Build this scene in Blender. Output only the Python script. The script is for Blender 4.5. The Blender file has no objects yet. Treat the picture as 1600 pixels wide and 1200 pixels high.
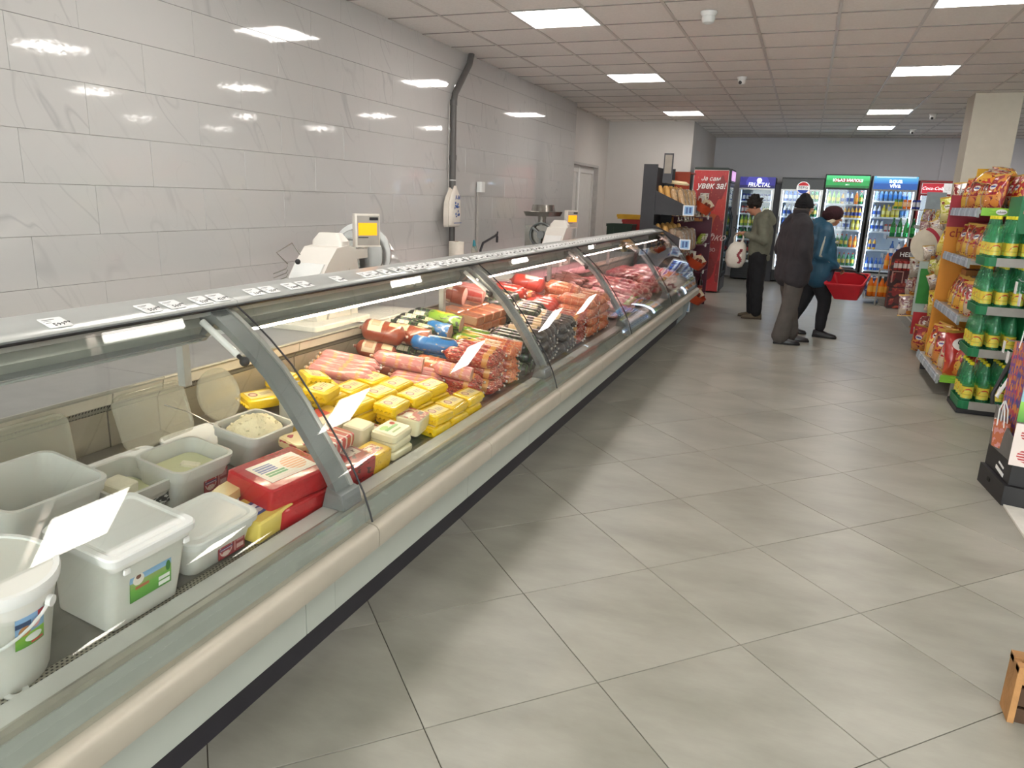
import bpy, math, random
from math import sin, cos, pi, radians, atan2, sqrt
from mathutils import Vector, Matrix
random.seed(7)
scn = bpy.context.scene
COL = scn.collection

# ------------------------------------------------------------------ camera, world, exposure
cam_d = bpy.data.cameras.new('camera'); cam = bpy.data.objects.new('camera', cam_d); COL.objects.link(cam)
cam_d.sensor_width = 36.0; cam_d.lens = 1140.88 / 1600 * 36; cam_d.clip_end = 100; cam_d.clip_start = .05
RT, DN, FW = Vector((0.92976, 0.36668, 0.0332)), Vector((0.12117, -0.21959, -0.96804)), Vector((-0.34766, 0.90406, -0.2486))
M3 = Matrix((RT, -DN, -FW)).transposed().to_4x4(); M3.translation = Vector((0, 0, 1.565)); cam.matrix_world = M3
scn.camera = cam
scn.view_settings.view_transform = 'Standard'; scn.view_settings.look = 'None'
scn.view_settings.exposure = 0.0; scn.view_settings.gamma = 1.0; scn.view_settings.use_curve_mapping = False
w = bpy.data.worlds.new('daylight'); scn.world = w; w.use_nodes = True
w.node_tree.nodes['Background'].inputs[0].default_value = (0.97, 0.97, 1.0, 1)
w.node_tree.nodes['Background'].inputs[1].default_value = 9.0
PANEL_E = 20.0      # ceiling panels
TUBE_E = 125.0       # tubes of the deli counter
FRIDGE_E = 11.0      # tubes inside the drinks fridges
try:
    scn.cycles.max_bounces = 8; scn.cycles.transparent_max_bounces = 24; scn.cycles.diffuse_bounces = 4
    scn.cycles.glossy_bounces = 3; scn.cycles.sample_clamp_indirect = 6; scn.cycles.use_denoising = True
except Exception: pass

# ------------------------------------------------------------------ node materials
def nt(name):
    m = bpy.data.materials.new(name); m.use_nodes = True
    t = m.node_tree; b = t.nodes['Principled BSDF']; return m, t, b
def lin(c):
    return tuple((x/12.92 if x <= .04045 else ((x+.055)/1.055)**2.4) for x in c)
def hexc(h):
    return lin(tuple(int(h[i:i+2], 16)/255 for i in (0, 2, 4))) + (1,)
CACHE = {}
def mat(name, h, rough=.5, metal=0, noise=.06, scale=12, bump=0, bscale=60, emit=0, coat=0, trans=0, alpha=1, sss=0):
    if name in CACHE: return CACHE[name]
    m, t, b = nt(name); c = hexc(h)
    n = t.nodes.new('ShaderNodeTexNoise'); n.inputs['Scale'].default_value = scale; n.inputs['Detail'].default_value = 3
    tc = t.nodes.new('ShaderNodeTexCoord'); t.links.new(tc.outputs['Object'], n.inputs['Vector'])
    r = t.nodes.new('ShaderNodeValToRGB'); e = r.color_ramp.elements
    e[0].position = .3; e[1].position = .7
    e[0].color = tuple(x*(1-noise*1.5) for x in c[:3]) + (1,); e[1].color = tuple(min(1, x*(1+noise)) for x in c[:3]) + (1,)
    t.links.new(n.outputs['Fac'], r.inputs[0]); t.links.new(r.outputs[0], b.inputs['Base Color'])
    b.inputs['Roughness'].default_value = rough; b.inputs['Metallic'].default_value = metal
    b.inputs['Coat Weight'].default_value = coat; b.inputs['Coat Roughness'].default_value = .12
    b.inputs['Transmission Weight'].default_value = trans; b.inputs['Alpha'].default_value = alpha
    if sss: b.inputs['Subsurface Weight'].default_value = sss; b.inputs['Subsurface Radius'].default_value = (.03, .02, .015)
    if emit:
        b.inputs['Emission Color'].default_value = c; b.inputs['Emission Strength'].default_value = emit
    if bump:
        n2 = t.nodes.new('ShaderNodeTexNoise'); n2.inputs['Scale'].default_value = bscale; n2.inputs['Detail'].default_value = 3
        t.links.new(tc.outputs['Object'], n2.inputs['Vector'])
        bp = t.nodes.new('ShaderNodeBump'); bp.inputs['Strength'].default_value = bump; bp.inputs['Distance'].default_value = .01
        t.links.new(n2.outputs['Fac'], bp.inputs['Height']); t.links.new(bp.outputs[0], b.inputs['Normal'])
    CACHE[name] = m; return m
def M_(t, op, a, b=None, c=None):
    n = t.nodes.new('ShaderNodeMath'); n.operation = op
    for i, v in enumerate((a, b, c)):
        if v is None: continue
        if isinstance(v, (int, float)): n.inputs[i].default_value = v
        else: t.links.new(v, n.inputs[i])
    return n.outputs[0]
def mixc(t, fac, a, b):
    n = t.nodes.new('ShaderNodeMix'); n.data_type = 'RGBA'
    for i, v in ((0, fac), (6, a), (7, b)):
        if isinstance(v, (int, float)): n.inputs[i].default_value = v
        elif isinstance(v, tuple): n.inputs[i].default_value = v
        else: t.links.new(v, n.inputs[i])
    return n.outputs[2]
def printm(name, base, shapes, rough=.35, metal=0, ax=(0, 1), emit=0, jit=.0, coat=0, bump=0, alpha=1, warp=0):
    """flat print: shapes = ('r',x0,x1,y0,y1,hex) rectangles, ('e',cx,cy,rx,ry,hex) ellipses, ('s',n,duty,hex,axis) stripes, ('n',scale,thr,hex) blotches, ('g',y0,y1,hexa,hexb) gradients; in the 0..1 box of the mesh"""
    if name in CACHE: return CACHE[name]
    m, t, b = nt(name)
    tc = t.nodes.new('ShaderNodeTexCoord'); sp = t.nodes.new('ShaderNodeSeparateXYZ')
    t.links.new(tc.outputs['Generated'], sp.inputs[0]); x, y = sp.outputs[ax[0]], sp.outputs[ax[1]]
    if warp:
        nw = t.nodes.new('ShaderNodeTexNoise'); nw.inputs['Scale'].default_value = 6
        t.links.new(tc.outputs['Generated'], nw.inputs['Vector'])
        x = M_(t, 'ADD', x, M_(t, 'MULTIPLY', M_(t, 'SUBTRACT', nw.outputs['Fac'], .5), warp))
    col = hexc(base)
    n0 = t.nodes.new('ShaderNodeTexNoise'); n0.inputs['Scale'].default_value = 9
    t.links.new(tc.outputs['Object'], n0.inputs['Vector'])
    for s in shapes:
        if s[0] == 'r':
            f = M_(t, 'MULTIPLY', M_(t, 'MULTIPLY', M_(t, 'GREATER_THAN', x, s[1]), M_(t, 'LESS_THAN', x, s[2])),
                   M_(t, 'MULTIPLY', M_(t, 'GREATER_THAN', y, s[3]), M_(t, 'LESS_THAN', y, s[4]))); c = hexc(s[5])
        elif s[0] == 'e':
            dx = M_(t, 'DIVIDE', M_(t, 'SUBTRACT', x, s[1]), s[3]); dy = M_(t, 'DIVIDE', M_(t, 'SUBTRACT', y, s[2]), s[4])
            f = M_(t, 'LESS_THAN', M_(t, 'ADD', M_(t, 'MULTIPLY', dx, dx), M_(t, 'MULTIPLY', dy, dy)), 1.0); c = hexc(s[5])
        elif s[0] == 's':
            f = M_(t, 'LESS_THAN', M_(t, 'FRACT', M_(t, 'MULTIPLY', (x, y)[s[4]], float(s[1]))), s[2]); c = hexc(s[3])
        elif s[0] == 'n':
            nn = t.nodes.new('ShaderNodeTexNoise'); nn.inputs['Scale'].default_value = s[1]; nn.inputs['Detail'].default_value = 1
            t.links.new(tc.outputs['Generated'], nn.inputs['Vector']); f = M_(t, 'GREATER_THAN', nn.outputs['Fac'], s[2]); c = hexc(s[3])
        elif s[0] == 'g':
            f = M_(t, 'MULTIPLY', M_(t, 'GREATER_THAN', y, s[1]), M_(t, 'LESS_THAN', y, s[2]))
            g = M_(t, 'DIVIDE', M_(t, 'SUBTRACT', y, s[1]), s[2]-s[1]); c = mixc(t, g, hexc(s[3]), hexc(s[4]))
        col = mixc(t, f, col, c)
    col = mixc(t, M_(t, 'MULTIPLY', n0.outputs['Fac'], .16), col, (0.25, .23, .2, 1))
    t.links.new(col, b.inputs['Base Color']); b.inputs['Roughness'].default_value = rough; b.inputs['Metallic'].default_value = metal
    b.inputs['Coat Weight'].default_value = coat; b.inputs['Alpha'].default_value = alpha
    if emit: t.links.new(col, b.inputs['Emission Color']); b.inputs['Emission Strength'].default_value = emit
    if bump:
        n2 = t.nodes.new('ShaderNodeTexNoise'); n2.inputs['Scale'].default_value = 28; n2.inputs['Detail'].default_value = 2
        t.links.new(tc.outputs['Object'], n2.inputs['Vector'])
        bp = t.nodes.new('ShaderNodeBump'); bp.inputs['Strength'].default_value = bump; bp.inputs['Distance'].default_value = .012
        t.links.new(n2.outputs['Fac'], bp.inputs['Height']); t.links.new(bp.outputs[0], b.inputs['Normal'])
    CACHE[name] = m; return m
def glassm(name, tint=(.93, .96, .94), solid=0, h='3fa860', f0=.035, rough=.02):
    """thin clear sheet: fresnel reflection over clear transmission, optionally part opaque colour"""
    if name in CACHE: return CACHE[name]
    m, t, b = nt(name); o = t.nodes['Material Output']
    tr = t.nodes.new('ShaderNodeBsdfTransparent'); tr.inputs[0].default_value = tint + (1,)
    src = tr.outputs[0]
    if solid:
        b.inputs['Base Color'].default_value = hexc(h); b.inputs['Roughness'].default_value = .25
        mx = t.nodes.new('ShaderNodeMixShader'); mx.inputs[0].default_value = solid
        t.links.new(src, mx.inputs[1]); t.links.new(b.outputs[0], mx.inputs[2]); src = mx.outputs[0]
    gl = t.nodes.new('ShaderNodeBsdfGlossy'); gl.inputs['Roughness'].default_value = rough
    fr = t.nodes.new('ShaderNodeLayerWeight'); fr.inputs[0].default_value = .5
    fs = M_(t, 'ADD', M_(t, 'MULTIPLY', M_(t, 'POWER', fr.outputs['Facing'], 5.0), 1-f0), f0)
    m2 = t.nodes.new('ShaderNodeMixShader'); t.links.new(fs, m2.inputs[0])
    t.links.new(src, m2.inputs[1]); t.links.new(gl.outputs[0], m2.inputs[2]); t.links.new(m2.outputs[0], o.inputs[0])
    CACHE[name] = m; return m

# ------------------------------------------------------------------ mesh builder
class MB:
    def __init__(s): s.v, s.f, s.m = [], [], []
    def add(s, vs, fs, mi=0):
        k = len(s.v); s.v += [tuple(p) for p in vs]; s.f += [tuple(i+k for i in f) for f in fs]; s.m += [mi]*len(fs); return s
    def box(s, x0, x1, y0, y1, z0, z1, mi=0):
        return s.add([(x, y, z) for x in (x0, x1) for y in (y0, y1) for z in (z0, z1)],
                     [(0, 1, 3, 2), (4, 6, 7, 5), (0, 4, 5, 1), (2, 3, 7, 6), (0, 2, 6, 4), (1, 5, 7, 3)], mi)
    def loft(s, rings, cap=(1, 1), mi=0, closed=True):
        n = len(rings[0]); vs = [p for r in rings for p in r]; fs = []
        for i in range(len(rings)-1):
            for j in range(n if closed else n-1):
                a, b = i*n+j, i*n+(j+1) % n
                fs.append((a, b, b+n, a+n))
        if cap[0]: fs.append(tuple(range(n-1, -1, -1)))
        if cap[1]: fs.append(tuple(range((len(rings)-1)*n, len(rings)*n)))
        return s.add(vs, fs, mi)
    def rrect(s, secs, n=4, cap=(1, 1), cx=0, cy=0, mi=0):
        """secs: (z, half x, half y, corner radius)"""
        rings = []
        for z, hx, hy, r in secs:
            r = min(r, hx*.99, hy*.99); ring = []
            for qx, qy, a0 in ((1, 1, 0), (-1, 1, 90), (-1, -1, 180), (1, -1, 270)):
                for k in range(n+1):
                    a = radians(a0+90*k/n); ring.append((cx+qx*(hx-r)+r*cos(a), cy+qy*(hy-r)+r*sin(a), z))
            rings.append(ring)
        return s.loft(rings, cap, mi)
    def lathe(s, prof, seg=16, cx=0, cy=0, cz=0, axis='z', cap=(1, 1), mi=0, sx=1, sy=1):
        rings = []
        for r, h in prof:
            ring = []
            for k in range(seg):
                a = 2*pi*k/seg; p = (r*cos(a)*sx, r*sin(a)*sy, h)
                if axis == 'x': p = (p[2], p[0], p[1])
                if axis == 'y': p = (p[1], p[2], p[0])
                ring.append((p[0]+cx, p[1]+cy, p[2]+cz))
            rings.append(ring)
        return s.loft(rings, cap, mi)
    def prof(s, pts, y0, y1, mi=0):
        """closed outline in (x,z) extruded along y"""
        return s.loft([[(x, y0, z) for x, z in pts], [(x, y1, z) for x, z in pts]], (1, 1), mi)
    def tube(s, pts, r, seg=8, mi=0):
        pts = [Vector(p) for p in pts]; rings = []
        for i, p in enumerate(pts):
            d = (pts[min(i+1, len(pts)-1)]-pts[max(i-1, 0)]).normalized()
            u = d.orthogonal().normalized() if i == 0 else (u-d*u.dot(d)).normalized()
            v = d.cross(u); rr = r[i] if isinstance(r, (list, tuple)) else r
            rings.append([tuple(p+(u*cos(2*pi*k/seg)+v*sin(2*pi*k/seg))*rr) for k in range(seg)])
        return s.loft(rings, (1, 1), mi)
    def ball(s, c, r, seg=12, rg=8, mi=0):
        rx, ry, rz = r if isinstance(r, tuple) else (r, r, r)
        rings = [[(c[0]+rx*sin(pi*i/rg)*cos(2*pi*k/seg), c[1]+ry*sin(pi*i/rg)*sin(2*pi*k/seg), c[2]-rz*cos(pi*i/rg)) for k in range(seg)] for i in range(1, rg)]
        return s.loft(rings, (1, 1), mi)
    def xf(s, mtx):
        s.v = [tuple(mtx @ Vector(p)) for p in s.v]; return s
    def mesh(s, name, smooth=True, ang=35):
        me = bpy.data.meshes.new(name); me.from_pydata(s.v, [], s.f); me.update()
        if any(s.m): me.polygons.foreach_set('material_index', s.m)
        import bmesh
        bm = bmesh.new(); bm.from_mesh(me); bmesh.ops.recalc_face_normals(bm, faces=bm.faces)
        if smooth:
            ca = radians(ang)
            for f in bm.faces: f.smooth = True
            for e in bm.edges:
                if len(e.link_faces) == 2 and e.calc_face_angle(0) > ca: e.smooth = False
        bm.to_mesh(me); bm.free(); return me

def wloc(o):
    v = Vector(o.location)
    while o.parent: o = o.parent; v += Vector(o.location)
    return v
def thing(name, label, cat, loc=(0, 0, 0), rot=(0, 0, 0), group=None):
    o = bpy.data.objects.new(name, None); COL.objects.link(o); o.location = loc; o.rotation_euler = rot
    o.empty_display_size = .05; o['label'] = label; o['category'] = cat
    if group: o['group'] = group
    return o
def put(name, mb, mats, parent=None, loc=None, rot=None, world=False, smooth=True, label=None, kind=None, ang=35):
    """one mesh object; world=True: the mesh is given in world coordinates and is moved into the parent's frame"""
    me = mb if isinstance(mb, bpy.types.Mesh) else None
    if me is None:
        if world and parent:
            w0 = wloc(parent); mb.v = [(x-w0.x, y-w0.y, z-w0.z) for x, y, z in mb.v]
        me = mb.mesh(name, smooth, ang)
    if not me.materials:
        for m in (mats if isinstance(mats, (list, tuple)) else [mats]): me.materials.append(m)
    o = bpy.data.objects.new(name, me); COL.objects.link(o)
    if parent: o.parent = parent
    if loc: o.location = loc
    if rot: o.rotation_euler = rot
    if label: o['label'] = label
    if kind: o['kind'] = kind
    return o
def tag(o, label, cat, group=None):
    o['label'] = label; o['category'] = cat
    if group: o['group'] = group
    return o
def dup(root, loc, rot=None, label=None, group=None):
    def cp(o, par):
        c = o.copy(); COL.objects.link(c)
        if par: c.parent = par; c.matrix_parent_inverse = o.matrix_parent_inverse
        for ch in list(o.children): cp(ch, c)
        return c
    r = cp(root, None); r.location = loc
    if rot is not None: r.rotation_euler = rot
    if label: r['label'] = label
    if group: r['group'] = group
    return r
TXT = {}
def text(body, size, m, parent, loc, rot, name='lettering', align='CENTER', shear=0, bold=0, sx=1, ex=.001):
    """lettering as a real mesh"""
    key = (body, size, m.name, align, shear, bold, ex)
    if key not in TXT:
        c = bpy.data.curves.new(name, 'FONT'); c.body = body; c.size = size; c.align_x = align; c.align_y = 'CENTER'
        c.shear = shear; c.offset = bold*.35; c.extrude = ex; c.resolution_u = 1 if size < .05 else 2
        o = bpy.data.objects.new(name, c); me = bpy.data.meshes.new_from_object(o); me.name = name
        bpy.data.objects.remove(o); bpy.data.curves.remove(c); me.materials.clear(); me.materials.append(m); TXT[key] = me
    o = bpy.data.objects.new(name, TXT[key]); COL.objects.link(o); o.location = loc; o.rotation_euler = rot; o.scale = (sx, 1, 1)
    if parent: o.parent = parent
    return o
PX, MX, MY = (pi/2, 0, pi/2), (pi/2, 0, -pi/2), (pi/2, 0, 0)   # facing +X, -X and -Y (towards the viewer)

# ------------------------------------------------------------------ materials of the setting
def marble():
    m, t, b = nt('marble_glaze'); g = t.nodes.new('ShaderNodeNewGeometry'); oi = t.nodes.new('ShaderNodeObjectInfo')
    def dot(v):
        n = t.nodes.new('ShaderNodeVectorMath'); n.operation = 'DOT_PRODUCT'; n.inputs[1].default_value = v; t.links.new(g.outputs['Position'], n.inputs[0]); return n.outputs['Value']
    mp = t.nodes.new('ShaderNodeCombineXYZ'); t.links.new(dot((0, .46*.45, -.89*.45)), mp.inputs[1]); t.links.new(dot((0, .89*1.7, .46*1.7)), mp.inputs[2])
    off = t.nodes.new('ShaderNodeVectorMath'); off.operation = 'ADD'; t.links.new(mp.outputs[0], off.inputs[0])
    cb = t.nodes.new('ShaderNodeCombineXYZ'); t.links.new(M_(t, 'MULTIPLY', oi.outputs['Random'], 7.), cb.inputs[0]); t.links.new(cb.outputs[0], off.inputs[1])
    def vein(scale, w, d):
        n = t.nodes.new('ShaderNodeTexNoise'); n.inputs['Scale'].default_value = scale; n.inputs['Detail'].default_value = d; n.inputs['Distortion'].default_value = .55
        t.links.new(off.outputs[0], n.inputs['Vector'])
        a = M_(t, 'ABSOLUTE', M_(t, 'SUBTRACT', n.outputs['Fac'], .5))
        return M_(t, 'MAXIMUM', M_(t, 'SUBTRACT', 1.0, M_(t, 'DIVIDE', a, w)), 0.0)
    n3 = t.nodes.new('ShaderNodeTexNoise'); n3.inputs['Scale'].default_value = 1.6; t.links.new(off.outputs[0], n3.inputs['Vector'])
    gate = M_(t, 'MAXIMUM', M_(t, 'MULTIPLY', M_(t, 'SUBTRACT', n3.outputs['Fac'], .42), 5.0), 0.0)
    gate = M_(t, 'MINIMUM', gate, 1.0)
    v = M_(t, 'ADD', M_(t, 'MULTIPLY', vein(1.5, .014, 2), .32), M_(t, 'MULTIPLY', vein(3.2, .012, 2), .14))
    f = M_(t, 'MULTIPLY', v, gate)
    col = mixc(t, f, hexc('c8c6c4'), hexc('8a898d'))
    t.links.new(col, b.inputs['Base Color']); b.inputs['Roughness'].default_value = .045; b.inputs['Specular IOR Level'].default_value = .7
    nb = t.nodes.new('ShaderNodeTexNoise'); nb.inputs['Scale'].default_value = 26; nb.inputs['Detail'].default_value = 2; t.links.new(g.outputs['Position'], nb.inputs['Vector'])
    bp = t.nodes.new('ShaderNodeBump'); bp.inputs['Strength'].default_value = .06; bp.inputs['Distance'].default_value = .003
    t.links.new(nb.outputs['Fac'], bp.inputs['Height']); t.links.new(bp.outputs[0], b.inputs['Normal'])
    return m
def concrete():
    m, t, b = nt('cement_look_tile'); g = t.nodes.new('ShaderNodeNewGeometry'); oi = t.nodes.new('ShaderNodeObjectInfo')
    mp = t.nodes.new('ShaderNodeMapping'); mp.inputs['Rotation'].default_value = (0, 0, radians(-45)); mp.inputs['Scale'].default_value = (1, 2.2, 1)
    t.links.new(g.outputs['Position'], mp.inputs[0])
    cb = t.nodes.new('ShaderNodeCombineXYZ'); t.links.new(M_(t, 'MULTIPLY', oi.outputs['Random'], 9.), cb.inputs[2])
    off = t.nodes.new('ShaderNodeVectorMath'); off.operation = 'ADD'; t.links.new(mp.outputs[0], off.inputs[0]); t.links.new(cb.outputs[0], off.inputs[1])
    n = t.nodes.new('ShaderNodeTexNoise'); n.inputs['Scale'].default_value = 1.7; n.inputs['Detail'].default_value = 6; n.inputs['Roughness'].default_value = .6
    t.links.new(off.outputs[0], n.inputs['Vector'])
    r = t.nodes.new('ShaderNodeValToRGB'); e = r.color_ramp.elements; e[0].position = .3; e[1].position = .7
    e[0].color = hexc('87857b'); e[1].color = hexc('a5a399'); t.links.new(n.outputs['Fac'], r.inputs[0])
    sc = t.nodes.new('ShaderNodeTexNoise'); sc.inputs['Scale'].default_value = 120; mp2 = t.nodes.new('ShaderNodeMapping'); mp2.inputs['Scale'].default_value = (.08, 1, 1); mp2.inputs['Rotation'].default_value = (0, 0, .5)
    t.links.new(g.outputs['Position'], mp2.inputs[0]); t.links.new(mp2.outputs[0], sc.inputs['Vector'])
    f = M_(t, 'MULTIPLY', sc.outputs['Fac'], .12)
    col = mixc(t, f, r.outputs[0], (.2, .18, .15, 1))
    tone = M_(t, 'MULTIPLY', oi.outputs['Random'], .10); col = mixc(t, tone, col, (.24, .225, .19, 1))
    t.links.new(col, b.inputs['Base Color'])
    t.links.new(M_(t, 'ADD', M_(t, 'MULTIPLY', n.outputs['Fac'], .2), .24), b.inputs['Roughness'])
    b.inputs['Specular IOR Level'].default_value = .5
    return m
MARBLE, CONC = marble(), concrete()
GROUT = mat('grout', '4c473d', .8); WGROUT = mat('wall_grout', 'dddbd8', .6)
PLASTER = mat('painted_plaster', 'd2cdc9', .7, noise=.02, scale=2)
PLASTER2 = mat('shade_tinted_plaster', 'd3d3d9', .7, noise=.02, scale=2)  # same plaster, far wall's weaker bluish light tinted into the colour
CTILE = mat('mineral_ceiling_tile', 'f4efea', .9, noise=.03, scale=50, bump=.2, bscale=200)
CBAR2 = mat('ceiling_cross_bar', '8f8883', .5, noise=.02)
CBAR = mat('ceiling_grid_metal', 'd3ccc6', .35, noise=.02)
ALU = mat('brushed_aluminium', 'b4b6b4', .3, .85, noise=.04)
ALU_L = mat('light_anodised_aluminium', 'c9cac6', .28, .55, noise=.03)
WHITE = mat('white_plastic', 'e4e4e1', .35, noise=.02)
BLACK = mat('black_plastic', '1d1c1f', .45, noise=.1)
DARK = mat('dark_grey_metal', '3a393d', .4, .2)
STEEL = mat('stainless_steel', 'a9a69f', .24, .9, noise=.08, scale=5)
GREYP = mat('grey_powder_coat', '8e9393', .4, .1, noise=.03)
PAPER = mat('white_card', 'eeeeee', .55, noise=.01)
INK = mat('black_ink', '151515', .5)
DIFF = mat('led_diffuser', 'fff9f2', .5, noise=0, emit=PANEL_E)
# ------------------------------------------------------------------ room
H, XL, XT, YB, YF, XR, YN = 2.959, -3.6, -3.43, 13.9, 17.25, 9.6, -3.5
def struct(name, mb, m, label=None, parent=None):
    o = put(name, mb, m, parent, smooth=False); o['kind'] = 'structure'
    return o
def clip(poly, x0, x1, y0, y1):
    for ax, v, sg in ((0, x0, 1), (0, x1, -1), (1, y0, 1), (1, y1, -1)):
        out = []
        for i, p in enumerate(poly):
            q = poly[(i+1) % len(poly)]; a = (p[ax]-v)*sg; b_ = (q[ax]-v)*sg
            if a >= 0: out.append(p)
            if a*b_ < 0: k = a/(a-b_); out.append((p[0]+(q[0]-p[0])*k, p[1]+(q[1]-p[1])*k))
        poly = out
        if len(poly) < 3: return []
    return poly
floor = struct('floor', MB().box(-3.7, XR, YN, YF+.1, -.12, -.004), GROUT)
T, g = .6024, .0017; c45 = sqrt(.5); full = None; hs = T/2-g
for i in range(-14, 30):
    for j in range(-6, 26):
        cx = -.888 + T*c45*((i+.5)-(j+.5)); cy = 1.669 + T*c45*((i+.5)+(j+.5))
        if cx < -3.9 or cx > 5.2 or cy < .2 or cy > 17.6: continue
        if cx < -1.9 and cy < 11: continue
        if cx > 1.35 + .75*max(0, 1.0) and 4.5 < cy < 13: continue
        if cx > 2.6: continue
        R = hs*sqrt(2); pts = [(cx+R, cy), (cx, cy+R), (cx-R, cy), (cx, cy-R)]
        cl = clip(pts, -3.58, XR, YN, YF-.01)
        if len(cl) < 3: continue
        if len(cl) == 4 and abs(cl[0][0]-pts[0][0]) < 1e-6 and min(p[0] for p in pts) > -3.58 and max(p[1] for p in pts) < YF-.01:
            if not full: full = MB().loft([[(R-.002*0, 0, -.006), (0, R, -.006), (-R, 0, -.006), (0, -R, -.006)], [(R, 0, -.0008), (0, R, -.0008), (-R, 0, -.0008), (0, -R, -.0008)], [(R-.0012, 0, 0), (0, R-.0012, 0), (-R+.0012, 0, 0), (0, -R+.0012, 0)]]).mesh('tile', False)
            put('tile', full, CONC, floor, loc=(cx, cy, 0))
        else:
            mb = MB().loft([[(x-cx, y-cy, -.006) for x, y in cl], [(x-cx, y-cy, 0) for x, y in cl]]); put('tile', mb, CONC, floor, loc=(cx, cy, 0), smooth=False)
# ceiling: slab above, T-bars and mineral tiles below
xr, y0c = .643, 5.776
ceil = struct('ceiling', MB().box(-3.75, XR, YN, YF+.1, H+.12, H+.2), PLASTER)
LIGHTS = [(cx, y0c+d) for cx in (xr-3, xr+3) for d in (-9, -6, -3, 0, 3, 6.6)] + [(xr, y0c+d) for d in (-9, -6, -3, 0, 3, 6.6, 9.0)]
LIGHTS += [(xr+6, y0c+d) for d in (-6, -3, 0, 3, 6.6, 9.0)] + [(xr+3, y0c+9.0)]
lset = {(round((x-xr)/.6), round((y-y0c)/.6)) for x, y in LIGHTS}
CB = MB().box(.0, .6, 0, .6, 0, .001)
tm = MB().box(.002, .598, .002, .598, .005, .02).mesh('ceiling_tile', False)
def inside(x, y): return (x+.3 > XT-.15) and (y+.3 < YB or x+.3 > -2.03) and y < YF
for i in range(-8, 6):
    for j in range(-5, 20):
        x, y = xr+.6*i, y0c+.6*j
        if (i, j) in lset: continue
        if x > 2.4 and y < 9 - 0: continue
        if x > 4.0 or x+.6 < XL+.02 or (x+.6 < -2.03 and y > YB-.1) or y > YF-.05: continue
        x0_, x1_ = max(x, XL), x+.6; y1_ = min(y+.6, YF)
        if x1_-x0_ > .59 and y1_-y > .59: put('ceiling_tile', tm, CTILE, ceil, loc=(x, y, H), smooth=False)
        else: put('ceiling_tile', MB().box(.002, x1_-x0_-.002, .002, y1_-y-.002, .005, .02), CTILE, ceil, loc=(x0_, y, H), smooth=False)
struct('ceiling_rear_field', MB().box(XL, XR, YN, 2.7, H+.004, H+.03), CTILE, parent=ceil)
struct('ceiling_right_field', MB().box(4.3, XR, 2.7, YF, H+.004, H+.03), CTILE, parent=ceil)
struct('ceiling_right_field', MB().box(3.05, 4.3, 2.7, 8.8, H+.021, H+.03), CTILE, parent=ceil)
for i in range(-7, 7):
    x = xr+.6*i
    y1 = YF if x > -2.03 else YB
    put('grid_runner', MB().box(x-.012, x+.012, 2.7, y1, H-.0015, H+.004), CBAR, ceil, smooth=False)
for j in range(-5, 20):
    y = y0c+.6*j
    if y < YF: put('grid_cross_bar', MB().box(XL if y < YB else -2.03, 4.3, y-.005, y+.005, H-.0005, H+.004), CBAR2, ceil, smooth=False)
proto = None
LN = {(xr-3, y0c): 'square ceiling light panel, nearest of the left row over the deli counter', (xr-3, y0c+3): 'second square ceiling light panel of the left row',
      (xr-3, y0c+6.6): 'farthest ceiling light panel of the left row, near the white wall corner', (xr, y0c): 'ceiling light panel cut off at the top right corner',
      (xr, y0c+3): 'large ceiling light panel of the right row, left of the pillar top', (xr, y0c+6.6): 'small ceiling light panel, second from the far end of the right row',
      (xr, y0c+9.0): 'smallest and farthest ceiling light panel of the right row'}
for x, y in LIGHTS:
    lab = LN.get((x, y), 'light panel outside the frame, %s row, %d metres %s the viewer' % ('left' if x < -1 else 'right' if x < 2 else 'far right' if x < 5 else 'outermost right', round(abs(y)), 'behind' if y < 0 else 'ahead of'))
    if not proto:
        proto = thing('ceiling_light', lab, 'ceiling light', (x+.3, y+.3, H), group='square light panels in the ceiling')
        put('frame', MB().box(-.298, -.282, -.298, .298, -.003, .03).box(.282, .298, -.298, .298, -.003, .03).box(-.282, .282, -.298, -.282, -.003, .03).box(-.282, .282, .282, .298, -.003, .03), WHITE, proto, smooth=False)
        put('diffuser', MB().box(-.282, .282, -.282, .282, .0, .01), DIFF, proto, smooth=False)
    else: dup(proto, (x+.3, y+.3, H), label=lab)
# walls
wl = struct('wall_left', MB().box(XT-.27, XT-.009, YN, 11.25, 0, H+.1), WGROUT)
zr = [1.797+.247*k for k in range(-4, 5)]
for r_, z in enumerate(zr):
    z1 = min(z+.247, H)
    off = 2.465 if r_ % 2 else 2.84
    k0 = -8
    for k in range(k0, 14):
        a, b_ = off+.748*k, off+.748*(k+1)
        a, b_ = max(a, -.6), min(b_, 11.26)
        if b_-a < .03: continue
        d = .0008
        o = put('wall_tile', MB().loft([[(XT-.009, a+d, z+d), (XT-.009, b_-d, z+d), (XT-.009, b_-d, z1-d), (XT-.009, a+d, z1-d)],
             [(XT-.0015, a+d, z+d), (XT-.0015, b_-d, z+d), (XT-.0015, b_-d, z1-d), (XT-.0015, a+d, z1-d)],
             [(XT, a+2*d, z+2*d), (XT, b_-2*d, z+2*d), (XT, b_-2*d, z1-2*d), (XT, a+2*d, z1-2*d)]]), MARBLE, wl, smooth=False)
struct('wall_left_far', MB().box(XL-.15, XL, 11.25, 11.36, 0, H+.1).box(XL-.15, XL, 13.33, YB, 0, H+.1).box(XL-.15, XL, 11.36, 13.33, 2.15, H+.1), PLASTER)
struct('wall_corner', MB().box(XL-.15, -2.05, YB, YB+.14, 0, H+.1).box(-2.19, -2.05, YB+.14, YF, 0, H+.1), PLASTER)
struct('wall_far', MB().box(-2.19, 2.35, YF, YF+.12, 0, H+.1).box(2.35, XR, YF-.04, YF+.12, 0, H+.1), PLASTER2)
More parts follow.
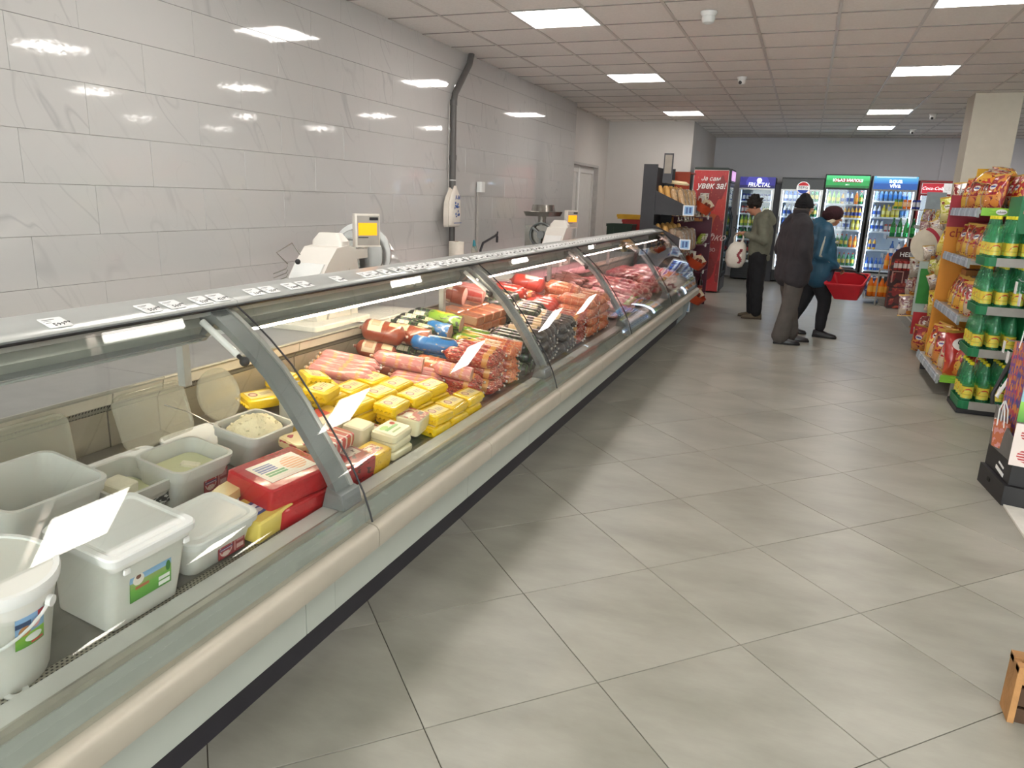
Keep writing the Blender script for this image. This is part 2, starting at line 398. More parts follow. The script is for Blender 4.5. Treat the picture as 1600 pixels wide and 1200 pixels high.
struct('wall_right', MB().box(XR, XR+.12, YN, YF, 0, H+.1), PLASTER)
struct('wall_rear', MB().box(XL-.1, XR, YN-.12, YN, 0, .2).box(XL-.1, XR, YN-.12, YN, 2.8, H+.1).box(XL-.1, -2.6, YN-.12, YN, .2, 2.8).box(1.6, 2.0, YN-.12, YN, .2, 2.8).box(6.0, XR, YN-.12, YN, .2, 2.8), PLASTER)
for n_, (a, b_) in enumerate(((-2.6, 1.6), (2.0, 6.0))):
    wn = struct('window_%d' % (n_+1), MB().box(a, b_, YN-.09, YN-.03, .2, .26).box(a, b_, YN-.09, YN-.03, 2.74, 2.8).box(a, a+.06, YN-.09, YN-.03, .26, 2.74).box(b_-.06, b_, YN-.09, YN-.03, .26, 2.74), WHITE)
    put('pane', MB().box(a+.06, b_-.06, YN-.065, YN-.055, .26, 2.74), glassm('window_glass'), wn, smooth=False)
struct('trim_1', MB().box(1.713, 2.213, 10.77, 11.27, 0, H), mat('pillar_paint', 'cfc8b8', .75, noise=.02))
# double white door in the left far wall
DR = mat('door_white', 'd9d6d3', .4, noise=.02)
d1 = struct('door_1', MB().box(XL-.13, XL-.09, 11.40, 12.38, 0, 2.11).box(XL-.13, XL-.09, 12.40, 13.29, 0, 2.11), DR)
put('door_frame', MB().box(XL-.14, XL+.008, 11.36, 11.40, 0, 2.15).box(XL-.14, XL+.008, 13.29, 13.33, 0, 2.15).box(XL-.14, XL+.008, 11.40, 13.29, 2.11, 2.15), mat('door_frame_grey', 'b5b1ae', .4), d1, smooth=False)
for a, b_ in ((11.40, 12.38), (12.40, 13.29)):
    put('door_molding', MB().box(XL-.09, XL-.07, a, a+.09, 0, 2.11).box(XL-.09, XL-.07, b_-.09, b_, 0, 2.11).box(XL-.09, XL-.07, a+.09, b_-.09, 2.0, 2.11).box(XL-.09, XL-.07, a+.09, b_-.09, 0, .15), DR, d1, smooth=False)
# cameras and sensors on the ceiling
def dome(x, y, lab, kind='camera', dark=True, s=1):
    t_ = thing('ceiling_camera' if dark else 'smoke_detector', lab, 'camera' if dark else 'smoke detector', (x, y, H-.001))
    put('base', MB().lathe([(.055*s, 0), (.055*s, -.012), (.045*s, -.03)], 20), WHITE, t_)
    put('housing', MB().lathe([(.042*s, -.028), (.045*s, -.05), (.036*s, -.075), (.012*s, -.088)], 20), WHITE, t_)
    if dark: put('lens', MB().ball((-.012, -.032*s, -.062), .02*s), BLACK, t_)
dome(-.87, 6.12, 'white round smoke detector on the ceiling, nearest the top edge', dark=False, s=1.15)
dome(-.87, 9.17, 'white dome camera on the ceiling with a black lens, middle of the aisle')
dome(1.56, 12.97, 'small white dome camera on the ceiling beside the pillar')
dome(1.57, 15.35, 'small white dome camera on the ceiling near the far wall')

# ------------------------------------------------------------------ deli counter modules
DX, DZ, DK = -1.33, .57, .169
def dz(x): return DZ + (DX-x)*DK
TILT = math.atan(DK)
GC = [(-1.205, .515), (-1.213, .545), (-1.235, .61), (-1.285, .71), (-1.345, .80), (-1.42, .91), (-1.50, 1.01), (-1.58, 1.085), (-1.65, 1.142), (-1.715, 1.188)]
def offc(c, d):
    out = []
    for i, p in enumerate(c):
        a, b_ = c[max(i-1, 0)], c[min(i+1, len(c)-1)]; tx, tz = b_[0]-a[0], b_[1]-a[1]; L = sqrt(tx*tx+tz*tz)
        out.append((p[0]+tz/L*d, p[1]-tx/L*d))
    return out
GLASS = glassm('counter_glass', (.965, .975, .965))
PERF = printm('perforated_steel', '9c978b', [], .35, .7)
def perf():
    m, t, b = nt('perforated_plate'); g_ = t.nodes.new('ShaderNodeNewGeometry'); s_ = t.nodes.new('ShaderNodeSeparateXYZ'); t.links.new(g_.outputs['Position'], s_.inputs[0])
    P_ = .0115; yy = M_(t, 'DIVIDE', s_.outputs[1], P_); q = M_(t, 'ADD', s_.outputs[2], M_(t, 'MULTIPLY', s_.outputs[0], -1.0)); zz = M_(t, 'DIVIDE', q, P_*.8)
    row = M_(t, 'MODULO', M_(t, 'FLOOR', zz), 2.0); yy = M_(t, 'ADD', yy, M_(t, 'MULTIPLY', row, .5))
    fy = M_(t, 'SUBTRACT', M_(t, 'FRACT', yy), .5); fz = M_(t, 'SUBTRACT', M_(t, 'FRACT', zz), .5)
    f = M_(t, 'LESS_THAN', M_(t, 'ADD', M_(t, 'MULTIPLY', fy, fy), M_(t, 'MULTIPLY', fz, fz)), .075)
    t.links.new(mixc(t, f, hexc('a8a496'), hexc('17150f')), b.inputs['Base Color']); b.inputs['Roughness'].default_value = .35
    t.links.new(M_(t, 'MULTIPLY', M_(t, 'SUBTRACT', 1.0, f), .5), b.inputs['Metallic']); return m
PERF = perf()
PANELM = mat('white_lacquered_panel', 'b4b9b0', .35, noise=.02, scale=3)
BUMP_M = mat('champagne_aluminium', 'bdb5a6', .38, .2, noise=.05, scale=4)
KICK = mat('black_kick_plate', '2c2a30', .5)
FRONTP = mat('sea_grey_panel', 'a4a9a3', .35, .1, noise=.03)
RAILM = mat('gold_grey_rail', 'b0aea2', .3, .6)
SILL = mat('sill_plastic', 'bfc0ba', .35, noise=.03)
DECKM = mat('deck_steel', '8f8d87', .33, .7, noise=.12, scale=6)
BACKM = mat('inner_back_steel', 'bdb4a2', .27, .55, noise=.1, scale=3)
LEDGE = mat('ledge_cream', 'cfc7b6', .4, .2, noise=.03)
WORK = mat('grey_worktop', '8e8d8c', .33, .1, noise=.06, scale=14)
RIB = mat('rib_grey_metal', '8d9292', .35, .45, noise=.04)
TUBE = mat('lit_tube', 'ffebcc', .5, noise=0, emit=TUBE_E)
TUBEP = mat('lit_rose_tube', 'ffd9d2', .5, noise=0, emit=TUBE_E)
CAN = mat('canopy_aluminium', 'cdd0ce', .3, .55, noise=.02, scale=3)
def module(y0, lab, lit=True, ribs=True, dark_in=False):
    y1 = y0+1.947; m = thing('deli_counter', lab, 'display counter', (-1.8, y0+.97, 0), group='refrigerated deli counter modules in one line')
    P = lambda n, mb, mt, **k: put(n, mb, mt, m, world=True, **k)
    P('kick_plate', MB().prof([(-1.43, 0), (-1.43, .065), (-1.415, .07), (-1.415, .15), (-1.47, .15), (-1.47, 0)], y0, y1), KICK, smooth=False)
    P('lower_panel', MB().prof([(-1.36, .15), (-1.36, .45), (-1.38, .45), (-1.38, .15)], y0, y0+(1.786 if abs(y0+.046) < .01 else 1.09)-.002), PANELM, smooth=False)
    P('lower_panel', MB().prof([(-1.36, .15), (-1.36, .45), (-1.38, .45), (-1.38, .15)], y0+(1.786 if abs(y0+.046) < .01 else 1.09)+.002, y1-.001), PANELM, smooth=False)
    bp = [(-1.36, .425), (-1.195, .425), (-1.184, .428), (-1.180, .436), (-1.179, .478), (-1.181, .490), (-1.187, .499), (-1.198, .505), (-1.212, .508), (-1.25, .508), (-1.36, .50)]
    for a, b_ in (((y0+.0025, y1-.0025),) if abs(y0+.046) < .01 else ((y0+.0025, y0+.94), (y0+.943, y1-.0025))):
        P('bumper', MB().prof(bp, a, b_), BUMP_M)
    P('front_panel', MB().prof([(-1.232, .50), (-1.232, .575), (-1.25, .575), (-1.25, .50)], y0+.001, y1-.001), FRONTP, smooth=False)
    P('front_rail', MB().prof([(-1.236, .573), (-1.238, .587), (-1.25, .592), (-1.262, .588), (-1.262, .573)], y0+.001, y1-.001), RAILM)
    P('sill', MB().prof([(-1.262, .575), (-1.262, .585), (-1.318, .592), (-1.323, .588), (-1.323, .55), (-1.27, .55)], y0+.001, y1-.001), SILL, smooth=False)
    P('body', MB().prof([(-1.40, .12), (-1.40, .48), (-1.33, .5), (-1.33, .55), (-2.12, .68), (-2.12, .87), (-2.40, .87), (-2.40, .05), (-1.48, .05), (-1.48, .12)], y0+.001, y1-.001), GREYP, smooth=False)
    P('front_grille', MB().prof([(-1.323, .556), (-1.323, .5685), (-1.365, .5757), (-1.365, .556)], y0+.002, y1-.002), PERF, smooth=False)
    for k in range(3):
        a = y0+.003+.647*k
        P('deck_plate', MB().prof([(-1.366, .561), (-1.366, dz(-1.366)), (-2.095, dz(-2.095)), (-2.095, .68)], a, a+.643), DECKM, smooth=False)
    for a, b_ in ((y0+.003, y0+.77), (y0+.776, y0+1.735), (y0+1.741, y1-.003)):
        P('back_panel', MB().prof([(-2.098, .69), (-2.098, .824), (-2.108, .824), (-2.108, .69)], a, b_), BACKM, smooth=False)
        P('back_grille', MB().prof([(-2.096, .826), (-2.082, .850), (-2.10, .850), (-2.11, .826)], a, b_), PERF, smooth=False)
        P('ledge', MB().prof([(-2.078, .850), (-2.068, .856), (-2.062, .896), (-2.10, .896), (-2.11, .850)], a, b_), LEDGE, smooth=False)
    P('worktop', MB().prof([(-2.06, .893), (-2.06, .901), (-2.068, .904), (-2.45, .904), (-2.45, .875), (-2.105, .875), (-2.105, .893)], y0+.001, y1-.001), WORK, smooth=False)
    P('worktop_edge', MB().prof([(-2.058, .892), (-2.054, .899), (-2.058, .905), (-2.066, .905), (-2.066, .892)], y0+.001, y1-.001), RAILM, smooth=False)
    gi = offc(GC, -.006)
    P('glass_pane', MB().prof(GC+gi[::-1], y0+.006, y1-.006), GLASS, ang=60)
    P('edge_seal', MB().tube([(x+.002, y1-.004, z+.002) for x, z in GC], .0032, 6), BLACK)
    a_, c_ = offc(GC[2:], -.012), offc(GC[2:], -.034)
    P('rib', MB().prof(a_+c_[::-1], y1-.108, y1-.040), RIB, ang=60)
    a_, c_ = offc(GC[2:], -.008), offc(GC[2:], -.02)
    P('rib_gasket', MB().prof(a_+c_[::-1], y1-.036, y1-.018), ALU_L, ang=60)
    P('rib_foot', MB().prof([(-1.235, .59), (-1.245, .64), (-1.30, .66), (-1.318, .592)], y1-.112, y1-.014), RIB, smooth=False)
    P('hinge', MB().tube([(-1.735, y1-.132, 1.150), (-1.60, y1-.132, 1.055)], .011, 10), WHITE)
    P('hinge_knob', MB().tube([(-1.60, y1-.132, 1.055), (-1.585, y1-.132, 1.044)], .007, 8).ball((-1.578, y1-.130, 1.038), .016), BLACK)
    P('bracket', MB().prof([(-1.70, 1.165), (-1.80, 1.07), (-1.93, 1.06), (-1.95, 1.185)], y1-.085, y1-.055), RIB, smooth=False)
    cp = [(-1.712, 1.187), (-1.706, 1.196), (-1.712, 1.205), (-1.74, 1.213), (-1.79, 1.221), (-1.85, 1.224), (-1.90, 1.218), (-1.935, 1.203), (-1.94, 1.19), (-1.90, 1.19), (-1.80, 1.195)]
    P('canopy', MB().prof(cp, y0+.001, y1-.001), CAN, ang=50)
    P('canopy_gasket', MB().prof([(-1.707, 1.183), (-1.703, 1.189), (-1.712, 1.190), (-1.72, 1.186)], y0+.001, y1-.001), BLACK, smooth=False)
    P('canopy_inner_rail', MB().prof([(-1.722, 1.168), (-1.722, 1.186), (-1.80, 1.189), (-1.80, 1.160), (-1.77, 1.156)], y0+.001, y1-.001), ALU_L, smooth=False)
    P('lamp_housing', MB().prof([(-1.80, 1.085), (-1.775, 1.125), (-1.79, 1.158), (-1.93, 1.188), (-1.93, 1.085)], y0+.05, y1-.09), mat('lamp_housing', 'b1b4ab', .4, .3), smooth=False)
    P('lamp_tube', MB().lathe([(.0095, y0+.10), (.0095, y1-.13)], 12, cx=-1.772, cz=1.098, axis='y') if False else MB().tube([(-1.757, y0+.10, 1.086), (-1.757, y1-.13, 1.086)], .0042, 10), (TUBE if y0 < 3 else TUBEP) if lit else mat('unlit_tube', '9ba29e', .3, .2))
    P('added_tube_shield', MB().prof([(-1.80, 1.0965), (-1.748, 1.0935), (-1.746, 1.0965), (-1.80, 1.0995)], y0+.06, y1-.10), GREYP, smooth=False)  # added plate that keeps tube light off the canopy and housing
    P('canopy_post', MB().box(-1.93, -1.90, y1-.06, y1-.03, .90, 1.19), ALU_L, smooth=False)
    return m
MODS = [(-1.993, 'nearest deli counter module, mostly outside the frame at lower left', False), (-.046, 'front deli counter module holding the white cheese tubs', False),
        (1.901, 'second deli counter module, with yellow cheese packs and pink sausages', True), (3.848, 'third deli counter module, with red and orange wrapped sausages', True),
        (5.795, 'fourth deli counter module, with raw meat cuts behind reflecting glass', True), (7.742, 'farthest deli counter module, ending at the bread shelves', True)]
mods = [module(y, l, t_) for y, l, t_ in MODS]
e = mods[-1]
put('end_panel', MB().prof([(-1.33, .12), (-1.25, .5), (-1.26, .59), (-2.12, .71), (-2.12, .90), (-2.42, .90), (-2.42, 0), (-1.43, 0)], 9.690, 9.712), GREYP, e, world=True, smooth=False)
put('end_glass', MB().prof(offc(GC[2:], -.004)+[(-1.93, 1.188), (-2.06, .905), (-2.1, .73), (-1.3, .60)], 9.692, 9.700), GLASS, e, world=True, smooth=False)
# ------------------------------------------------------------------ tubs and lids on the deck of the front module
TUBM = mat('tub_polypropylene', 'd3d2ca', .38, noise=.02, scale=6, sss=.15)
LIDM = mat('tub_lid', 'd6d7d3', .35, noise=.015, scale=6, sss=.1)
CLEAR = glassm('frosted_lid', (.9, .9, .86), solid=.28, h='d8d5c4', rough=.15)
FETA = mat('fresh_white_cheese', 'f2ecd2', .5, noise=.04, scale=25, bump=.2, bscale=60)
CREAM = mat('crumbled_cream', 'f4e9c4', .7, noise=.06, scale=30, bump=.9, bscale=45)
WHEY = mat('cheese_brine', 'dfe0b4', .12, noise=.02)
PASTURE = printm('pasture_label', '6fa0cf', [('g', 0, .35, '3e8a28', '6fb545'), ('g', .35, .52, '7bb04e', '9cae6c'), ('g', .52, 1, '8fb9da', '3d7fc0'), ('r', .12, .45, .30, .38, 'b46a4a'), ('e', .2, .56, .13, .15, 'e9e2d6'), ('e', .2, .63, .06, .06, '6b3a2a'), ('r', .62, .97, .76, .92, 'd9dcea'), ('r', .64, .95, .80, .88, 'c1282d'), ('r', .68, .96, .05, .16, 'eef0ea'), ('r', .68, .96, .2, .3, 'eef0ea'), ('e', .92, .5, .06, .14, '2f7a2d')], .35)
REDLAB = printm('red_sunset_label', '8e2b30', [('e', .28, .5, .24, .42, 'e7d8cf'), ('e', .28, .5, .20, .36, 'b2373b'), ('r', .04, .54, .42, .58, '27407a'), ('r', .08, .5, .47, .52, 'e6e6ea'), ('e', .28, .26, .14, .12, 'efe6d6'), ('r', .60, .64, .1, .9, 'd9b9b4'), ('r', .68, .95, .55, .85, 'caa3a0'), ('r', .68, .95, .15, .4, 'dccac4'), ('s', 14, .3, '8e2b30', 1)], .35)
DARKLAB = printm('dark_cheese_label', '1f2a2c', [('n', 5, .58, 'cfd2cf'), ('r', .1, .4, .1, .3, 'e6e6df')], .35)
COWLAB = printm('bucket_cow_label', '7fa6cc', [('g', 0, .45, '4a8f22', '8cbf3c'), ('r', .5, .95, .05, .12, 'c22b2e'), ('e', .3, .55, .2, .16, 'c98b4f'), ('e', .68, .66, .16, .14, 'e3a9ac'), ('r', .0, .5, .7, .85, '23436f'), ('r', .75, 1, .8, 1, 'b32430'), ('e', .6, .25, .3, .12, 'dfe6e0')], .35)
def lab(parent, mtx, wdt, hgt, m, name='label'):
    me = MB().box(-wdt/2, wdt/2, -hgt/2, hgt/2, -.0006, .0006)
    o = put(name, me, m, parent, smooth=False); o.matrix_local = mtx; return o
def FX(x, y, z, tilt=0):      # plate frame: local x runs along +Y, local y up, faces +X
    return Matrix.Translation((x, y, z)) @ Matrix(((0, 0, 1), (1, 0, 0), (0, 1, 0))).to_4x4() @ Matrix.Rotation(tilt, 4, 'X')
def tub(lb, x, y, hx, hy, h, lid=True, fill=None, lm=None, lw=.1, lh=.06, ly=0, lz=.5, r=.035, name='cheese_tub', lip=.007):
    t_ = thing(name, lb, 'tub', (x, y, dz(x)), (0, TILT, 0), 'white plastic cheese tubs on the deck')
    tp = .012
    outer = [(0, hx-tp-.004, hy-tp-.004, r*.8), (.004, hx-tp, hy-tp, r), (h-.035, hx-.002, hy-.002, r), (h-.034, hx+lip*.5, hy+lip*.5, r), (h-.012, hx+lip*.6, hy+lip*.6, r), (h-.010, hx+lip, hy+lip, r), (h, hx+lip, hy+lip, r)]
    inner = [(h, hx-.003, hy-.003, r*.9), (h-.03, hx-.005, hy-.005, r*.9), (.02, hx-tp-.004, hy-tp-.004, r*.8)]
    mb = MB().rrect(outer+([] if lid else inner), 5, (1, 1)); put('bucket_wall', mb, TUBM, t_)
    if lid:
        L = lip+.004
        put('lid', MB().rrect([(h-.016, hx+L, hy+L, r), (h+.001, hx+L+.001, hy+L+.001, r), (h+.005, hx+L-.002, hy+L-.002, r), (h+.005, hx-.004, hy-.004, r*.9), (h+.001, hx-.010, hy-.010, r*.9), (h+.001, hx-.016, hy-.016, r*.85), (h+.003, hx-.02, hy-.02, r*.8)], 5), LIDM, t_, ang=24)
    if fill: fill(t_, hx, hy, h)
    if lm: lab(t_, FX(hx-.0005-(1-lz)*.006-.001, ly, h*lz-.005, -math.atan(tp/h)), lw, lh, lm)
    return t_
def crumbs(t_, hx, hy, h):
    rings, n = [], 28
    for q, (f, z) in enumerate(((1, h-.016), (.86, h-.006), (.66, h+.008), (.42, h+.022), (.2, h+.030), (.06, h+.033))):
        rings.append([(cos(2*pi*k/n)*(hx-.008)*f*1.04*(1 if abs(cos(2*pi*k/n)) < .9 else .95)*(1+random.uniform(-.05, .05)*(q > 0)), sin(2*pi*k/n)*(hy-.008)*f*1.04*(1+random.uniform(-.05, .05)*(q > 0)), z+random.uniform(-.004, .004)*(q > 0)) for k in range(n)])
    put('crumbled_cheese', MB().loft(rings), CREAM, t_, ang=80)
    mb = MB()
    for k in range(60):
        a, q = random.uniform(0, 6.28), random.uniform(0, .85); s_ = random.uniform(.002, .006)
        mb.ball((cos(a)*hx*q, sin(a)*hy*q, h+.034-.045*q*q-.006), (s_, s_*1.3, s_), 6, 4)
    o = put('crumb', mb, CREAM, t_, kind='stuff')
def brine(z):
    def f(t_, hx, hy, h): put('brine', MB().rrect([(z-.02, hx-.017, hy-.017, .03), (z, hx-.0165, hy-.0165, .03)], 4), WHEY, t_)
    return f
T1 = tub('large lidded white tub with a green pasture label, at the front of the deck', -1.435, 1.136, .098, .113, .205, lm=PASTURE, lw=.118, lh=.095, ly=.0, lz=.57, r=.022)
def tabs(t_, pts):
    for x_, y_, z_, a_ in pts: put('lid_tab', MB().rrect([(z_, .009, .003, .002), (z_+.012, .008, .0025, .002)], 2, cx=0), LIDM, t_, loc=(x_, y_, 0), rot=(0, 0, a_))
tabs(T1, [(.112, .085, .165, pi/2), (.112, -.085, .165, pi/2)])
T2 = tub('small lidded white tub with a dark red round label, beside the yellow cheese slab', -1.437, 1.40, .080, .118, .108, lm=REDLAB, lw=.10, lh=.052, ly=.03, lz=.42)
tub('large open empty white tub with a pasture label, second row at the left edge', -1.80, 1.185, .115, .135, .175, lid=False, lm=PASTURE, lw=.125, lh=.075, ly=.02, lz=.45)
t4 = tub('low open white tub with a dark label and a block of white cheese in it', -1.76, 1.44, .095, .10, .105, lid=False, lm=DARKLAB, lw=.10, lh=.04, ly=.03, lz=.5, fill=brine(.05))
feta = thing('cheese_block', 'square block of fresh white cheese standing in the low open tub', 'cheese', (-1.735, 1.405, dz(-1.735)+.051), (0, TILT, .1))
put('block', MB().rrect([(0, .038, .036, .006), (.052, .037, .035, .006), (.056, .034, .032, .006)], 3), FETA, feta)
tub('open white tub with a red round label and a floating piece of cheese', -1.715, 1.62, .088, .112, .130, lid=False, lm=REDLAB, lw=.10, lh=.062, ly=.045, lz=.45, fill=brine(.085))
fb = thing('cheese_piece', 'flat white cheese piece floating in brine inside the open tub', 'cheese', (-1.70, 1.64, dz(-1.70)+.082), (0, TILT, .5))
put('block', MB().rrect([(0, .028, .018, .004), (.010, .027, .017, .004)], 3), FETA, fb)
tub('open white tub heaped with crumbled cream cheese', -1.73, 1.952, .088, .112, .13, lid=False, fill=crumbs)
sp = thing('spoon', 'thin steel spoon stuck into the heaped cream cheese tub', 'spoon', (-1.80, 1.86, dz(-1.80)+.12))
put('handle', MB().tube([(0, 0, 0), (-.055, -.055, .055), (-.115, -.10, .085)], [.0022, .002, .0032], 6), STEEL, sp)
put('bowl', MB().ball((.006, .006, -.006), (.014, .010, .004), 10, 6), STEEL, sp)
def bucket(lb, x, y, r, h, lm=None, handle=True, ang=.25):
    t_ = thing('cheese_bucket', lb, 'bucket', (x, y, dz(x)), (0, TILT, 0), 'round white buckets on the deck')
    put('bucket_wall', MB().lathe([(r*.88, 0), (r*.89, .004), (r*.97, h-.05), (r*.985, h-.045), (r*1.0, h-.02), (r*1.0, h)], 40), TUBM, t_)
    put('lid', MB().lathe([(r*1.04, h-.022), (r*1.05, h-.016), (r*1.05, h-.002), (r*1.03, h+.004), (r*.95, h+.004), (r*.92, h-.006), (r*.86, h-.006)], 40), LIDM, t_)
    if lm:
        rr = r*.955+.001; mb = MB(); n = 8
        rg = [[((rr+dr)*cos(ang+.26*2*(k/n-.5)), (rr+dr)*sin(ang+.26*2*(k/n-.5)), z) for k in range(n+1)] for dr, z in ((-.0005, h*.46), (.001, h*.46), (.001, h*.76), (-.0005, h*.76))]
        mb.loft(rg, (0, 0), closed=False)
        rg2 = [[(p[0]*cos(-ang)-p[1]*sin(-ang), p[0]*sin(-ang)+p[1]*cos(-ang), p[2]) for p in q] for q in rg]
        o = put('label', MB().loft(rg2, (0, 0), closed=False), printm('bucket_cow_label_yz', '7fa6cc', [('g', 0, .45, '4a8f22', '8cbf3c'), ('r', .5, .95, .05, .12, 'c22b2e'), ('e', .3, .55, .2, .16, 'c98b4f'), ('e', .68, .66, .16, .14, 'e3a9ac'), ('r', .0, .5, .7, .85, '23436f'), ('r', .75, 1, .8, 1, 'b32430'), ('e', .6, .25, .3, .12, 'dfe6e0')], .35, ax=(1, 2)) if lm == 1 else lm, t_, rot=(0, 0, ang))
    if handle:
        pts = [(r*1.02*cos(a), r*1.02*sin(a), h-.05-.075*sin((a-ang-.35+pi)/(pi)*pi) if True else 0) for a in [ang+.35-pi+pi*k/16 for k in range(17)]]
        put('handle', MB().tube(pts, .0035, 6), LIDM, t_); 
        put('handle_boss', MB().lathe([(.012, -.004), (.012, .006)], 14, axis='x'), LIDM, t_, loc=pts[-1], rot=(0, 0, ang+.35))
    return t_
bucket('round white lidded bucket with a carrying handle, at the lower left edge', -1.455, .835, .122, .235, lm=1, ang=.06)
bucket('round white lidded bucket standing behind the curved metal rib', -1.83, 2.36, .095, .125, lm=printm('bucket_mini_label', '5a3234', [('r', .1, .9, .55, .8, 'e2d9d2'), ('r', .1, .9, .2, .35, '233a63'), ('e', .3, .5, .1, .3, 'c0484a')], .4, ax=(1, 2)), handle=False, ang=-.2)
def lid_only(name, lb, mb, m, x, y, z, rot):
    t_ = thing(name, lb, 'lid', (x, y, z), rot); put('lid_plate', mb, m, t_); return t_
def rl(hx, hy): return MB().rrect([(0, hx, hy, .04), (.012, hx, hy, .04), (.014, hx-.004, hy-.004, .038), (.014, hx-.008, hy-.008, .036), (.008, hx-.012, hy-.012, .034), (.008, hx-.03, hy-.03, .03)], 5)
def cl(r): return MB().lathe([(r, 0), (r, .010), (r-.004, .013), (r-.010, .013), (r-.013, .007), (r-.04, .007)], 32)
lid_only('loose_white_cover', 'flat white rectangular lid lying behind the open cheese tubs', rl(.085, .135), LIDM, -1.935, 1.63, dz(-1.935)+.002, (0, TILT, 0))
lid_only('loose_white_cover', 'flat white rectangular lid lying beside the cream cheese tub', rl(.08, .125), LIDM, -1.945, 1.93, dz(-1.945)+.002, (0, TILT, -.1))
lid_only('loose_white_cover', 'round white lid lying between the cream cheese tub and the round bucket', cl(.095), LIDM, -1.91, 2.19, dz(-1.91)+.002, (0, TILT, 0))
lid_only('loose_frosted_cover', 'frosted rectangular lid leaning on the steel back panel', rl(.10, .15), CLEAR, -2.045, 1.36, dz(-2.05)+.09, (0, TILT+1.30, 0))
lid_only('loose_frosted_cover', 'second frosted rectangular lid leaning on the steel back panel', rl(.10, .15), CLEAR, -2.045, 1.83, dz(-2.05)+.09, (0, TILT+1.12, 0))
lid_only('loose_frosted_cover', 'round frosted lid leaning on the back panel beside yellow packs', cl(.105), CLEAR, -2.045, 2.14, dz(-2.05)+.09, (0, TILT+1.12, 0))
# ring-shaped magnet and crumbs at the front corner
rg = thing('drain_ring', 'small white plastic ring lying on the deck below the round bucket', 'ring', (-1.352, .818, dz(-1.352)+.001), (0, TILT, 0))
put('ring', MB().lathe([(.011, 0), (.022, 0), (.023, .004), (.012, .006), (.011, .004), (.011, 0)], 20, cap=(0, 0)), LIDM, rg)

# ------------------------------------------------------------------ cheese blocks and packs
WRAP = .18
def packmb(hx, hy, h, r=.012, fl=0, puff=.0):
    s = [(0, hx-.006, hy-.006, r), (.004, hx-.002, hy-.002, r), (h*.5, hx, hy, r), (h-.005, hx-.002, hy-.002, r), (h, hx-.008, hy-.008, r)]
    if puff: s.append((h+puff, hx*.5, hy*.5, r))
    mb = MB().rrect(s, 4)
    if fl:
        for sg in (1, -1):
            n = 10
            mb.loft([[(-hx*.95+2*hx*.95*k/n, sg*(hy-.002), h*.45+.004*((k % 2)*2-1)) for k in range(n+1)], [(-hx*.9+2*hx*.9*k/n, sg*(hy+fl), h*.5+.006*((k % 2)*2-1)+.003) for k in range(n+1)]], (0, 0), closed=False)
    return mb
RED = mat('red_foil_wrap', 'b8272b', .25, noise=.08, scale=12, bump=.9, bscale=16, coat=.5)
YEL = mat('yellow_foil_wrap', 'eec70d', .25, noise=.05, scale=14, bump=.8, bscale=24, coat=.5)
GOU = printm('yellow_holed_wrap', 'ecc02a', [('n', 9, .66, 'c8981a')], .3, coat=.4)
SLAB = mat('cling_wrapped_yellow_cheese', 'e6cf6a', .25, noise=.05, coat=.6, bump=.15)
PALE = mat('cling_wrapped_pale_cheese', 'ead89c', .22, noise=.04, coat=.7, bump=.25, bscale=25)
WCH = mat('cling_wrapped_white_cheese', 'ece3bf', .25, noise=.03, coat=.6)
LAB_Y = printm('yellow_pack_label', 'edd98a', [('e', .22, .55, .17, .3, '8e4a52'), ('e', .22, .55, .12, .2, 'd9b9a0'), ('r', .45, .95, .25, .8, 'd9c9a2'), ('r', .5, .9, .45, .52, '8f7f5c'), ('r', .5, .86, .60, .66, '8f7f5c'), ('r', .5, .8, .32, .36, '8f7f5c')], .4)
LAB_RED = printm('red_block_label', 'e6dccb', [('r', .06, .42, .5, .86, '2b4a90'), ('r', .10, .5, .25, .45, '3f8f4a'), ('e', .75, .5, .22, .35, 'e0a273'), ('s', 9, .25, 'efe9dc', 1)], .35)
LAB_BLUE = printm('blue_slab_label', '2b4b8a', [('r', .08, .6, .55, .8, 'e9e9ef'), ('r', .65, .95, .1, .9, 'cfd6e2'), ('e', .3, .3, .2, .15, 'd8d8dc')], .35)
LAB_GRN = printm('green_white_label', 'e9e8c8', [('r', .15, .85, .45, .62, '4f9a3a'), ('e', .3, .75, .2, .14, '8bbf5a'), ('r', .2, .7, .2, .3, '7a9a4a'), ('e', .8, .75, .1, .12, 'c0483a')], .35)
LAB_MEAT = printm('sliced_pack_label', 'a83a34', [('n', 4, .52, 'e0c9a2'), ('r', .1, .5, .5, .8, 'e9e2d2'), ('r', .6, .9, .2, .4, '1d1d1d')], .35)
def pack(name, lb, cat, x, y, zz, hx, hy, h, m, lm=None, yaw=0, group=None, lsx=.7, lsy=.6, fl=0, tilt=None, puff=0, r=.012):
    t_ = thing(name, lb, cat, (x, y, dz(x)+zz), (0, TILT if tilt is None else tilt, yaw), group)
    put('wrapper', packmb(hx, hy, h, r, fl, puff), m, t_)
    if lm:
        M = Matrix.Translation((0, 0, h+puff*.6+.0008)) @ Matrix.Rotation(pi/2, 4, 'Z')
        lab(t_, M, 2*hy*lsx, 2*hx*lsy, lm)
    return t_
pack('cheese_block', 'big red-wrapped cheese block with a printed label, topmost of the red stack', 'cheese', -1.435, 1.735, .067, .095, .135, .074, RED, LAB_RED, yaw=-.12, r=.014)
pack('cheese_block', 'red-wrapped cheese block lying under the big labelled red block', 'cheese', -1.425, 1.75, 0, .09, .13, .066, RED, yaw=-.06, r=.02)
pack('cheese_block', 'red-wrapped block with black print standing behind the curved rib', 'cheese', -1.40, 2.03, .0, .06, .10, .085, printm('red_black_wrap', 'a5262b', [('r', .0, .5, .55, .9, 'e4ddd0'), ('n', 7, .6, '3a1518')], .3, coat=.4), yaw=-.1, r=.014)
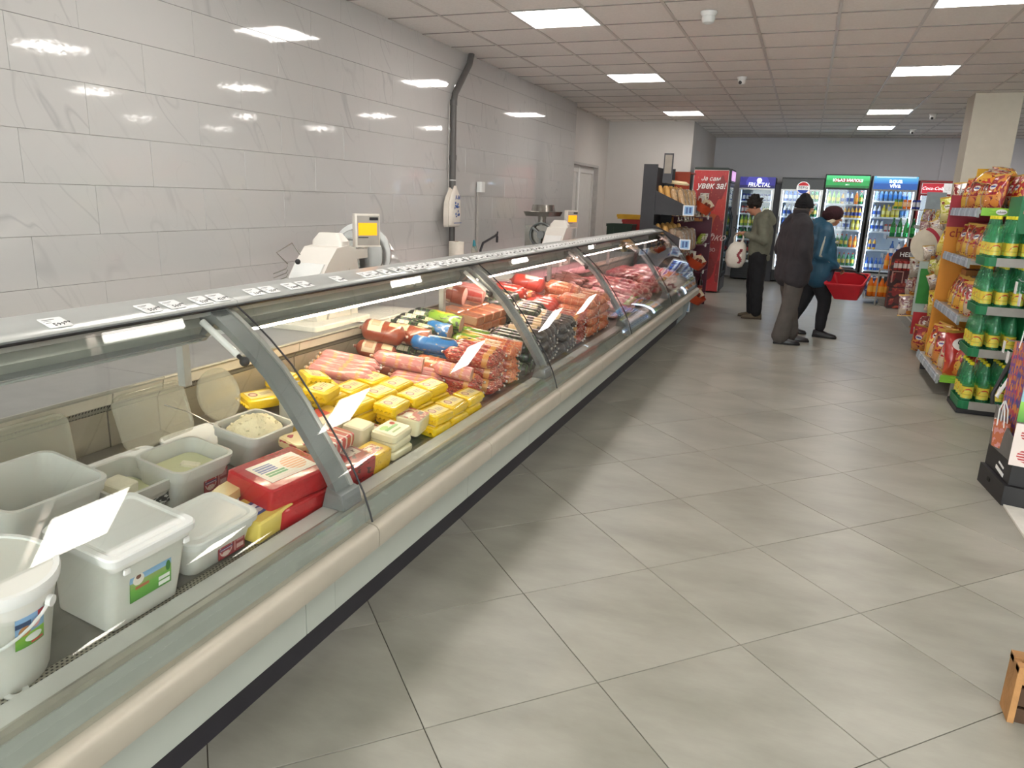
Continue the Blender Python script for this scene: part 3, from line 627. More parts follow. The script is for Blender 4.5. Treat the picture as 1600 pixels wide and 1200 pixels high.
pack('cheese_block', 'red-wrapped cheese block with white stripes behind the rib', 'cheese', -1.47, 2.05, .086, .05, .09, .05, printm('red_white_wrap', 'c3383c', [('s', 5, .3, 'efe3da', 1)], .3, coat=.4), yaw=.1, r=.014)
pack('cheese_wedge', 'pale cheese piece with red rind in cling wrap, above the red block', 'cheese', -1.53, 1.98, .10, .055, .075, .035, printm('red_rind', 'e9cf96', [('n', 3.2, .60, 'b2343a')], .25, coat=.5), yaw=-.2, r=.02)
pack('cheese_slab', 'yellow cheese slab under cling wrap with a blue label, beside the lidded tub', 'cheese', -1.415, 1.60, 0, .068, .085, .07, SLAB, LAB_BLUE, yaw=.05, lsx=.6, lsy=.45, r=.008)
wd = thing('cheese_wedge', 'cling-wrapped pale yellow cheese wedge lying on the blue-labelled slab', 'cheese', (-1.50, 1.575, dz(-1.5)+.075), (0, TILT, .25))
put('wrapper', MB().loft([[(-.03, -.07, 0), (.035, -.07, 0), (.03, -.065, .035), (-.02, -.065, .035)], [(-.04, .0, 0), (.03, .0, 0), (.026, .0, .026), (-.03, 0, .028)], [(-.03, .075, 0), (.035, .075, .0), (.03, .07, .03), (-.02, .07, .03)]]), PALE, wd, ang=20)
pack('cheese_block', 'orange and white boxed cheese block behind the curved rib', 'cheese', -1.62, 2.20, .05, .06, .11, .075, printm('orange_box_wrap', 'f0c63a', [('r', .05, .6, .1, .7, 'c9483a'), ('r', .55, 1, .0, 1, 'ece2c6')], .35), yaw=-.05)
pack('cheese_block', 'white block carton with a torn flap, right of the curved rib', 'cheese', -1.50, 2.26, .03, .045, .055, .085, mat('ivory_carton', 'e9dfbf', .5), yaw=.1)
pack('cheese_block', 'orange holed cheese block with a red label, at the front edge', 'cheese', -1.385, 2.17, 0, .05, .07, .078, GOU, LAB_MEAT, yaw=.03, lsx=.5, lsy=.5)
pack('cheese_slices_pack', 'sliced cheese pack with a cooked meal picture, behind the white packs', 'cheese', -1.48, 2.36, .03, .06, .075, .03, LAB_MEAT, yaw=.1)
G = 'white cheese packs at the front edge'
for k, (x, y, z) in enumerate(((-1.40, 2.35, 0), (-1.405, 2.352, .034), (-1.40, 2.35, .068))):
    pack('white_cheese_pack', ['bottom white cheese pack of the front stack', 'middle white cheese pack of the front stack', 'top white cheese pack with green print, front stack by the orange block'][k], 'cheese', x, y, z, .055, .082, .032, WCH, LAB_GRN if k == 2 else None, yaw=.04*k, group=G, lsx=.85, lsy=.8, r=.02)
pack('white_cheese_pack', 'white pack with a brown meal print, right of the green-printed pack', 'cheese', -1.42, 2.54, .03, .055, .07, .07, WCH, LAB_MEAT, yaw=.15, group=G, lsx=.9, lsy=.9, r=.015)
# yellow foil packs heaped in rows
GY = 'yellow foil cheese packs heaped in the second module'
pY = None
for row, (x, ya, n, layers) in enumerate(((-1.385, 2.66, 3, 2), (-1.495, 2.52, 3, 3), (-1.605, 2.42, 3, 3), (-1.715, 2.38, 3, 3))):
    for l in range(layers):
        for k in range(n):
            if l < layers-2 and k not in (0, n-1) and row > 0: continue
            xx, yy = x+random.uniform(-.006, .006), ya+.165*k+random.uniform(-.006, .006)+.02*(l % 2)
            zz = .0455*l+.001; rot = (random.uniform(-.03, .03), TILT, random.uniform(-.08, .08))
            lb = 'yellow foil cheese pack, %s row of the heap, %s' % (['front', 'second', 'third', 'rear'][row], 'top layer' if l == layers-1 else 'lower layers')
            if not pY: pY = pack('yellow_cheese_pack', lb, 'cheese', xx, yy, zz, .052, .074, .044, YEL, LAB_Y, yaw=0, group=GY, fl=.012, r=.014, lsx=.75, lsy=.62); pY.rotation_euler = rot
            else: dup(pY, (xx, yy, dz(xx)+zz), rot, label=lb)
for k, (x, y, z, yaw) in enumerate(((-1.98, 2.44, .08, .3), (-1.80, 2.44, .10, -.5), (-1.79, 2.40, .15, .9), (-2.00, 2.32, .02, -.4), (-1.70, 2.32, .14, .2))):
    o = dup(pY, (x, y, dz(x)+z), (0, TILT, yaw), label=['yellow foil cheese pack lying beside the pink sausages', 'yellow foil cheese pack tilted behind the white round bucket', 'bright yellow cut cheese pack under the glare on the glass', 'yellow foil pack with a crimped corner left of the round bucket', 'yellow foil cheese pack just right of the rib, above the carton'][k])
# brownish clear cheese bars leaning at the back
BAR = mat('cling_wrapped_cheese_bar', 'c7b03c', .2, noise=.06, coat=.7, bump=.2)
for k, (x, y) in enumerate(((-2.02, 2.50), (-2.02, 2.66), (-2.03, 2.82))):
    pack('cheese_bar', ['first dull yellow cheese bar against the back panel, beside the round frosted lid', 'middle dull yellow cheese bar against the back panel', 'third dull yellow cheese bar against the back panel, next to the sausages'][k], 'cheese', x, y, .01, .055, .075, .065, BAR, group='cheese bars along the back panel', yaw=.1, r=.015)
# ------------------------------------------------------------------ sausages
def casing(nm, base, shapes, warp=.05): return printm(nm, base, shapes, .28, coat=.5, bump=.25, warp=warp)
K = {
 'pink': casing('pink_casing', 'd98a86', [('s', 4, .25, 'e0a06a', 0), ('n', 7, .60, 'ecbcb4')]),
 'brown': casing('brown_casing', '8e3d22', [('r', .22, .5, .1, .95, 'e6d3b4'), ('r', .62, .85, .4, .98, 'e3c9a2'), ('r', .27, .45, .3, .8, 'c9a583')]),
 'blue': casing('blue_casing', '1f74bd', [('e', .25, .75, .14, .3, 'e0a24c'), ('e', .7, .75, .16, .28, '1a1a22'), ('n', 6, .66, 'e8b060')]),
 'black': casing('black_casing', '17181a', [('r', .2, .42, .35, .9, 'e4dfc6'), ('r', .6, .8, .45, .9, 'd8d2ae'), ('n', 14, .68, 'c9c4a0'), ('s', 9, .08, '3a8f36', 0)]),
 'green': casing('green_casing', '7fa82a', [('e', .5, .6, .25, .3, 'e6c03a'), ('n', 5, .6, '1d1d1a')]),
 'red': casing('red_casing', 'b5301f', [('r', .15, .6, .45, .95, 'e6c7a0'), ('r', .2, .5, .6, .8, '3a1a14'), ('n', 13, .60, '4a1510'), ('n', 17, .64, 'f0d9b0'), ('r', .7, .8, 0, 1, 'e0a050')]),
 'orange': casing('orange_casing', 'dd6e33', [('r', .3, .62, .3, .95, 'ecc79a'), ('s', 6, .14, 'f0b07a', 0), ('n', 13, .60, 'a8371c'), ('n', 18, .64, 'f6dcb8'), ('r', .7, .76, 0, 1, 'b53722')]),
 'dark': casing('dark_casing', '332623', [('r', .12, .3, .2, .95, 'd9bb86'), ('r', .45, .62, .3, .95, 'd9bb86'), ('n', 6, .68, '6b7a82'), ('n', 15, .68, 'b9a27a')]),
 'scarlet': casing('scarlet_casing', 'd23a24', [('r', .4, .75, .35, .95, 'f0e2cf')]),
 'dotted': printm('dotted_casing', 'c0392f', [('s', 22, .5, 'eee3da', 0), ('s', 12, .4, 'c0392f', 1), ('r', .3, .55, .5, .98, 'f0ece6'), ('r', .35, .5, .65, .8, '222222')], .35),
 'net': casing('net_casing', 'd9743a', [('s', 14, .2, 'e6b48a', 0), ('s', 6, .25, 'e6b48a', 1)], .02),
}
CUTP = mat('cut_pink_sausage', 'dcab98', .5, noise=.06, scale=90)
CUTD = mat('cut_dark_salami', '8a4a40', .5, noise=.35, scale=160)
TIE = mat('metal_clip', 'c9c4bb', .3, .7)
SM = {}
def sausage(kind, x, y, z, L, r, yaw, lb, group, cut=0, pitch=0.0, roll=0):
    """axis along local x; yaw from +X"""
    key = (kind, round(L, 3), round(r, 3), cut)
    if key in SM:
        o = dup(SM[key], (x, y, z), None, lb, group)
    else:
        t_ = thing('wrapped_sausage' if not cut else 'cut_sausage', lb, 'sausage', (x, y, z), (0, 0, 0), group)
        h = L/2; n = 14
        end = [(.006, 0), (.009, .006), (.006, .011), (r*.45, .020), (r*.82, .032), (r*.98, .048)]
        prof = [(rr, -h+d) for rr, d in end]
        prof += [(r, -h*.3), (r*1.01, h*.3)]
        if cut: prof += [(r*.99, h)]
        else: prof += [(rr, h-d) for rr, d in end[::-1]]
        put('casing', MB().lathe(prof, n, axis='x'), K[kind], t_)
        put('clip', MB().lathe([(.005, -h-.004), (.008, -h+.002), (.008, -h+.008), (.005, -h+.012)], 8, axis='x'), TIE, t_)
        if cut: put('cut_face', MB().lathe([(r*.97, h-.002), (r*.97, h+.0015), (r*.9, h+.003)], n, axis='x'), CUTD if kind in ('dark', 'black') else CUTP, t_)
        else: put('clip', MB().lathe([(.005, h-.012), (.008, h-.008), (.008, h-.002), (.005, h+.004)], 8, axis='x'), TIE, t_)
        SM[key] = t_; o = t_
    o.location.x = max(-2.06+L/2*cos(yaw), min(o.location.x, -1.345-L/2*cos(yaw)))
    o.rotation_euler = (Matrix.Rotation(TILT, 3, 'Y') @ Matrix.Rotation(yaw, 3, 'Z') @ Matrix.Rotation(pitch, 3, 'Y') @ Matrix.Rotation(roll, 3, 'X')).to_euler()
    return o
def bunch(kind, cx, cy, L, r, yawd, cols, layers, lb, group=None, z0=0, rows=1, cut=0, jit=.12):
    """cols side by side (across the axis), stacked in layers, rows end to end; deck frame"""
    yaw = radians(yawd); ax = (cos(yaw), sin(yaw)); pr = (-sin(yaw), cos(yaw)); group = group or lb
    for l in range(layers):
        for k in range(cols-(l % 2 if cols > 1 else 0)):
            for q in range(rows):
                a = (k-(cols-1)/2+.5*(l % 2 if cols > 1 else 0))*2*r*1.02; b_ = (q-(rows-1)/2)*L*1.02
                x = cx+pr[0]*a+ax[0]*b_+random.uniform(-.004, .004); y = cy+pr[1]*a+ax[1]*b_+random.uniform(-.012, .012)
                z = dz(x)+r+z0+l*r*1.75
                lb2 = lb+(', top layer' if l == layers-1 and layers > 1 else ', lower layers' if layers > 1 else '')
                sausage(kind, x, y, z, L, r, yaw+random.uniform(-jit, jit)*.5, lb2, group, cut=1 if (cut and l == layers-1 and k == cols-1) else 0, roll=random.uniform(-.5, .9))
bunch('pink', -1.87, 2.74, .30, .029, 20, 5, 3, 'pink sausage in the bunch behind the yellow packs', z0=.0)
bunch('pink', -1.62, 2.96, .26, .028, 22, 6, 2, 'pink sausage in the bunch right of the yellow packs', z0=.02)
sausage('pink', -1.73, 2.96, dz(-1.73)+.155, .25, .038, radians(20), 'thick cut pink sausage with a pale round face, lying on the pink bunches', 'cut sausages', cut=1)
bunch('brown', -1.93, 3.10, .24, .044, 16, 2, 2, 'brown sausage with cream labels in the lower pair at the back', z0=.0)
sausage('brown', -1.91, 3.14, dz(-1.91)+.215, .25, .056, radians(16), 'big brown sausage with cream labels lying on the brown pair', 'brown sausages', roll=.4)
sausage('brown', -1.84, 3.27, dz(-1.84)+.20, .22, .052, radians(14), 'cut brown sausage with a pale round face next to the big brown one', 'brown sausages', cut=1)
bunch('orange', -1.66, 3.20, .24, .036, 14, 3, 2, 'small orange sausage under the blue ones', z0=.0)
bunch('blue', -1.68, 3.40, .24, .040, 14, 3, 2, 'blue and black printed sausage under the long blue one', z0=.0)
sausage('blue', -1.70, 3.29, dz(-1.70)+.185, .28, .047, radians(20), 'long bright blue sausage lying across the pile', 'blue sausages', roll=.5)
sausage('blue', -1.80, 3.50, dz(-1.80)+.20, .16, .050, radians(8), 'short cut blue sausage with a pink face', 'blue sausages', cut=1)
bunch('black', -1.93, 3.56, .28, .040, 16, 5, 3, 'black sausage with a pale label at the back, above the blue sausages', z0=.02)
sausage('green', -1.82, 3.62, dz(-1.82)+.23, .22, .050, radians(10), 'green and yellow cut sausage beside the black ones', 'cut sausages', cut=1)
bunch('green', -1.66, 3.66, .22, .036, 12, 4, 3, 'green and yellow sausage in front of the orange netted packs', z0=.0)
cd = thing('cheese_round', 'small white round lying in front of the black sausages', 'cheese', (-1.80, 3.40, dz(-1.80)+.155), (0, TILT, 0))
put('disc', MB().lathe([(.036, 0), (.04, .006), (.04, .016), (.036, .022)], 20), WCH, cd)
for l in range(4):
    for k in range(4):
        for q in range(2):
            xx, yy = -1.93+.13*q, 3.90+.125*k+.02*l
            pack('netted_pack', 'orange netted sausage pack in the block under the red-dotted ham, %s layer' % ['bottom', 'second', 'third', 'top'][l], 'sausage', xx, yy, .005+.056*l, .062, .058, .054, K['net'], group='orange netted packs', yaw=random.uniform(-.05, .05), r=.012)
sausage('dotted', -1.94, 4.22, dz(-1.94)+.30, .20, .055, radians(12), 'red-dotted white ham with a cut pink face, on the orange packs', 'hams', cut=1)
sausage('brown', -1.97, 4.06, dz(-1.97)+.295, .15, .056, radians(8), 'plump pinkish brown cut ham left of the red-dotted ham', 'hams', cut=1)
bunch('black', -1.90, 4.56, .30, .045, 14, 4, 3, 'black wrapped sausage with blue print behind the dark salamis', z0=.02)
bunch('scarlet', -1.92, 4.86, .26, .052, 12, 2, 3, 'scarlet sausage with a white label left of the second rib', z0=.0)
bunch('red', -1.90, 5.08, .26, .046, 12, 2, 3, 'red sausage stacked under the bright scarlet one', z0=.0)
sausage('scarlet', -1.86, 5.10, dz(-1.86)+.29, .28, .058, radians(18), 'bright scarlet sausage with a white label right of the second rib', 'scarlet sausages', roll=.6)
# front row: the ends point at the glass
bunch('red', -1.50, 3.14, .27, .034, 14, 3, 2, 'dark red sausage with a printed label at the front edge', z0=.0)
sausage('pink', -1.49, 3.06, dz(-1.49)+.155, .20, .036, radians(12), 'pale cut sausage with a grey face beside the yellow packs', 'cut sausages', cut=1)
bunch('red', -1.50, 3.37, .30, .039, 14, 3, 3, 'large red sausage in the stack at the front edge', z0=.0)
bunch('orange', -1.50, 3.62, .28, .037, 16, 3, 3, 'orange sausage in the front pile left of the second rib', z0=.0, cut=1)
bunch('black', -1.50, 3.89, .30, .036, 14, 4, 3, 'black sausage with orange and white print, centre of the pile', z0=.0)
bunch('dark', -1.50, 4.24, .30, .039, 14, 5, 3, 'dark salami with beige labels left of the second rib', z0=.0, cut=1)
bunch('dark', -1.70, 4.10, .24, .036, 14, 6, 2, 'dark salami with beige labels in front of the netted packs', z0=.0, cut=1)
bunch('dark', -1.50, 4.62, .31, .037, 12, 5, 3, 'dark salami in the tall stack right of the second rib', z0=.0)
bunch('black', -1.72, 4.66, .28, .040, 14, 5, 3, 'black and silver sausage above the dark salamis', z0=.0)
bunch('red', -1.50, 4.93, .28, .034, 12, 4, 3, 'small red net sausage at the front edge of the third module', z0=.0)
bunch('scarlet', -1.72, 5.02, .26, .04, 12, 4, 3, 'scarlet sausage in the stack under the long scarlet one', z0=.0)
bunch('orange', -1.50, 5.24, .30, .038, 12, 4, 4, 'orange striped sausage in the big stack of the third module', z0=.0, cut=1)
bunch('orange', -1.68, 5.40, .30, .038, 14, 5, 4, 'thick orange sausage at the back of the big orange stack', z0=.02, cut=1)
bunch('orange', -1.50, 5.56, .30, .037, 12, 4, 4, 'orange sausage at the far end of the big orange stack', z0=.0)
# smoked meat and raw cuts
SMOKE = mat('smoked_meat', '7a3a2c', .4, noise=.35, scale=16, bump=.7, bscale=30, coat=.3)
def rawm(nm, a, b_, sc):
    m, t, b = nt(nm); tc = t.nodes.new('ShaderNodeTexCoord'); n = t.nodes.new('ShaderNodeTexNoise'); n.inputs['Scale'].default_value = sc; n.inputs['Detail'].default_value = 3; n.inputs['Distortion'].default_value = 1.4
    t.links.new(tc.outputs['Object'], n.inputs['Vector']); r = t.nodes.new('ShaderNodeValToRGB'); e = r.color_ramp.elements
    e[0].position = .45; e[1].position = .58; e[0].color = hexc(a); e[1].color = hexc(b_); t.links.new(n.outputs['Fac'], r.inputs[0]); t.links.new(r.outputs[0], b.inputs['Base Color'])
    b.inputs['Roughness'].default_value = .28; b.inputs['Coat Weight'].default_value = .4; return m
RAW, BACON, PORK = rawm('raw_meat', 'a8343c', 'dba69c', 14), rawm('bacon', '9a3b32', 'e6c4b2', 22), rawm('pink_pork', 'c9646a', 'ecc4bc', 9)
def lump(name, lb, x, y, z, a, b_, c, yaw, m, group, seed):
    rnd = random.Random(seed); rings, n, R_ = [], 14, 8
    ph = [rnd.uniform(0, 6.28) for _ in range(5)]
    for i in range(R_+1):
        th = pi*(.04+.92*i/R_); ring = []
        for k in range(n):
            f = 2*pi*k/n; w_ = 1+.13*sin(2*f+ph[0])+.10*sin(3*f+ph[1]+th*2)+.07*sin(5*th+ph[2]+f)
            cx_, cz_ = cos(f), sin(f)
            ring.append((-a*cos(th), b_*sin(th)**.6*cx_*w_, c*sin(th)**.6*(abs(cz_)**.8*(1 if cz_ > 0 else -1))*w_*(.8 if cz_ < 0 else 1)))
        rings.append(ring)
    t_ = thing(name, lb, 'meat', (x, y, z), (0, TILT, yaw), group); put('piece', MB().loft(rings), m, t_, ang=70)
    if rnd.random() < .5: put('fat_edge', MB().tube([(-a*.6, b_*.55, c*.55), (0, b_*.62, c*.78), (a*.6, b_*.5, c*.6)], [.004, .009, .004], 6), PORK, t_)
    return t_
s_ = 0
def heap(m, cat, lb, x0, x1, y0, y1, nx, ny, layers, a, b_, c, yaw, group):
    global s_
    for l in range(layers):
        for i in range(nx):
            for j in range(ny):
                s_ += 1; x = x0+(x1-x0)*(i+.5)/nx+random.uniform(-.02, .02); y = y0+(y1-y0)*(j+.5)/ny+random.uniform(-.02, .02)
                lump(cat, lb+', %s layer' % ['bottom', 'middle', 'upper', 'top'][l], x, y, dz(x)+c*.9+l*c*1.5, a, b_, c, yaw+random.uniform(-.3, .3), m, group, s_)
heap(SMOKE, 'smoked_meat', 'brown smoked meat piece in the heap at the back of the third module', -2.06, -1.84, 5.2, 6.0, 2, 5, 3, .10, .055, .035, .5, 'smoked meat at the back')
heap(BACON, 'bacon_slab', 'streaky bacon slab behind the orange sausages', -1.84, -1.62, 5.45, 5.85, 2, 3, 3, .09, .06, .03, .4, 'bacon slabs')
heap(SMOKE, 'smoked_meat', 'smoked sausage ring in the bundle left of the third rib', -2.04, -1.84, 6.0, 6.6, 2, 4, 4, .12, .05, .035, .3, 'smoked bundle by the third rib')
heap(PORK, 'pork_cut', 'pale pink pork cut in the near heap of the fourth module', -1.84, -1.42, 5.95, 6.8, 4, 4, 2, .10, .08, .035, .3, 'pork cuts')
heap(RAW, 'raw_meat_cut', 'red raw meat cut in the middle heap of the fourth module', -1.98, -1.44, 6.85, 7.7, 4, 4, 2, .12, .08, .04, .2, 'raw meat cuts')
heap(RAW, 'raw_meat_cut', 'dark red meat cut in the heap of the farthest module', -1.95, -1.44, 7.85, 8.7, 3, 4, 2, .13, .09, .045, .2, 'dark meat cuts')
heap(PORK, 'pork_cut', 'pink pork cut at the far end of the farthest module', -1.9, -1.44, 8.8, 9.5, 3, 3, 2, .11, .09, .04, .2, 'far pork cuts')
# papers on the worktop: white sheets and the pink wrapping paper over the ledge
def sheet(name, lb, x0, x1, y0, y1, z, m, droop=.0, n=8):
    mb = MB(); g = []
    for j in range(n+1):
        f = j/n; s1 = 1
        row = [(x0, y0+(y1-y0)*f, z+.003*sin(7*f)), ((x0+x1)/2, y0+(y1-y0)*f+.01*sin(5*f), z+.006+.004*sin(9*f)), (x1, y0+(y1-y0)*f, z+.004)]
        row += [(x1+.012, y0+(y1-y0)*f, z-.01), (x1+.016+.006*sin(9*f), y0+(y1-y0)*f, z-droop*(.35+.65*abs(sin(pi*(f*1.5+.15)))))]
        g.append(row)
    mb.loft(g, (0, 0), closed=False)
    o = put(name, mb, m, None); md = o.modifiers.new('thickness', 'SOLIDIFY'); md.thickness = .0008
    tag(o, lb, 'paper'); return o
NEWS = printm('printed_sheet', 'e6e2d8', [('s', 18, .3, 'b9b5ac', 0), ('s', 5, .1, 'e6e2d8', 1)], .7)
PINKP = mat('pink_wrapping_paper', 'd99aa2', .6, noise=.03)
sheet('printed_paper', 'white printed paper sheets hanging over the ledge behind the black sausages', -2.34, -2.05, 3.20, 3.75, .906, NEWS, .05)
sheet('wrapping_paper', 'pink wrapping paper hanging over the ledge of the third module', -2.30, -2.05, 5.35, 7.6, .906, PINKP, .07, 16)
sheet('printed_paper', 'white paper stack lying on the worktop beyond the second rib', -2.36, -2.10, 4.75, 5.3, .906, NEWS, .0)
cb = thing('cutting_board', 'thick white cutting board lying on the grey worktop behind the front tubs', 'cutting board', (-2.24, 3.10, .905), (0, 0, 0))
put('board', MB().rrect([(0, .13, .24, .01), (.022, .13, .24, .01), (.025, .127, .237, .01)], 4), mat('board_plastic', 'e3dfd2', .45), cb)
cb2 = thing('cutting_board', 'white cutting board on the worktop behind the third module', 'cutting board', (-2.26, 5.6, .905), (0, 0, 0))
put('board', MB().rrect([(0, .12, .2, .01), (.02, .12, .2, .01), (.023, .117, .197, .01)], 4), mat('board_plastic', 'e3dfd2', .45), cb2)
# ------------------------------------------------------------------ price cards on the canopy
TC = [(-1.7135, 1.2075), (-1.74, 1.2155), (-1.775, 1.2215)]
def tagcard(y, price, lb, group=None, w_=.062, yaw=0, k=0):
    t_ = thing('price_card', lb, 'price card', (-1.742, y, 1.2165+k*.0012), (0, .30, yaw), group or 'price cards along the canopy')
    put('card', MB().rrect([(0, .028, w_/2, .004), (.0009, .028, w_/2, .004)], 3), PAPER, t_)
    text(price, .021, INK, t_, (.013, .012, .0012), (0, 0, pi/2), bold=.0006, ex=.0002)
    put('print_line', MB().box(-.018, -.016, -.024, .008, .0009, .0013).box(-.010, -.009, -.024, -.004, .0009, .0013).box(0.0, .001, -.024, -.01, .0009, .0013), INK, t_, smooth=False)
    return t_
seen = [(1.285, '599⁹⁹', 'first'), (1.575, '559⁹⁹', 'second'), (1.665, '509⁹⁹', 'third'), (1.775, '529⁹⁹', 'fourth'), (1.85, '429⁹⁹', 'fifth'), (2.02, '169⁹⁹', 'sixth'), (2.10, '159⁹⁹', 'seventh'), (2.22, '1399⁹⁹', 'eighth'), (2.30, '229⁹⁹', 'ninth'), (2.52, '999⁹⁹', 'tenth'), (2.72, '499⁹⁹', 'eleventh'), (2.79, '349⁹⁹', 'twelfth'), (2.88, '89⁹⁹', 'thirteenth')]
cards = {}
for y, p_, n_ in seen: cards[y] = tagcard(y, p_, 'white price card reading %s on the canopy, %s from the near end' % (p_[:-2], n_), yaw=random.uniform(-.06, .06))
y = 2.98; kk = 0; pc = cards[2.88]
while y < 9.3:
    kk += 1
    mod = 'second' if y < 3.85 else 'third' if y < 5.8 else 'fourth' if y < 7.75 else 'farthest'
    dup(pc, (-1.742+random.uniform(-.006, .008), y, 1.2165+.0012*(kk % 2)), (0, .30, random.uniform(-.15, .15)), label='white price card in the dense row on the canopy of the %s module' % mod, group='dense price cards, %s module' % mod)
    y += random.uniform(.066, .09)
for k, (y, dy) in enumerate(((3.02, .07), (3.12, .08), (4.35, .07))):
    t_ = thing('clear_price_holder', ['small clear price holder clipped under the canopy front', 'second clear price holder clipped under the canopy front', 'clear price holder clipped under the canopy near the second rib'][k], 'price holder', (-1.70, y, 1.15), (0, .9, 0))
    put('pocket', MB().box(-.02, .02, -dy/2, dy/2, 0, .001), CLEAR, t_, smooth=False); put('clip', MB().box(-.024, -.02, -.01, .01, -.001, .004), WHITE, t_, smooth=False)
# ------------------------------------------------------------------ behind the counter
ABS = mat('scale_housing', 'dcd6ce', .38, noise=.015)
LCD = mat('orange_lcd', 'ff9a10', .4, noise=.02, emit=1.15)
def scale(lb, x, y, s=1.0):
    """counter scale with a sloping housing, a printer nose and a display on a neck; faces the aisle"""
    t_ = thing('weighing_scale', lb, 'scale', (x, y, .905), (0, 0, 0), 'scales on the worktop')
    pr = [(-.22, 0), (-.24, .10), (-.235, .16), (-.12, .30), (-.04, .375), (.06, .385), (.13, .37), (.15, .25), (.13, .12), (.14, 0)]   # side outline in (y,z)
    def side(pts, x0, x1): return MB().loft([[(x0, a, b_) for a, b_ in pts], [(x0+.012, a*1.0, b_) for a, b_ in pts], [(x1-.012, a, b_) for a, b_ in pts], [(x1, a, b_) for a, b_ in pts]])
    put('housing', side(pr, -.10, .10), ABS, t_, ang=28)
    put('side_cover', side([(-.15, .02), (-.10, .12), (-.02, .22), (.05, .27), (.06, .02)], .10, .106), mat('scale_cover', 'd3ccc3', .4), t_, ang=28)
    put('key_panel', side([(-.247, .09), (-.252, .16), (-.135, .30), (-.12, .30), (-.235, .15), (-.24, .09)], -.085, .085), WHITE, t_, ang=20)
    put('nose', MB().rrect([(0, .095, .045, .02), (.06, .093, .043, .02), (.10, .06, .03, .02)], 4), ABS, t_, loc=(0, .05, .345))
    put('neck', MB().box(-.03, .03, .14, .35, .30, .35).box(-.02, .02, .33, .37, .30, .40), ABS, t_, smooth=False)
    d_ = put('display_head', MB().rrect([(0, .032, .09, .012), (.22, .032, .09, .012)], 4), mat('display_frame', 'd9d2c8', .4), t_, loc=(.02, .36, .36), rot=(0, 0, -.62))
    d_.scale = (.82, .82, .82)
    put('bezel', MB().box(.0325, .0335, -.078, .078, .012, .208), mat('display_bezel', 'a09b94', .4), d_, smooth=False)
    put('screen', MB().box(.0335, .035, -.070, .062, .078, .160), LCD, d_, smooth=False)
    put('badge', MB().box(.0335, .0345, .01, .072, .178, .198), BLACK, d_, smooth=False)
    put('logo_strip', MB().box(.0335, .0345, -.072, -.0, .060, .067), DARK, d_, smooth=False)
    put('weighing_plate', MB().rrect([(0, .13, .16, .015), (.012, .13, .16, .015)], 3), STEEL, t_, loc=(-.26, -.0, .14)); put('plate_support', MB().box(-.36, -.12, -.1, .1, 0, .14), ABS, t_, smooth=False)
    for a in (-.18, .10): put('foot', MB().lathe([(.018, -.002), (.018, .01)], 12), BLACK, t_, loc=(.05, a, 0))
    return t_
scale('beige counter scale with a lit orange screen, behind the second module', -2.30, 3.22)
scale('smaller looking counter scale with an orange screen, behind the fourth module', -2.30, 7.12)
# wire rack behind the first scale
wr = thing('paper_roll_holder', 'wire holder with white paper slips left of the nearer scale', 'holder', (-2.36, 2.93, .905), (0, 0, 0))
put('base_sheet', MB().box(-.06, .06, -.06, .06, 0, .13), PAPER, wr, smooth=False)
for k in range(7): put('wire', MB().tube([(.0, -.05, .14+.02*k), (.02, .02, .16+.02*k), (.0, .06, .17+.02*k)], .0025, 5), STEEL, wr)
put('arm', MB().tube([(0, .06, .3), (0, -.02, .36), (0, .10, .40), (0, .16, .34)], .003, 6), STEEL, wr); put('knob', MB().ball((.03, .10, .31), .014), BLACK, wr)
# meat slicer
sl = thing('meat_slicer', 'silver meat slicer with a round blade guard, right of the nearer scale', 'slicer', (-2.74, 4.22, .90), (0, 0, 0))
POL = mat('polished_aluminium', 'cfcdca', .28, .7, noise=.03)
put('base', MB().rrect([(0, .20, .26, .05), (.05, .20, .26, .05), (.08, .16, .22, .05)], 5), POL, sl)
put('motor_dome', MB().lathe([(.20, 0), (.20, .02), (.17, .05), (.12, .07), (.03, .075)], 28, axis='y'), POL, sl, loc=(.05, -.06, .27), rot=(0, 0, .2))
put('blade', MB().lathe([(.165, 0), (.17, .004), (.165, .008)], 36, axis='y'), mat('blade_steel', 'b5b3b0', .25, .8), sl, loc=(.05, -.10, .26), rot=(0, 0, .2))
put('drive_housing', MB().lathe([(.14, -.10), (.15, -.06), (.15, .08), (.13, .15), (.08, .17)], 24, axis='y'), POL, sl, loc=(.06, .06, .16))
put('thickness_plate', MB().box(-.13, .13, -.012, .012, 0, .26), STEEL, sl, loc=(-.02, -.20, .10), rot=(0, 0, .15), smooth=False)
put('carriage', MB().box(-.12, .10, -.10, .06, 0, .015), STEEL, sl, loc=(.02, -.26, .12), smooth=False)
put('guard', MB().loft([[(-.10, .12, .10), (.10, .12, .10), (.12, .12, .30), (.05, .12, .42), (-.08, .12, .42)], [(-.09, .22, .12), (.10, .22, .12), (.12, .24, .28), (.05, .22, .38), (-.08, .22, .38)]]), POL, sl, ang=25)
put('knob', MB().lathe([(.02, 0), (.022, .03), (.015, .04)], 16, axis='y'), POL, sl, loc=(.10, .235, .24))
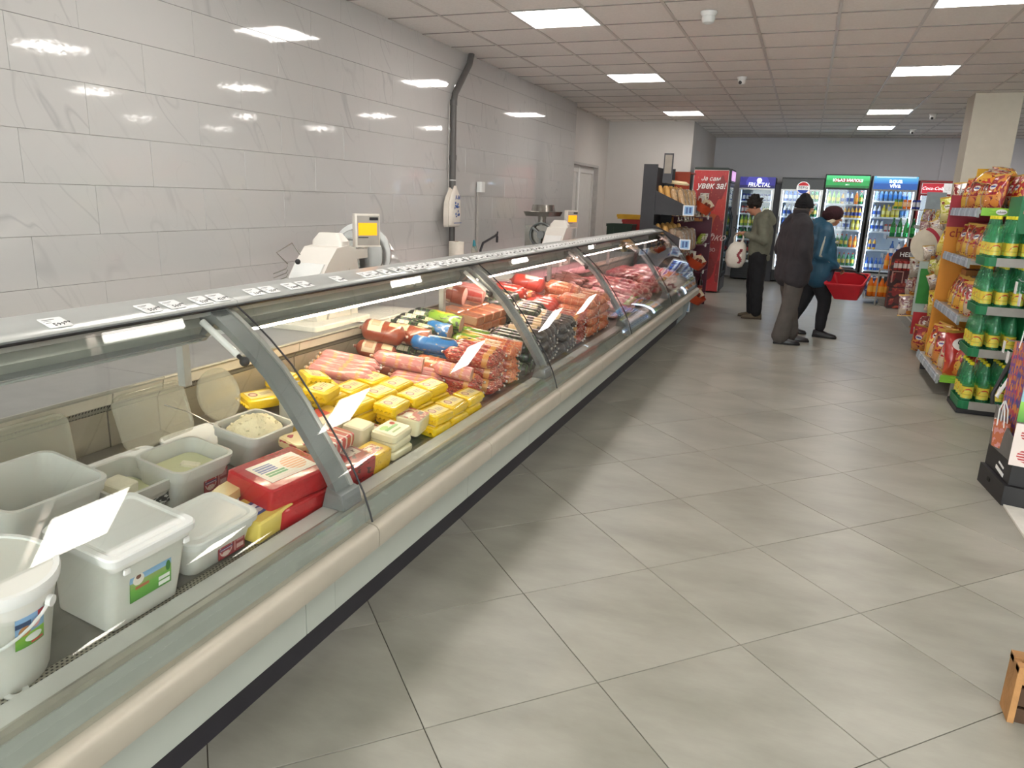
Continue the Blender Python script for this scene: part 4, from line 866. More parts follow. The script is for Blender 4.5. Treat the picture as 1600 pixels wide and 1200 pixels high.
# meat grinder on the far worktop
gr = thing('meat_grinder', 'grey table meat grinder with a tray and a wheel, before the tiled wall', 'grinder', (-2.80, 8.05, .90), (0, 0, 0))
put('body', MB().box(-.14, .14, -.16, .2, 0, .36), STEEL, gr, smooth=False)
put('neck', MB().lathe([(.05, .30), (.045, .42), (.05, .46)], 16), STEEL, gr)
put('tray', MB().rrect([(0, .14, .22, .02), (.05, .16, .24, .02), (.05, .15, .23, .02), (.01, .13, .21, .02)], 3), STEEL, gr, loc=(0, .04, .46))
put('lid', MB().rrect([(0, .10, .15, .02), (.07, .09, .13, .02)], 3), STEEL, gr, loc=(0, .04, .515))
wv = put('wheel', MB().lathe([(.13, -.01), (.14, 0), (.14, .02), (.125, .025), (.115, .0), (.115, -.01)], 28, axis='y', cap=(0, 0)), GREYP, gr, loc=(.06, -.19, .26))
put('hub', MB().lathe([(.04, -.02), (.045, 0), (.02, .03)], 16, axis='y'), GREYP, wv)
for k in range(3):
    a = k*2.094+.4; put('spoke', MB().tube([(0, 0, 0), (.125*cos(a), 0, .125*sin(a))], .014, 6), GREYP, wv)
wt = thing('back_worktop', 'grey worktop along the tiled wall behind the counter', 'worktop', (-3.0, 6.0, 0))
put('top', MB().box(-3.41, -2.62, 3.5, 9.2, .86, .898), WORK, wt, world=True, smooth=False)
for k in range(4): put('cabinet', MB().box(-3.40, -2.66, 3.52+1.42*k, 4.92+1.42*k, .08, .858), WHITE, wt, world=True, smooth=False)
# pipe up the tiled wall
pp = thing('drain_pipe', 'dark grey pipe running up the tiled wall to the ceiling', 'pipe', (-3.39, 6.93, .9))
GP = mat('grey_pipe', '5d5a58', .45)
put('pipe', MB().tube([(-3.385, 6.93, .0), (-3.385, 6.93, 2.44), (-3.385, 6.96, 2.53), (-3.385, 7.29, 2.86), (-3.385, 7.33, 2.957)], .031, 14), GP, pp, world=True)
for z in (2.42, 1.9, 1.45): put('collar', MB().lathe([(.036, z), (.036, z+.05)], 16, cx=-3.385, cy=6.93), GP, pp, world=True)
put('cable', MB().tube([(-3.41, 6.885, 1.2), (-3.41, 6.88, 1.9), (-3.41, 6.89, 2.45)], .004, 6), mat('thin_cable', 'bdb9b4', .5), pp, world=True)
put('strap', MB().lathe([(.034, 1.70), (.034, 1.71)], 12, cx=-3.385, cy=6.93), WHITE, pp, world=True)
# carrier bags hanging on the pipe
BAGM = mat('bag_plastic', 'e6dfd4', .45, noise=.03, bump=.8, bscale=14)
hg = thing('carrier_bag', 'bundle of white carrier bags with blue print hanging on the grey pipe', 'bag', (-3.30, 6.80, 1.25))
def bagmesh(w_, h_, d_, ear=1):
    mb = MB(); rings = []
    for z, f, dd in ((0, .82, .6), (.02, .95, 1), (h_*.3, 1, 1.1), (h_*.62, .95, .9), (h_*.78, .70, .7), (h_*.9, .35, .5), (h_, .16, .3)):
        rings.append([(d_*dd*sin(2*pi*k/16)*(1+.2*sin(5*k+z*30)), w_*f*cos(2*pi*k/16)+w_*.1*(z/h_), z) for k in range(16)])
    return mb.loft(rings)
put('bag_body', bagmesh(.13, .40, .03), BAGM, hg, ang=60)
for k in range(3): put('bag_sheet', bagmesh(.13, .36+.01*k, .012), BAGM, hg, loc=(-.015-.008*k, -.03-.012*k, .0), ang=60)
BLU = mat('blue_print', '3d5a9c', .5)
pm = MB()
for k in range(16): pm.ball((.034, random.uniform(-.06, .06), random.uniform(.10, .24)), (.002, random.uniform(.008, .02), random.uniform(.006, .016)), 8, 5)
put('print', pm, BLU, hg)
text('А-М', .055, BLU, hg, (.037, 0, .285), (pi/2, 0, pi/2), bold=.001)
put('print_strip', MB().box(.032, .035, -.07, .10, .035, .042), BLU, hg, smooth=False)
# socket box with conduit, tap, roll, folded teal cloth
sb = thing('socket_box', 'white socket box with a conduit on the tiled wall right of the bags', 'socket', (-3.42, 7.62, 1.66))
put('box', MB().rrect([(0, .03, .055, .01), (.11, .03, .055, .01)], 3), WHITE, sb, loc=(.03, .03, -.06)); put('conduit', MB().box(.0, .022, -.012, .014, -.8, -.06), mat('conduit', 'b9b4ae', .5), sb, smooth=False)
tp = thing('water_tap', 'bent dark metal tap over the sink behind the counter', 'tap', (-3.2, 7.25, .9))
put('column', MB().tube([(0, 0, 0), (0, 0, .10), (0, .06, .17), (0, .42, .24)], .013, 10), DARK, tp); put('spout', MB().tube([(0, .42, .25), (0, .45, .22), (0, .45, .16)], .014, 10), DARK, tp); put('stem', MB().tube([(0, .45, .23), (0, .46, .28)], .009, 8), DARK, tp)
rl_ = thing('paper_roll', 'white paper roll standing beside the grey pipe', 'paper roll', (-3.15, 6.55, .9))
put('roll', MB().lathe([(.02, 0), (.075, 0), (.075, .22), (.02, .22)], 24), mat('tissue', 'e6dfd2', .9), rl_); put('core', MB().lathe([(.02, .0), (.02, .222)], 12), mat('cardboard_core', '9c8466', .9), rl_)
tl = thing('spray_bottle', 'clear bottle with a teal cap near the tap', 'bottle', (-3.15, 6.98, .9))
put('body', MB().lathe([(.035, 0), (.036, .12), (.02, .16)], 16), CLEAR, tl); put('trigger', MB().loft([[(-.01, -.03, .16), (.01, -.03, .16), (.01, .05, .10), (-.01, .05, .10)], [(-.008, -.02, .22), (.008, -.02, .22), (.008, .0, .2), (-.008, .0, .2)]]), mat('teal_plastic', '2b8796', .4), tl)
# ------------------------------------------------------------------ crates by the white wall
def crate(name, lb, x, y, z, sx, sy, sz, m):
    t_ = thing(name, lb, 'crate', (x, y, z)); th = .015
    put('shell', MB().box(-sx, sx, -sy, sy, 0, .02).box(-sx, -sx+th, -sy, sy, .02, sz).box(sx-th, sx, -sy, sy, .02, sz).box(-sx+th, sx-th, -sy, -sy+th, .02, sz).box(-sx+th, sx-th, sy-th, sy, .02, sz), m, t_, smooth=False)
    put('rim', MB().box(-sx-.01, sx+.01, -sy-.01, -sy, sz-.04, sz).box(-sx-.01, -sx, -sy, sy, sz-.04, sz).box(sx, sx+.01, -sy, sy, sz-.04, sz), m, t_, smooth=False)
    for k in (-1, 1): put('rib', MB().box(k*sx*.5-.01, k*sx*.5+.01, -sy-.006, -sy, .02, sz-.04), m, t_, smooth=False)
    return t_
CG, CR, CY = mat('dark_green_crate', '16301f', .5), mat('red_crate', 'a8271f', .45), mat('yellow_crate', 'e3ac12', .45)
for k in range(4): crate('beer_crate', ['lowest', 'second', 'third', 'topmost'][k]+' dark green crate of the left stack by the white wall', -2.70, 11.6, .302*k, .2, .15, .30, CG)
for k in range(4): crate('beer_crate', ['lowest', 'second', 'third', 'topmost'][k]+' red crate of the stack behind the dark green crates', -2.55, 12.0, .318*k, .2, .15, .315, CR)
crate('beer_crate', 'small yellow tray lying on the red crates', -2.66, 12.0, 1.275, .18, .14, .07, CY)
for k in range(4): crate('beer_crate', ['lowest', 'second', 'third', 'fourth'][k]+' red crate under the yellow crate by the bread shelves', -2.12, 11.6, .30*k, .2, .15, .298, CR)
yc = crate('beer_crate', 'bright yellow crate with a dark emblem beside the bread shelves', -2.12, 11.6, 1.202, .2, .15, .34, CY)
put('emblem', MB().lathe([(.05, 0), (.05, .004)], 12, axis='y'), mat('emblem_green', '2a4a25', .5), yc, loc=(.05, -.155, .22))
put('print_band', MB().box(-.12, .08, -.157, -.150, .06, .09), mat('emblem_green', '2a4a25', .5), yc, smooth=False)

# ------------------------------------------------------------------ bread shelves at the counter's far end
BR = mat('bread_rack_charcoal', '2b2a2e', .5); TAGS = [('r', .12, .88, .1, .9, '86b4dc'), ('r', .25, .45, .2, .8, '3a5f9a'), ('r', .55, .75, .25, .8, '2d4f8c')]; TAGB = printm('blue_price_label', 'dfe6ee', TAGS, .5, ax=(1, 2)); TAGF = printm('blue_price_label_front', 'dfe6ee', TAGS, .5, ax=(0, 2))
bs = thing('bread_shelf', 'charcoal bread shelf unit standing behind the far end of the counter', 'shelf', (-1.7, 9.95, 0))
P = lambda n, mb, m, **k: put(n, mb, m, bs, world=True, smooth=False, **k)
P('side_panel', MB().box(-2.02, -1.86, 9.80, 9.83, 0, 2.03), BR)
P('side_panel', MB().box(-2.02, -1.86, 11.16, 11.19, 0, 2.03), BR)
P('back_panel', MB().box(-2.04, -2.02, 9.80, 11.19, 0, 2.03), BR)
P('top_sign', MB().box(-1.80, -1.68, 9.86, 9.88, 1.80, 2.17), DARK); P('sign_paper', MB().box(-1.785, -1.695, 9.858, 9.860, 1.92, 2.15), mat('faded_sheet', '8d857b', .6))
for z, xf_ in ((1.40, -1.49), (.97, -1.50), (.55, -1.48), (.16, -1.43)):
    for y in (9.80, 11.16):
        P('shelf_side', MB().loft([[(-1.858, y, z), (xf_, y, z-.0), (xf_, y, z+.02+.12*(z > .5)), (-1.858, y, z+.30)], [(-1.858, y+.02, z), (xf_, y+.02, z), (xf_, y+.02, z+.02+.12*(z > .5)), (-1.858, y+.02, z+.30)]]), BR)
    P('shelf_board', MB().box(-2.0, xf_, 9.82, 11.16, z, z+.02), BR)
    P('price_rail', MB().box(xf_, xf_+.008, 9.80, 11.18, z, z+.13), GREYP)
    for k in range(4): P('price_label', MB().box(xf_+.008, xf_+.010, 9.83+.33*k, 10.1+.33*k, z+.01, z+.12), TAGB)
    P('corner_label', MB().box(xf_-.002, xf_+.14, 9.793, 9.797, z, z+.13), TAGF)
P('base', MB().box(-2.0, -1.43, 9.80, 11.18, 0.02, .16), DARK)
CRUST = mat('bread_crust', 'd9a55c', .6, noise=.16, scale=10, bump=.3, bscale=20)
CRUMB = mat('bread_dark_loaf', '8a5a32', .65, noise=.2, scale=12, bump=.4)
BAGC = glassm('cellophane', (.95, .95, .93), solid=.22, h='e0d6c2', rough=.1)
def loaf(lb, x, y, z, L, r, pitch, yaw, m, group, bag=False, cat='bread'):
    t_ = thing('bread_loaf', lb, cat, (x, y, z), (0, pitch, yaw), group)
    prof = [(r*f, L*(g-.5)) for f, g in ((.15, 0), (.55, .03), (.85, .1), (1, .3), (1, .7), (.85, .9), (.55, .97), (.15, 1))]
    put('crust', MB().lathe(prof, 14, axis='x', sy=.8), m, t_)
    mb = MB()
    for k in range(4): mb.tube([(L*(-.3+.2*k), -r*.5, r*.62), (L*(-.22+.2*k), r*.5, r*.62)], [.002, .005, ][0:2], 6)
    put('score', mb, mat('bread_flour', 'efd9a8', .8), t_)
    if bag: put('bag', MB().lathe([(rr*1.12+.006, h_*1.04) for rr, h_ in prof]+[(r*.3, L*.62), (r*.7, L*.68)], 14, axis='x', sy=.85), BAGC, t_)
    return t_
n_ = ['first', 'second', 'third', 'fourth', 'fifth', 'sixth', 'seventh', 'eighth', 'ninth']
co_ = ['nearest', 'second', 'third', 'fourth', 'fifth', 'sixth']
for k in range(4):
    for q in range(4): loaf('%s baguette, counted towards the aisle, in the %s row of the top bread shelf' % (co_[k], co_[q]), -1.79+.088*k, 9.91+.33*q, 1.60+.015*(k % 2)-.02*k, .36, .046, 1.30+.05*q, .2, CRUST, 'baguettes on the top bread shelf', bag=k > 1)
for k in range(4):
    for q in range(4): loaf('%s loaf, counted towards the aisle, in the %s row of the middle bread shelf' % (co_[k], co_[q]), -1.79+.095*k, 9.92+.33*q, 1.14+.015*(k % 2)-.03*k, .30, .05 if k < 2 else .062, 1.30+.05*q, .2, CRUST if k < 2 else CRUMB, 'loaves on the middle bread shelf', bag=k > 1)
pb = thing('paper_bag', 'pale paper bag resting across the tops of the baguettes', 'bag', (-1.64, 10.0, 1.79), (0, .1, 0)); put('sheet', MB().rrect([(0, .15, .10, .04), (.02, .16, .11, .04), (.045, .12, .08, .04)], 5), mat('kraft_pale', 'ead7ac', .6), pb)
for k in range(7): loaf('%s bagged loaf from the near side on the lower bread shelf' % n_[k], -1.66, 9.93+.175*k, .72, .30, .07, .7, 0, CRUMB, 'loaves on the lower bread shelf', bag=True)
for k in range(5): loaf('%s yellowish bread bag from the near side on the bottom shelf board' % n_[k], -1.58, 9.95+.25*k, .27, .22, .08, .1, 0, CRUST, 'bags on the bottom bread shelf', bag=True)
# cardboard snack stand beyond the bread shelf
PUR = mat('plum_display_panel', '5c1730', .45); OR_ = mat('orange_red_card', 'b8431f', .5)
ss = thing('snack_display', 'plum-coloured snack display between the bread shelves and the red fridge', 'display', (-1.3, 11.6, 0))
P = lambda n, mb, m, **k: put(n, mb, m, ss, world=True, smooth=False, **k)
P('back_panel', MB().box(-1.98, -1.36, 11.95, 11.98, 0, 1.35), PUR); P('side_panel', MB().box(-1.98, -1.96, 11.25, 11.95, 0, 1.75), PUR)
for z in (.18, .55, .95, 1.35):
    P('shelf_board', MB().box(-1.95, -1.37, 11.28, 11.95, z, z+.015), PUR)
    P('price_clip', MB().box(-1.37, -1.36, 11.40, 11.52, z-.02, z+.03), WHITE)
P('top_box', MB().box(-1.96, -1.66, 11.3, 11.33, 1.62, 1.98).box(-1.96, -1.66, 11.3, 11.9, 1.98, 2.0), OR_)
for k, (x, y, z, m) in enumerate(((-1.50, 11.35, 1.36, 'c9803a'), (-1.44, 11.5, 1.42, 'd9d0b0'), (-1.45, 11.4, 1.60, 'e0ddd2'), (-1.43, 11.7, 1.42, '3f2a66'), (-1.45, 11.45, 1.02, '9fb13a'), (-1.43, 11.6, 1.02, 'e0e0d6'), (-1.45, 11.42, .62, 'b9b4ae'), (-1.43, 11.6, .62, 'a8352a'))):
    t_ = thing('snack_bag', '%s small snack bag counted from the top on the plum display' % n_[k], 'snack bag', (x, y, z), (.1*k, 0, .3*k), 'snack bags on the plum display')
    put('bag', MB().rrect([(-.06, .07, .004, .002), (-.05, .068, .02, .015), (.02, .07, .035, .02), (.09, .066, .02, .015), (.11, .07, .004, .002)], 3), printm('snack_print_%d' % k, m, [('e', .5, .6, .3, .25, 'e9e0c8'), ('n', 5, .6, '5a2a20')], .35, ax=(0, 2)), t_)
bb = thing('dark_bottle', 'dark red wine bottle standing low on the plum display', 'bottle', (-1.41, 11.62, .195)); put('body', MB().lathe([(.038, 0), (.038, .19), (.014, .25), (.014, .32)], 16), mat('dark_glass', '2a1014', .1, coat=.5), bb); put('label', MB().lathe([(.0392, .05), (.0392, .14)], 16, cap=(0, 0)), printm('wine_label', '8e2a26', [('r', 0, 1, .3, .5, 'c98a52')], .5, ax=(0, 2)), bb)
# round orange wire baskets sticking out into the aisle below the bread shelves
for k, (x, y, z, r_) in enumerate(((-1.36, 10.45, .30, .19), (-1.42, 10.75, .74, .16), (-1.42, 11.1, 1.50, .15))):
    t_ = thing('snack_tray', ['tilted orange tray with pastry bags low beside the counter end', 'round orange tray with snack bags halfway up the bread shelves', 'curved orange tray sticking out at the top bread shelf'][k], 'tray', (x, y, z), (0, .5, 0))
    put('tray_wall', MB().lathe([(r_*.8, -.06), (r_, .06), (r_*.97, .06), (r_*.78, -.05)], 20, cap=(1, 0)), OR_, t_)
    for q in range(4):
        put('snack', MB().rrect([(-.05, .05, .004, .002), (-.03, .05, .02, .015), (.05, .045, .025, .02), (.09, .05, .004, .002)], 3), printm('tray_snack_%d' % (q % 3), ['d9c7a8', 'b03a28', 'cfc9bf'][q % 3], [('e', .5, .5, .3, .3, '8a3a2a')], .35, ax=(0, 2)), t_, loc=(.06*cos(q*1.6), .06*sin(q*1.6), .05), rot=(.4*cos(q), .4, q*1.3))
# ------------------------------------------------------------------ drinks fridges along the far wall
LINER = mat('fridge_liner', 'c9d3dc', .5, noise=.02)
FRGLASS = glassm('fridge_glass', (.95, .98, 1.0))
BLKM, SILM, REDM, GRYM = mat('fridge_black', '17181b', .35), mat('fridge_silver_trim', 'b8b9b8', .3, .7), mat('fridge_red', '8e1f1f', .4), mat('fridge_grey', '9a9b9a', .4, .3)
SHELFM = mat('wire_shelf_white', 'e3e9ee', .4)
BOT = {}
def bottle_proto(kind):
    """one mesh per drink: body, label band and cap carry their own materials"""
    if kind in BOT: return BOT[kind]
    r, h, body, labc, cap, typ = KINDS_[kind]
    mb = MB()
    if typ == 'can':
        mb.lathe([(r*.85, 0), (r, .01), (r, h-.015), (r*.85, h-.002), (r*.8, h)], 10, mi=0)
        mb.lathe([(r*1.01, h*.25), (r*1.01, h*.75)], 10, cap=(0, 0), mi=1)
    else:
        mb.lathe([(r*.85, 0), (r, .01), (r, h*.58), (r*.62, h*.76), (r*.33, h*.86), (r*.33, h*.93)], 10, mi=0)
        mb.lathe([(r*1.02, h*.22), (r*1.02, h*.52)], 10, cap=(0, 0), mi=1)
        mb.lathe([(r*.38, h*.92), (r*.38, h)], 8, mi=2)
    me = mb.mesh('bottle'); 
    for m in (body, labc, cap): me.materials.append(m)
    BOT[kind] = me; return me
C_ = lambda n, h, **k: mat('drink_'+n, h, k.pop('rough', .2), coat=.3, **k)
KINDS_ = {
 'water': (.033, .24, glassm('pet_clear_blue', (.8, .92, 1), .45, '8fc0ea'), C_('wl', '4a90d9'), C_('wc', '2f6fc9'), 'b'),
 'blue': (.035, .25, glassm('pet_blue', (.5, .75, 1), .6, '2f6fd0'), C_('bl', 'dfe8f2'), C_('bc', '1d4fae'), 'b'),
 'green': (.036, .26, glassm('pet_green', (.5, .95, .65), .6, '1f8a48'), C_('gl', 'c9b44a'), C_('gc', 'd9352a'), 'b'),
 'lime': (.035, .24, C_('li', '8fb84a'), C_('ll', 'e8e05a'), C_('lc', '4f9a3a'), 'b'),
 'orange': (.035, .25, C_('or', 'ee7a1e'), C_('ol', 'f4b04a'), C_('oc', 'e8e8e8'), 'b'),
 'cola': (.035, .25, C_('co', '2a1512'), C_('cl', 'b3261f'), C_('cc', 'b3261f'), 'b'),
 'yellow': (.035, .24, C_('ye', 'd9c83a'), C_('yl', 'f0e88a'), C_('yc', 'c9b42a'), 'b'),
 'canblue': (.030, .15, C_('cb', '2a3a8e'), C_('cbl', 'cfd4de'), None, 'can'),
 'canred': (.030, .15, C_('cr', 'a3302c'), C_('crl', 'e0cfc9'), None, 'can'),
 'cangrn': (.030, .15, C_('cg', '2f7a3f'), C_('cgl', 'd9c94a'), None, 'can'),
 'canor': (.030, .15, C_('cor', 'e0701f'), C_('corl', 'f0c08a'), None, 'can'),
 'juice': (.032, .22, C_('ju', 'd9a53a'), C_('jl', '3a4a8e'), C_('jc', '7a2a8e'), 'b'),
 'white': (.032, .23, C_('wh', 'e0e6ee'), C_('whl', '3a5aa8'), C_('whc', '3a5aa8'), 'b'),
 'tall': (.040, .31, glassm('pet_deep_green', (.35, .9, .5), .6, '157a3c'), C_('tl', '2fa04a'), C_('tc', '1a6a30'), 'b'),
}
for k_, v_ in list(KINDS_.items()):
    if v_[2+2] is None: KINDS_[k_] = v_[:4]+(v_[3],)+v_[5:]
WORDS = {'water': 'clear water bottle', 'blue': 'blue water bottle', 'green': 'green soda bottle', 'lime': 'lime drink bottle', 'orange': 'orange drink bottle', 'cola': 'dark cola bottle', 'yellow': 'yellow drink bottle', 'canor': 'orange can', 'canblue': 'blue can', 'canred': 'red can', 'cangrn': 'green can', 'juice': 'juice bottle with blue label', 'white': 'white bottle with blue label', 'tall': 'tall green bottle'}
def drink(kind, x, y, z, lb, group, s=1):
    me = bottle_proto(kind); o = bpy.data.objects.new('drink_can' if KINDS_[kind][5] == 'can' else 'drink_bottle', me); COL.objects.link(o)
    o.location = (x, y, z); o.scale = (s, s, s); o.rotation_euler = (0, 0, random.uniform(0, 6)); tag(o, lb, 'can' if KINDS_[kind][5] == 'can' else 'bottle', group); return o
def fridge(lb, nm, x0, x1, zt, y0, frame, trim, zb, ban, shelves, rows, led=1.0, door=True, base=.12):
    """x0..x1 wide, front at y0; zb: bottom of the glass; ban: (z0, z1) of the lit header"""
    t_ = thing('drinks_fridge', lb, 'fridge', ((x0+x1)/2, y0+.3, 0), group=None)
    P = lambda n, mb, m, **k: put(n, mb, m, t_, world=True, smooth=False, **k)
    yb = y0+.62
    P('cabinet', MB().box(x0, x0+.035, y0+.05, yb, .03, zt-.01).box(x1-.035, x1, y0+.05, yb, .03, zt-.01).box(x0+.035, x1-.035, yb-.03, yb, .03, zt-.01).box(x0+.035, x1-.035, y0+.05, yb-.03, zt-.05, zt-.01).box(x0+.035, x1-.035, y0+.05, yb-.03, .03, zb-.02), frame)
    P('liner', MB().box(x0+.036, x0+.045, y0+.06, yb-.04, zb, ban[0]).box(x1-.045, x1-.036, y0+.06, yb-.04, zb, ban[0]).box(x0+.045, x1-.045, yb-.045, yb-.035, zb, ban[0]).box(x0+.045, x1-.045, y0+.06, yb-.045, ban[0]-.01, ban[0]), LINER)
    P('base_grille', MB().box(x0+.02, x1-.02, y0+.03, y0+.05, .05, zb-.03).box(x0+.04, x1-.04, y0+.024, y0+.03, .08, .10).box(x0+.04, x1-.04, y0+.024, y0+.03, .13, .15).box(x0+.04, x1-.04, y0+.024, y0+.03, .18, .20), BLKM)
    P('door_frame', MB().box(x0+.005, x0+.045, y0+.0, y0+.035, zb-.04, ban[0]+.0).box(x1-.045, x1-.005, y0, y0+.035, zb-.04, ban[0]).box(x0+.045, x1-.045, y0, y0+.035, zb-.04, zb+.005).box(x0+.045, x1-.045, y0, y0+.035, ban[0]-.035, ban[0]), trim)
    P('door_glass', MB().box(x0+.045, x1-.045, y0+.014, y0+.022, zb+.005, ban[0]-.035), FRGLASS)
    P('handle', MB().box(x0+.012, x0+.032, y0-.03, y0-.012, 1.0, 1.35).box(x0+.014, x0+.03, y0-.012, y0, 1.0, 1.03).box(x0+.014, x0+.03, y0-.012, y0, 1.32, 1.35), BLKM)
    if led:
        P('led_strip', MB().box(x1-.062, x1-.050, y0+.07, y0+.09, zb+.02, ban[0]-.02).box(x0+.050, x0+.058, y0+.07, y0+.09, zb+.02, ban[0]-.02), mat('fridge_led_%g' % led, 'dcebff', .5, noise=0, emit=FRIDGE_E*led))
        P('led_strip', MB().box(x0+.07, x1-.07, y0+.07, y0+.09, ban[0]-.025, ban[0]-.015), mat('fridge_led_%g' % led, 'dcebff', .5, noise=0, emit=FRIDGE_E*led))
    ords = ['top', 'second', 'third', 'fourth', 'bottom', 'lowest']
    for i, z in enumerate(shelves):
        P('shelf', MB().box(x0+.045, x1-.045, y0+.10, yb-.05, z-.008, z).box(x0+.045, x1-.045, y0+.09, y0+.10, z-.028, z+.006), SHELFM)
        kinds = rows[i]; n = int((x1-x0-.12)/.078) if 'can' not in kinds[0] else int((x1-x0-.12)/.066)
        for k in range(n):
            kd = kinds[min(len(kinds)-1, int(k*len(kinds)/n))]
            if kd == '-': continue
            xx = x0+.075+(x1-x0-.15)*(k+.5)/n
            for d_ in range(2 if i in (0, 1) and led > .5 and 'can' not in kd else 1):
                drink(kd, xx, y0+.15+.09*d_, z+.001, '%s, %s row, %s shelf, %s' % (WORDS[kd], 'front' if d_ == 0 else 'rear', ords[i], nm), '%ss, %s shelf, %s' % (WORDS[kd], ords[i], nm))
    return t_
Y0 = 16.45
f1 = fridge('dim drinks fridge with a violet-blue lettered header behind the man in the hoodie', 'violet-blue header fridge', -1.39, -.68, 2.13, Y0, BLKM, SILM, .42, (1.90, 2.12), (1.64, 1.39, 1.13, .86, .56), (['canblue'], ['canred', 'white', 'cangrn'], ['lime', 'green'], ['green', 'tall'], ['cola', 'orange']), led=.18)
f2 = fridge('black drinks fridge with a round red, white and blue logo at its top', 'round-logo fridge', -.56, .25, 2.14, Y0, BLKM, SILM, .30, (1.90, 2.10), (1.66, 1.36, 1.08, .80, .48), (['blue', 'blue', 'orange', 'green'], ['white', 'white', 'orange', 'green'], ['blue', 'blue', 'green'], ['cola', 'green'], ['cola', 'orange']), led=1.0)
f3 = fridge('tall black drinks fridge with a green illuminated header', 'green header fridge', .26, 1.08, 2.22, Y0-.03, BLKM, BLKM, .36, (1.95, 2.19), (1.64, 1.37, 1.14, .79, .42), (['lime', 'lime', 'juice', 'white', 'orange', 'green'], ['canred', 'juice', 'juice'], ['white', 'white', 'yellow'], ['green', 'green', 'orange'], ['cola', 'green', 'green']), led=1.5)
f4 = fridge('grey drinks fridge with a blue illuminated water header', 'blue header fridge', 1.13, 1.93, 2.21, Y0, GRYM, GRYM, .30, (1.94, 2.19), (1.72, 1.41, 1.13, .77, .36), (['water'], ['white', 'yellow', 'yellow', 'water'], ['white', 'canred', 'canred'], ['juice', '-', '-', '-'], ['blue']), led=1.0)
f5 = fridge('red-framed drinks fridge with a red and white header beside the pillar', 'red-framed fridge', 1.96, 2.80, 2.14, Y0, REDM, REDM, .30, (1.88, 2.08), (1.58, 1.28, 1.0, .7, .4), (['-', '-', 'canblue', 'cangrn', 'orange', 'orange'], ['-', '-', 'cola', 'cola'], ['cola'], ['orange', 'cola'], ['cola']), led=.8)
def header(t_, x0, x1, z0, z1, y, m, name='header'):
    return put(name, MB().box(x0, x1, y-.004, y+.05, z0, z1), m, t_, world=True, smooth=False)
def lt(t_, body, size, m, x, y, z, **k):
    w0 = wloc(t_); return text(body, size, m, t_, (x-w0.x, y-w0.y, z-w0.z), MY, **k)
LW = mat('lit_white_lettering', 'f4f6fa', .5, noise=0, emit=1.2); PW = mat('white_lettering', 'f0efec', .5, noise=0)
h = header(f1, -1.385, -.685, 1.905, 2.125, Y0, printm('violet_header', '35339a', [('e', .5, .5, .32, .8, '4f4fc4'), ('r', 0, 1, 0, .25, '201f66')], .4, ax=(0, 2), emit=.55))
lt(f1, 'FRUCTAL', .115, LW, -1.0, Y0-.008, 1.965, bold=.004, shear=.2, sx=.9)
put('sun_emblem', MB().lathe([(.05, 0), (.05, .004)], 20, cx=0, axis='y'), LW, f1, loc=(-1.0-wloc(f1).x, Y0-.012-wloc(f1).y, 2.055))
header(f2, -.55, .24, 1.905, 2.10, Y0+.01, mat('dark_header', '101114', .25))
cx, cz = -.14, 1.93
RB, WB, BB = mat('logo_red', 'cf2f35', .4, emit=.35), mat('logo_white', 'f4f4f4', .4, emit=.6), mat('logo_blue', '2243a6', .4, emit=.35)
def seg_(r, a0, a1, n=16): return [(r*cos(a0+(a1-a0)*k/n), r*sin(a0+(a1-a0)*k/n)) for k in range(n+1)]
def disc(pts, y, d): return MB().loft([[(cx+a, y, cz+b_) for a, b_ in pts], [(cx+a, y-d, cz+b_) for a, b_ in pts]])
put('logo_disc', disc(seg_(.125, 0, 2*pi*.999, 32), Y0+.004, .010), WB, f2, world=True, smooth=False)
put('logo_red_cap', disc([(p[0], p[1]) for p in seg_(.112, .38, pi-.38)], Y0-.006, .003), RB, f2, world=True, smooth=False)
put('logo_blue_cup', disc([(p[0], p[1]) for p in seg_(.112, pi+.38, 2*pi-.38)], Y0-.006, .003), BB, f2, world=True, smooth=False)
lt(f2, 'PEPSI', .075, mat('black_lettering', '111216', .5), cx, Y0-.010, cz, bold=.003, sx=1.1)
header(f3, .275, 1.065, 1.955, 2.185, Y0-.03, printm('green_header', '1f9a4e', [('g', .6, 1, '2fae62', '4fd38a'), ('r', 0, 1, 0, .18, '0f6a34')], .4, ax=(0, 2), emit=.8))
put('ribbon', MB().prof([(.40, 2.06), (.44, 2.11), (.90, 2.11), (.94, 2.06), (.90, 2.035), (.44, 2.035)], 0, .004) if False else MB().loft([[(x, Y0-.038, z) for x, z in ((.42, 2.045), (.45, 2.125), (.89, 2.125), (.92, 2.045), (.88, 2.06), (.46, 2.06))], [(x, Y0-.034, z) for x, z in ((.42, 2.045), (.45, 2.125), (.89, 2.125), (.92, 2.045), (.88, 2.06), (.46, 2.06))]]), mat('ribbon_red', 'b3242b', .5), f3, world=True, smooth=False)
lt(f3, 'КЊАЗ МИЛОШ', .072, LW, .67, Y0-.042, 2.092, bold=.004, sx=1.02)
lt(f3, '1811', .04, LW, .67, Y0-.042, 2.01)
header(f4, 1.145, 1.915, 1.945, 2.185, Y0, printm('aqua_header', '1f57a8', [('g', .45, 1, '1f6fc4', '5fc0f0'), ('r', .05, .95, .9, 1, 'bfe6ff')], .4, ax=(0, 2), emit=.7))
lt(f4, 'aqua', .125, LW, 1.53, Y0-.008, 2.105, bold=.006); lt(f4, 'viva', .125, LW, 1.53, Y0-.008, 2.015, bold=.006)
header(f5, 1.995, 2.765, 1.885, 2.08, Y0, mat('white_header', 'e9e6e6', .4, emit=.45, noise=0)); header(f5, 2.0, 2.36, 1.89, 2.075, Y0-.004, mat('cola_red_header', 'c9283a', .4, emit=.4, noise=0), 'red_field')
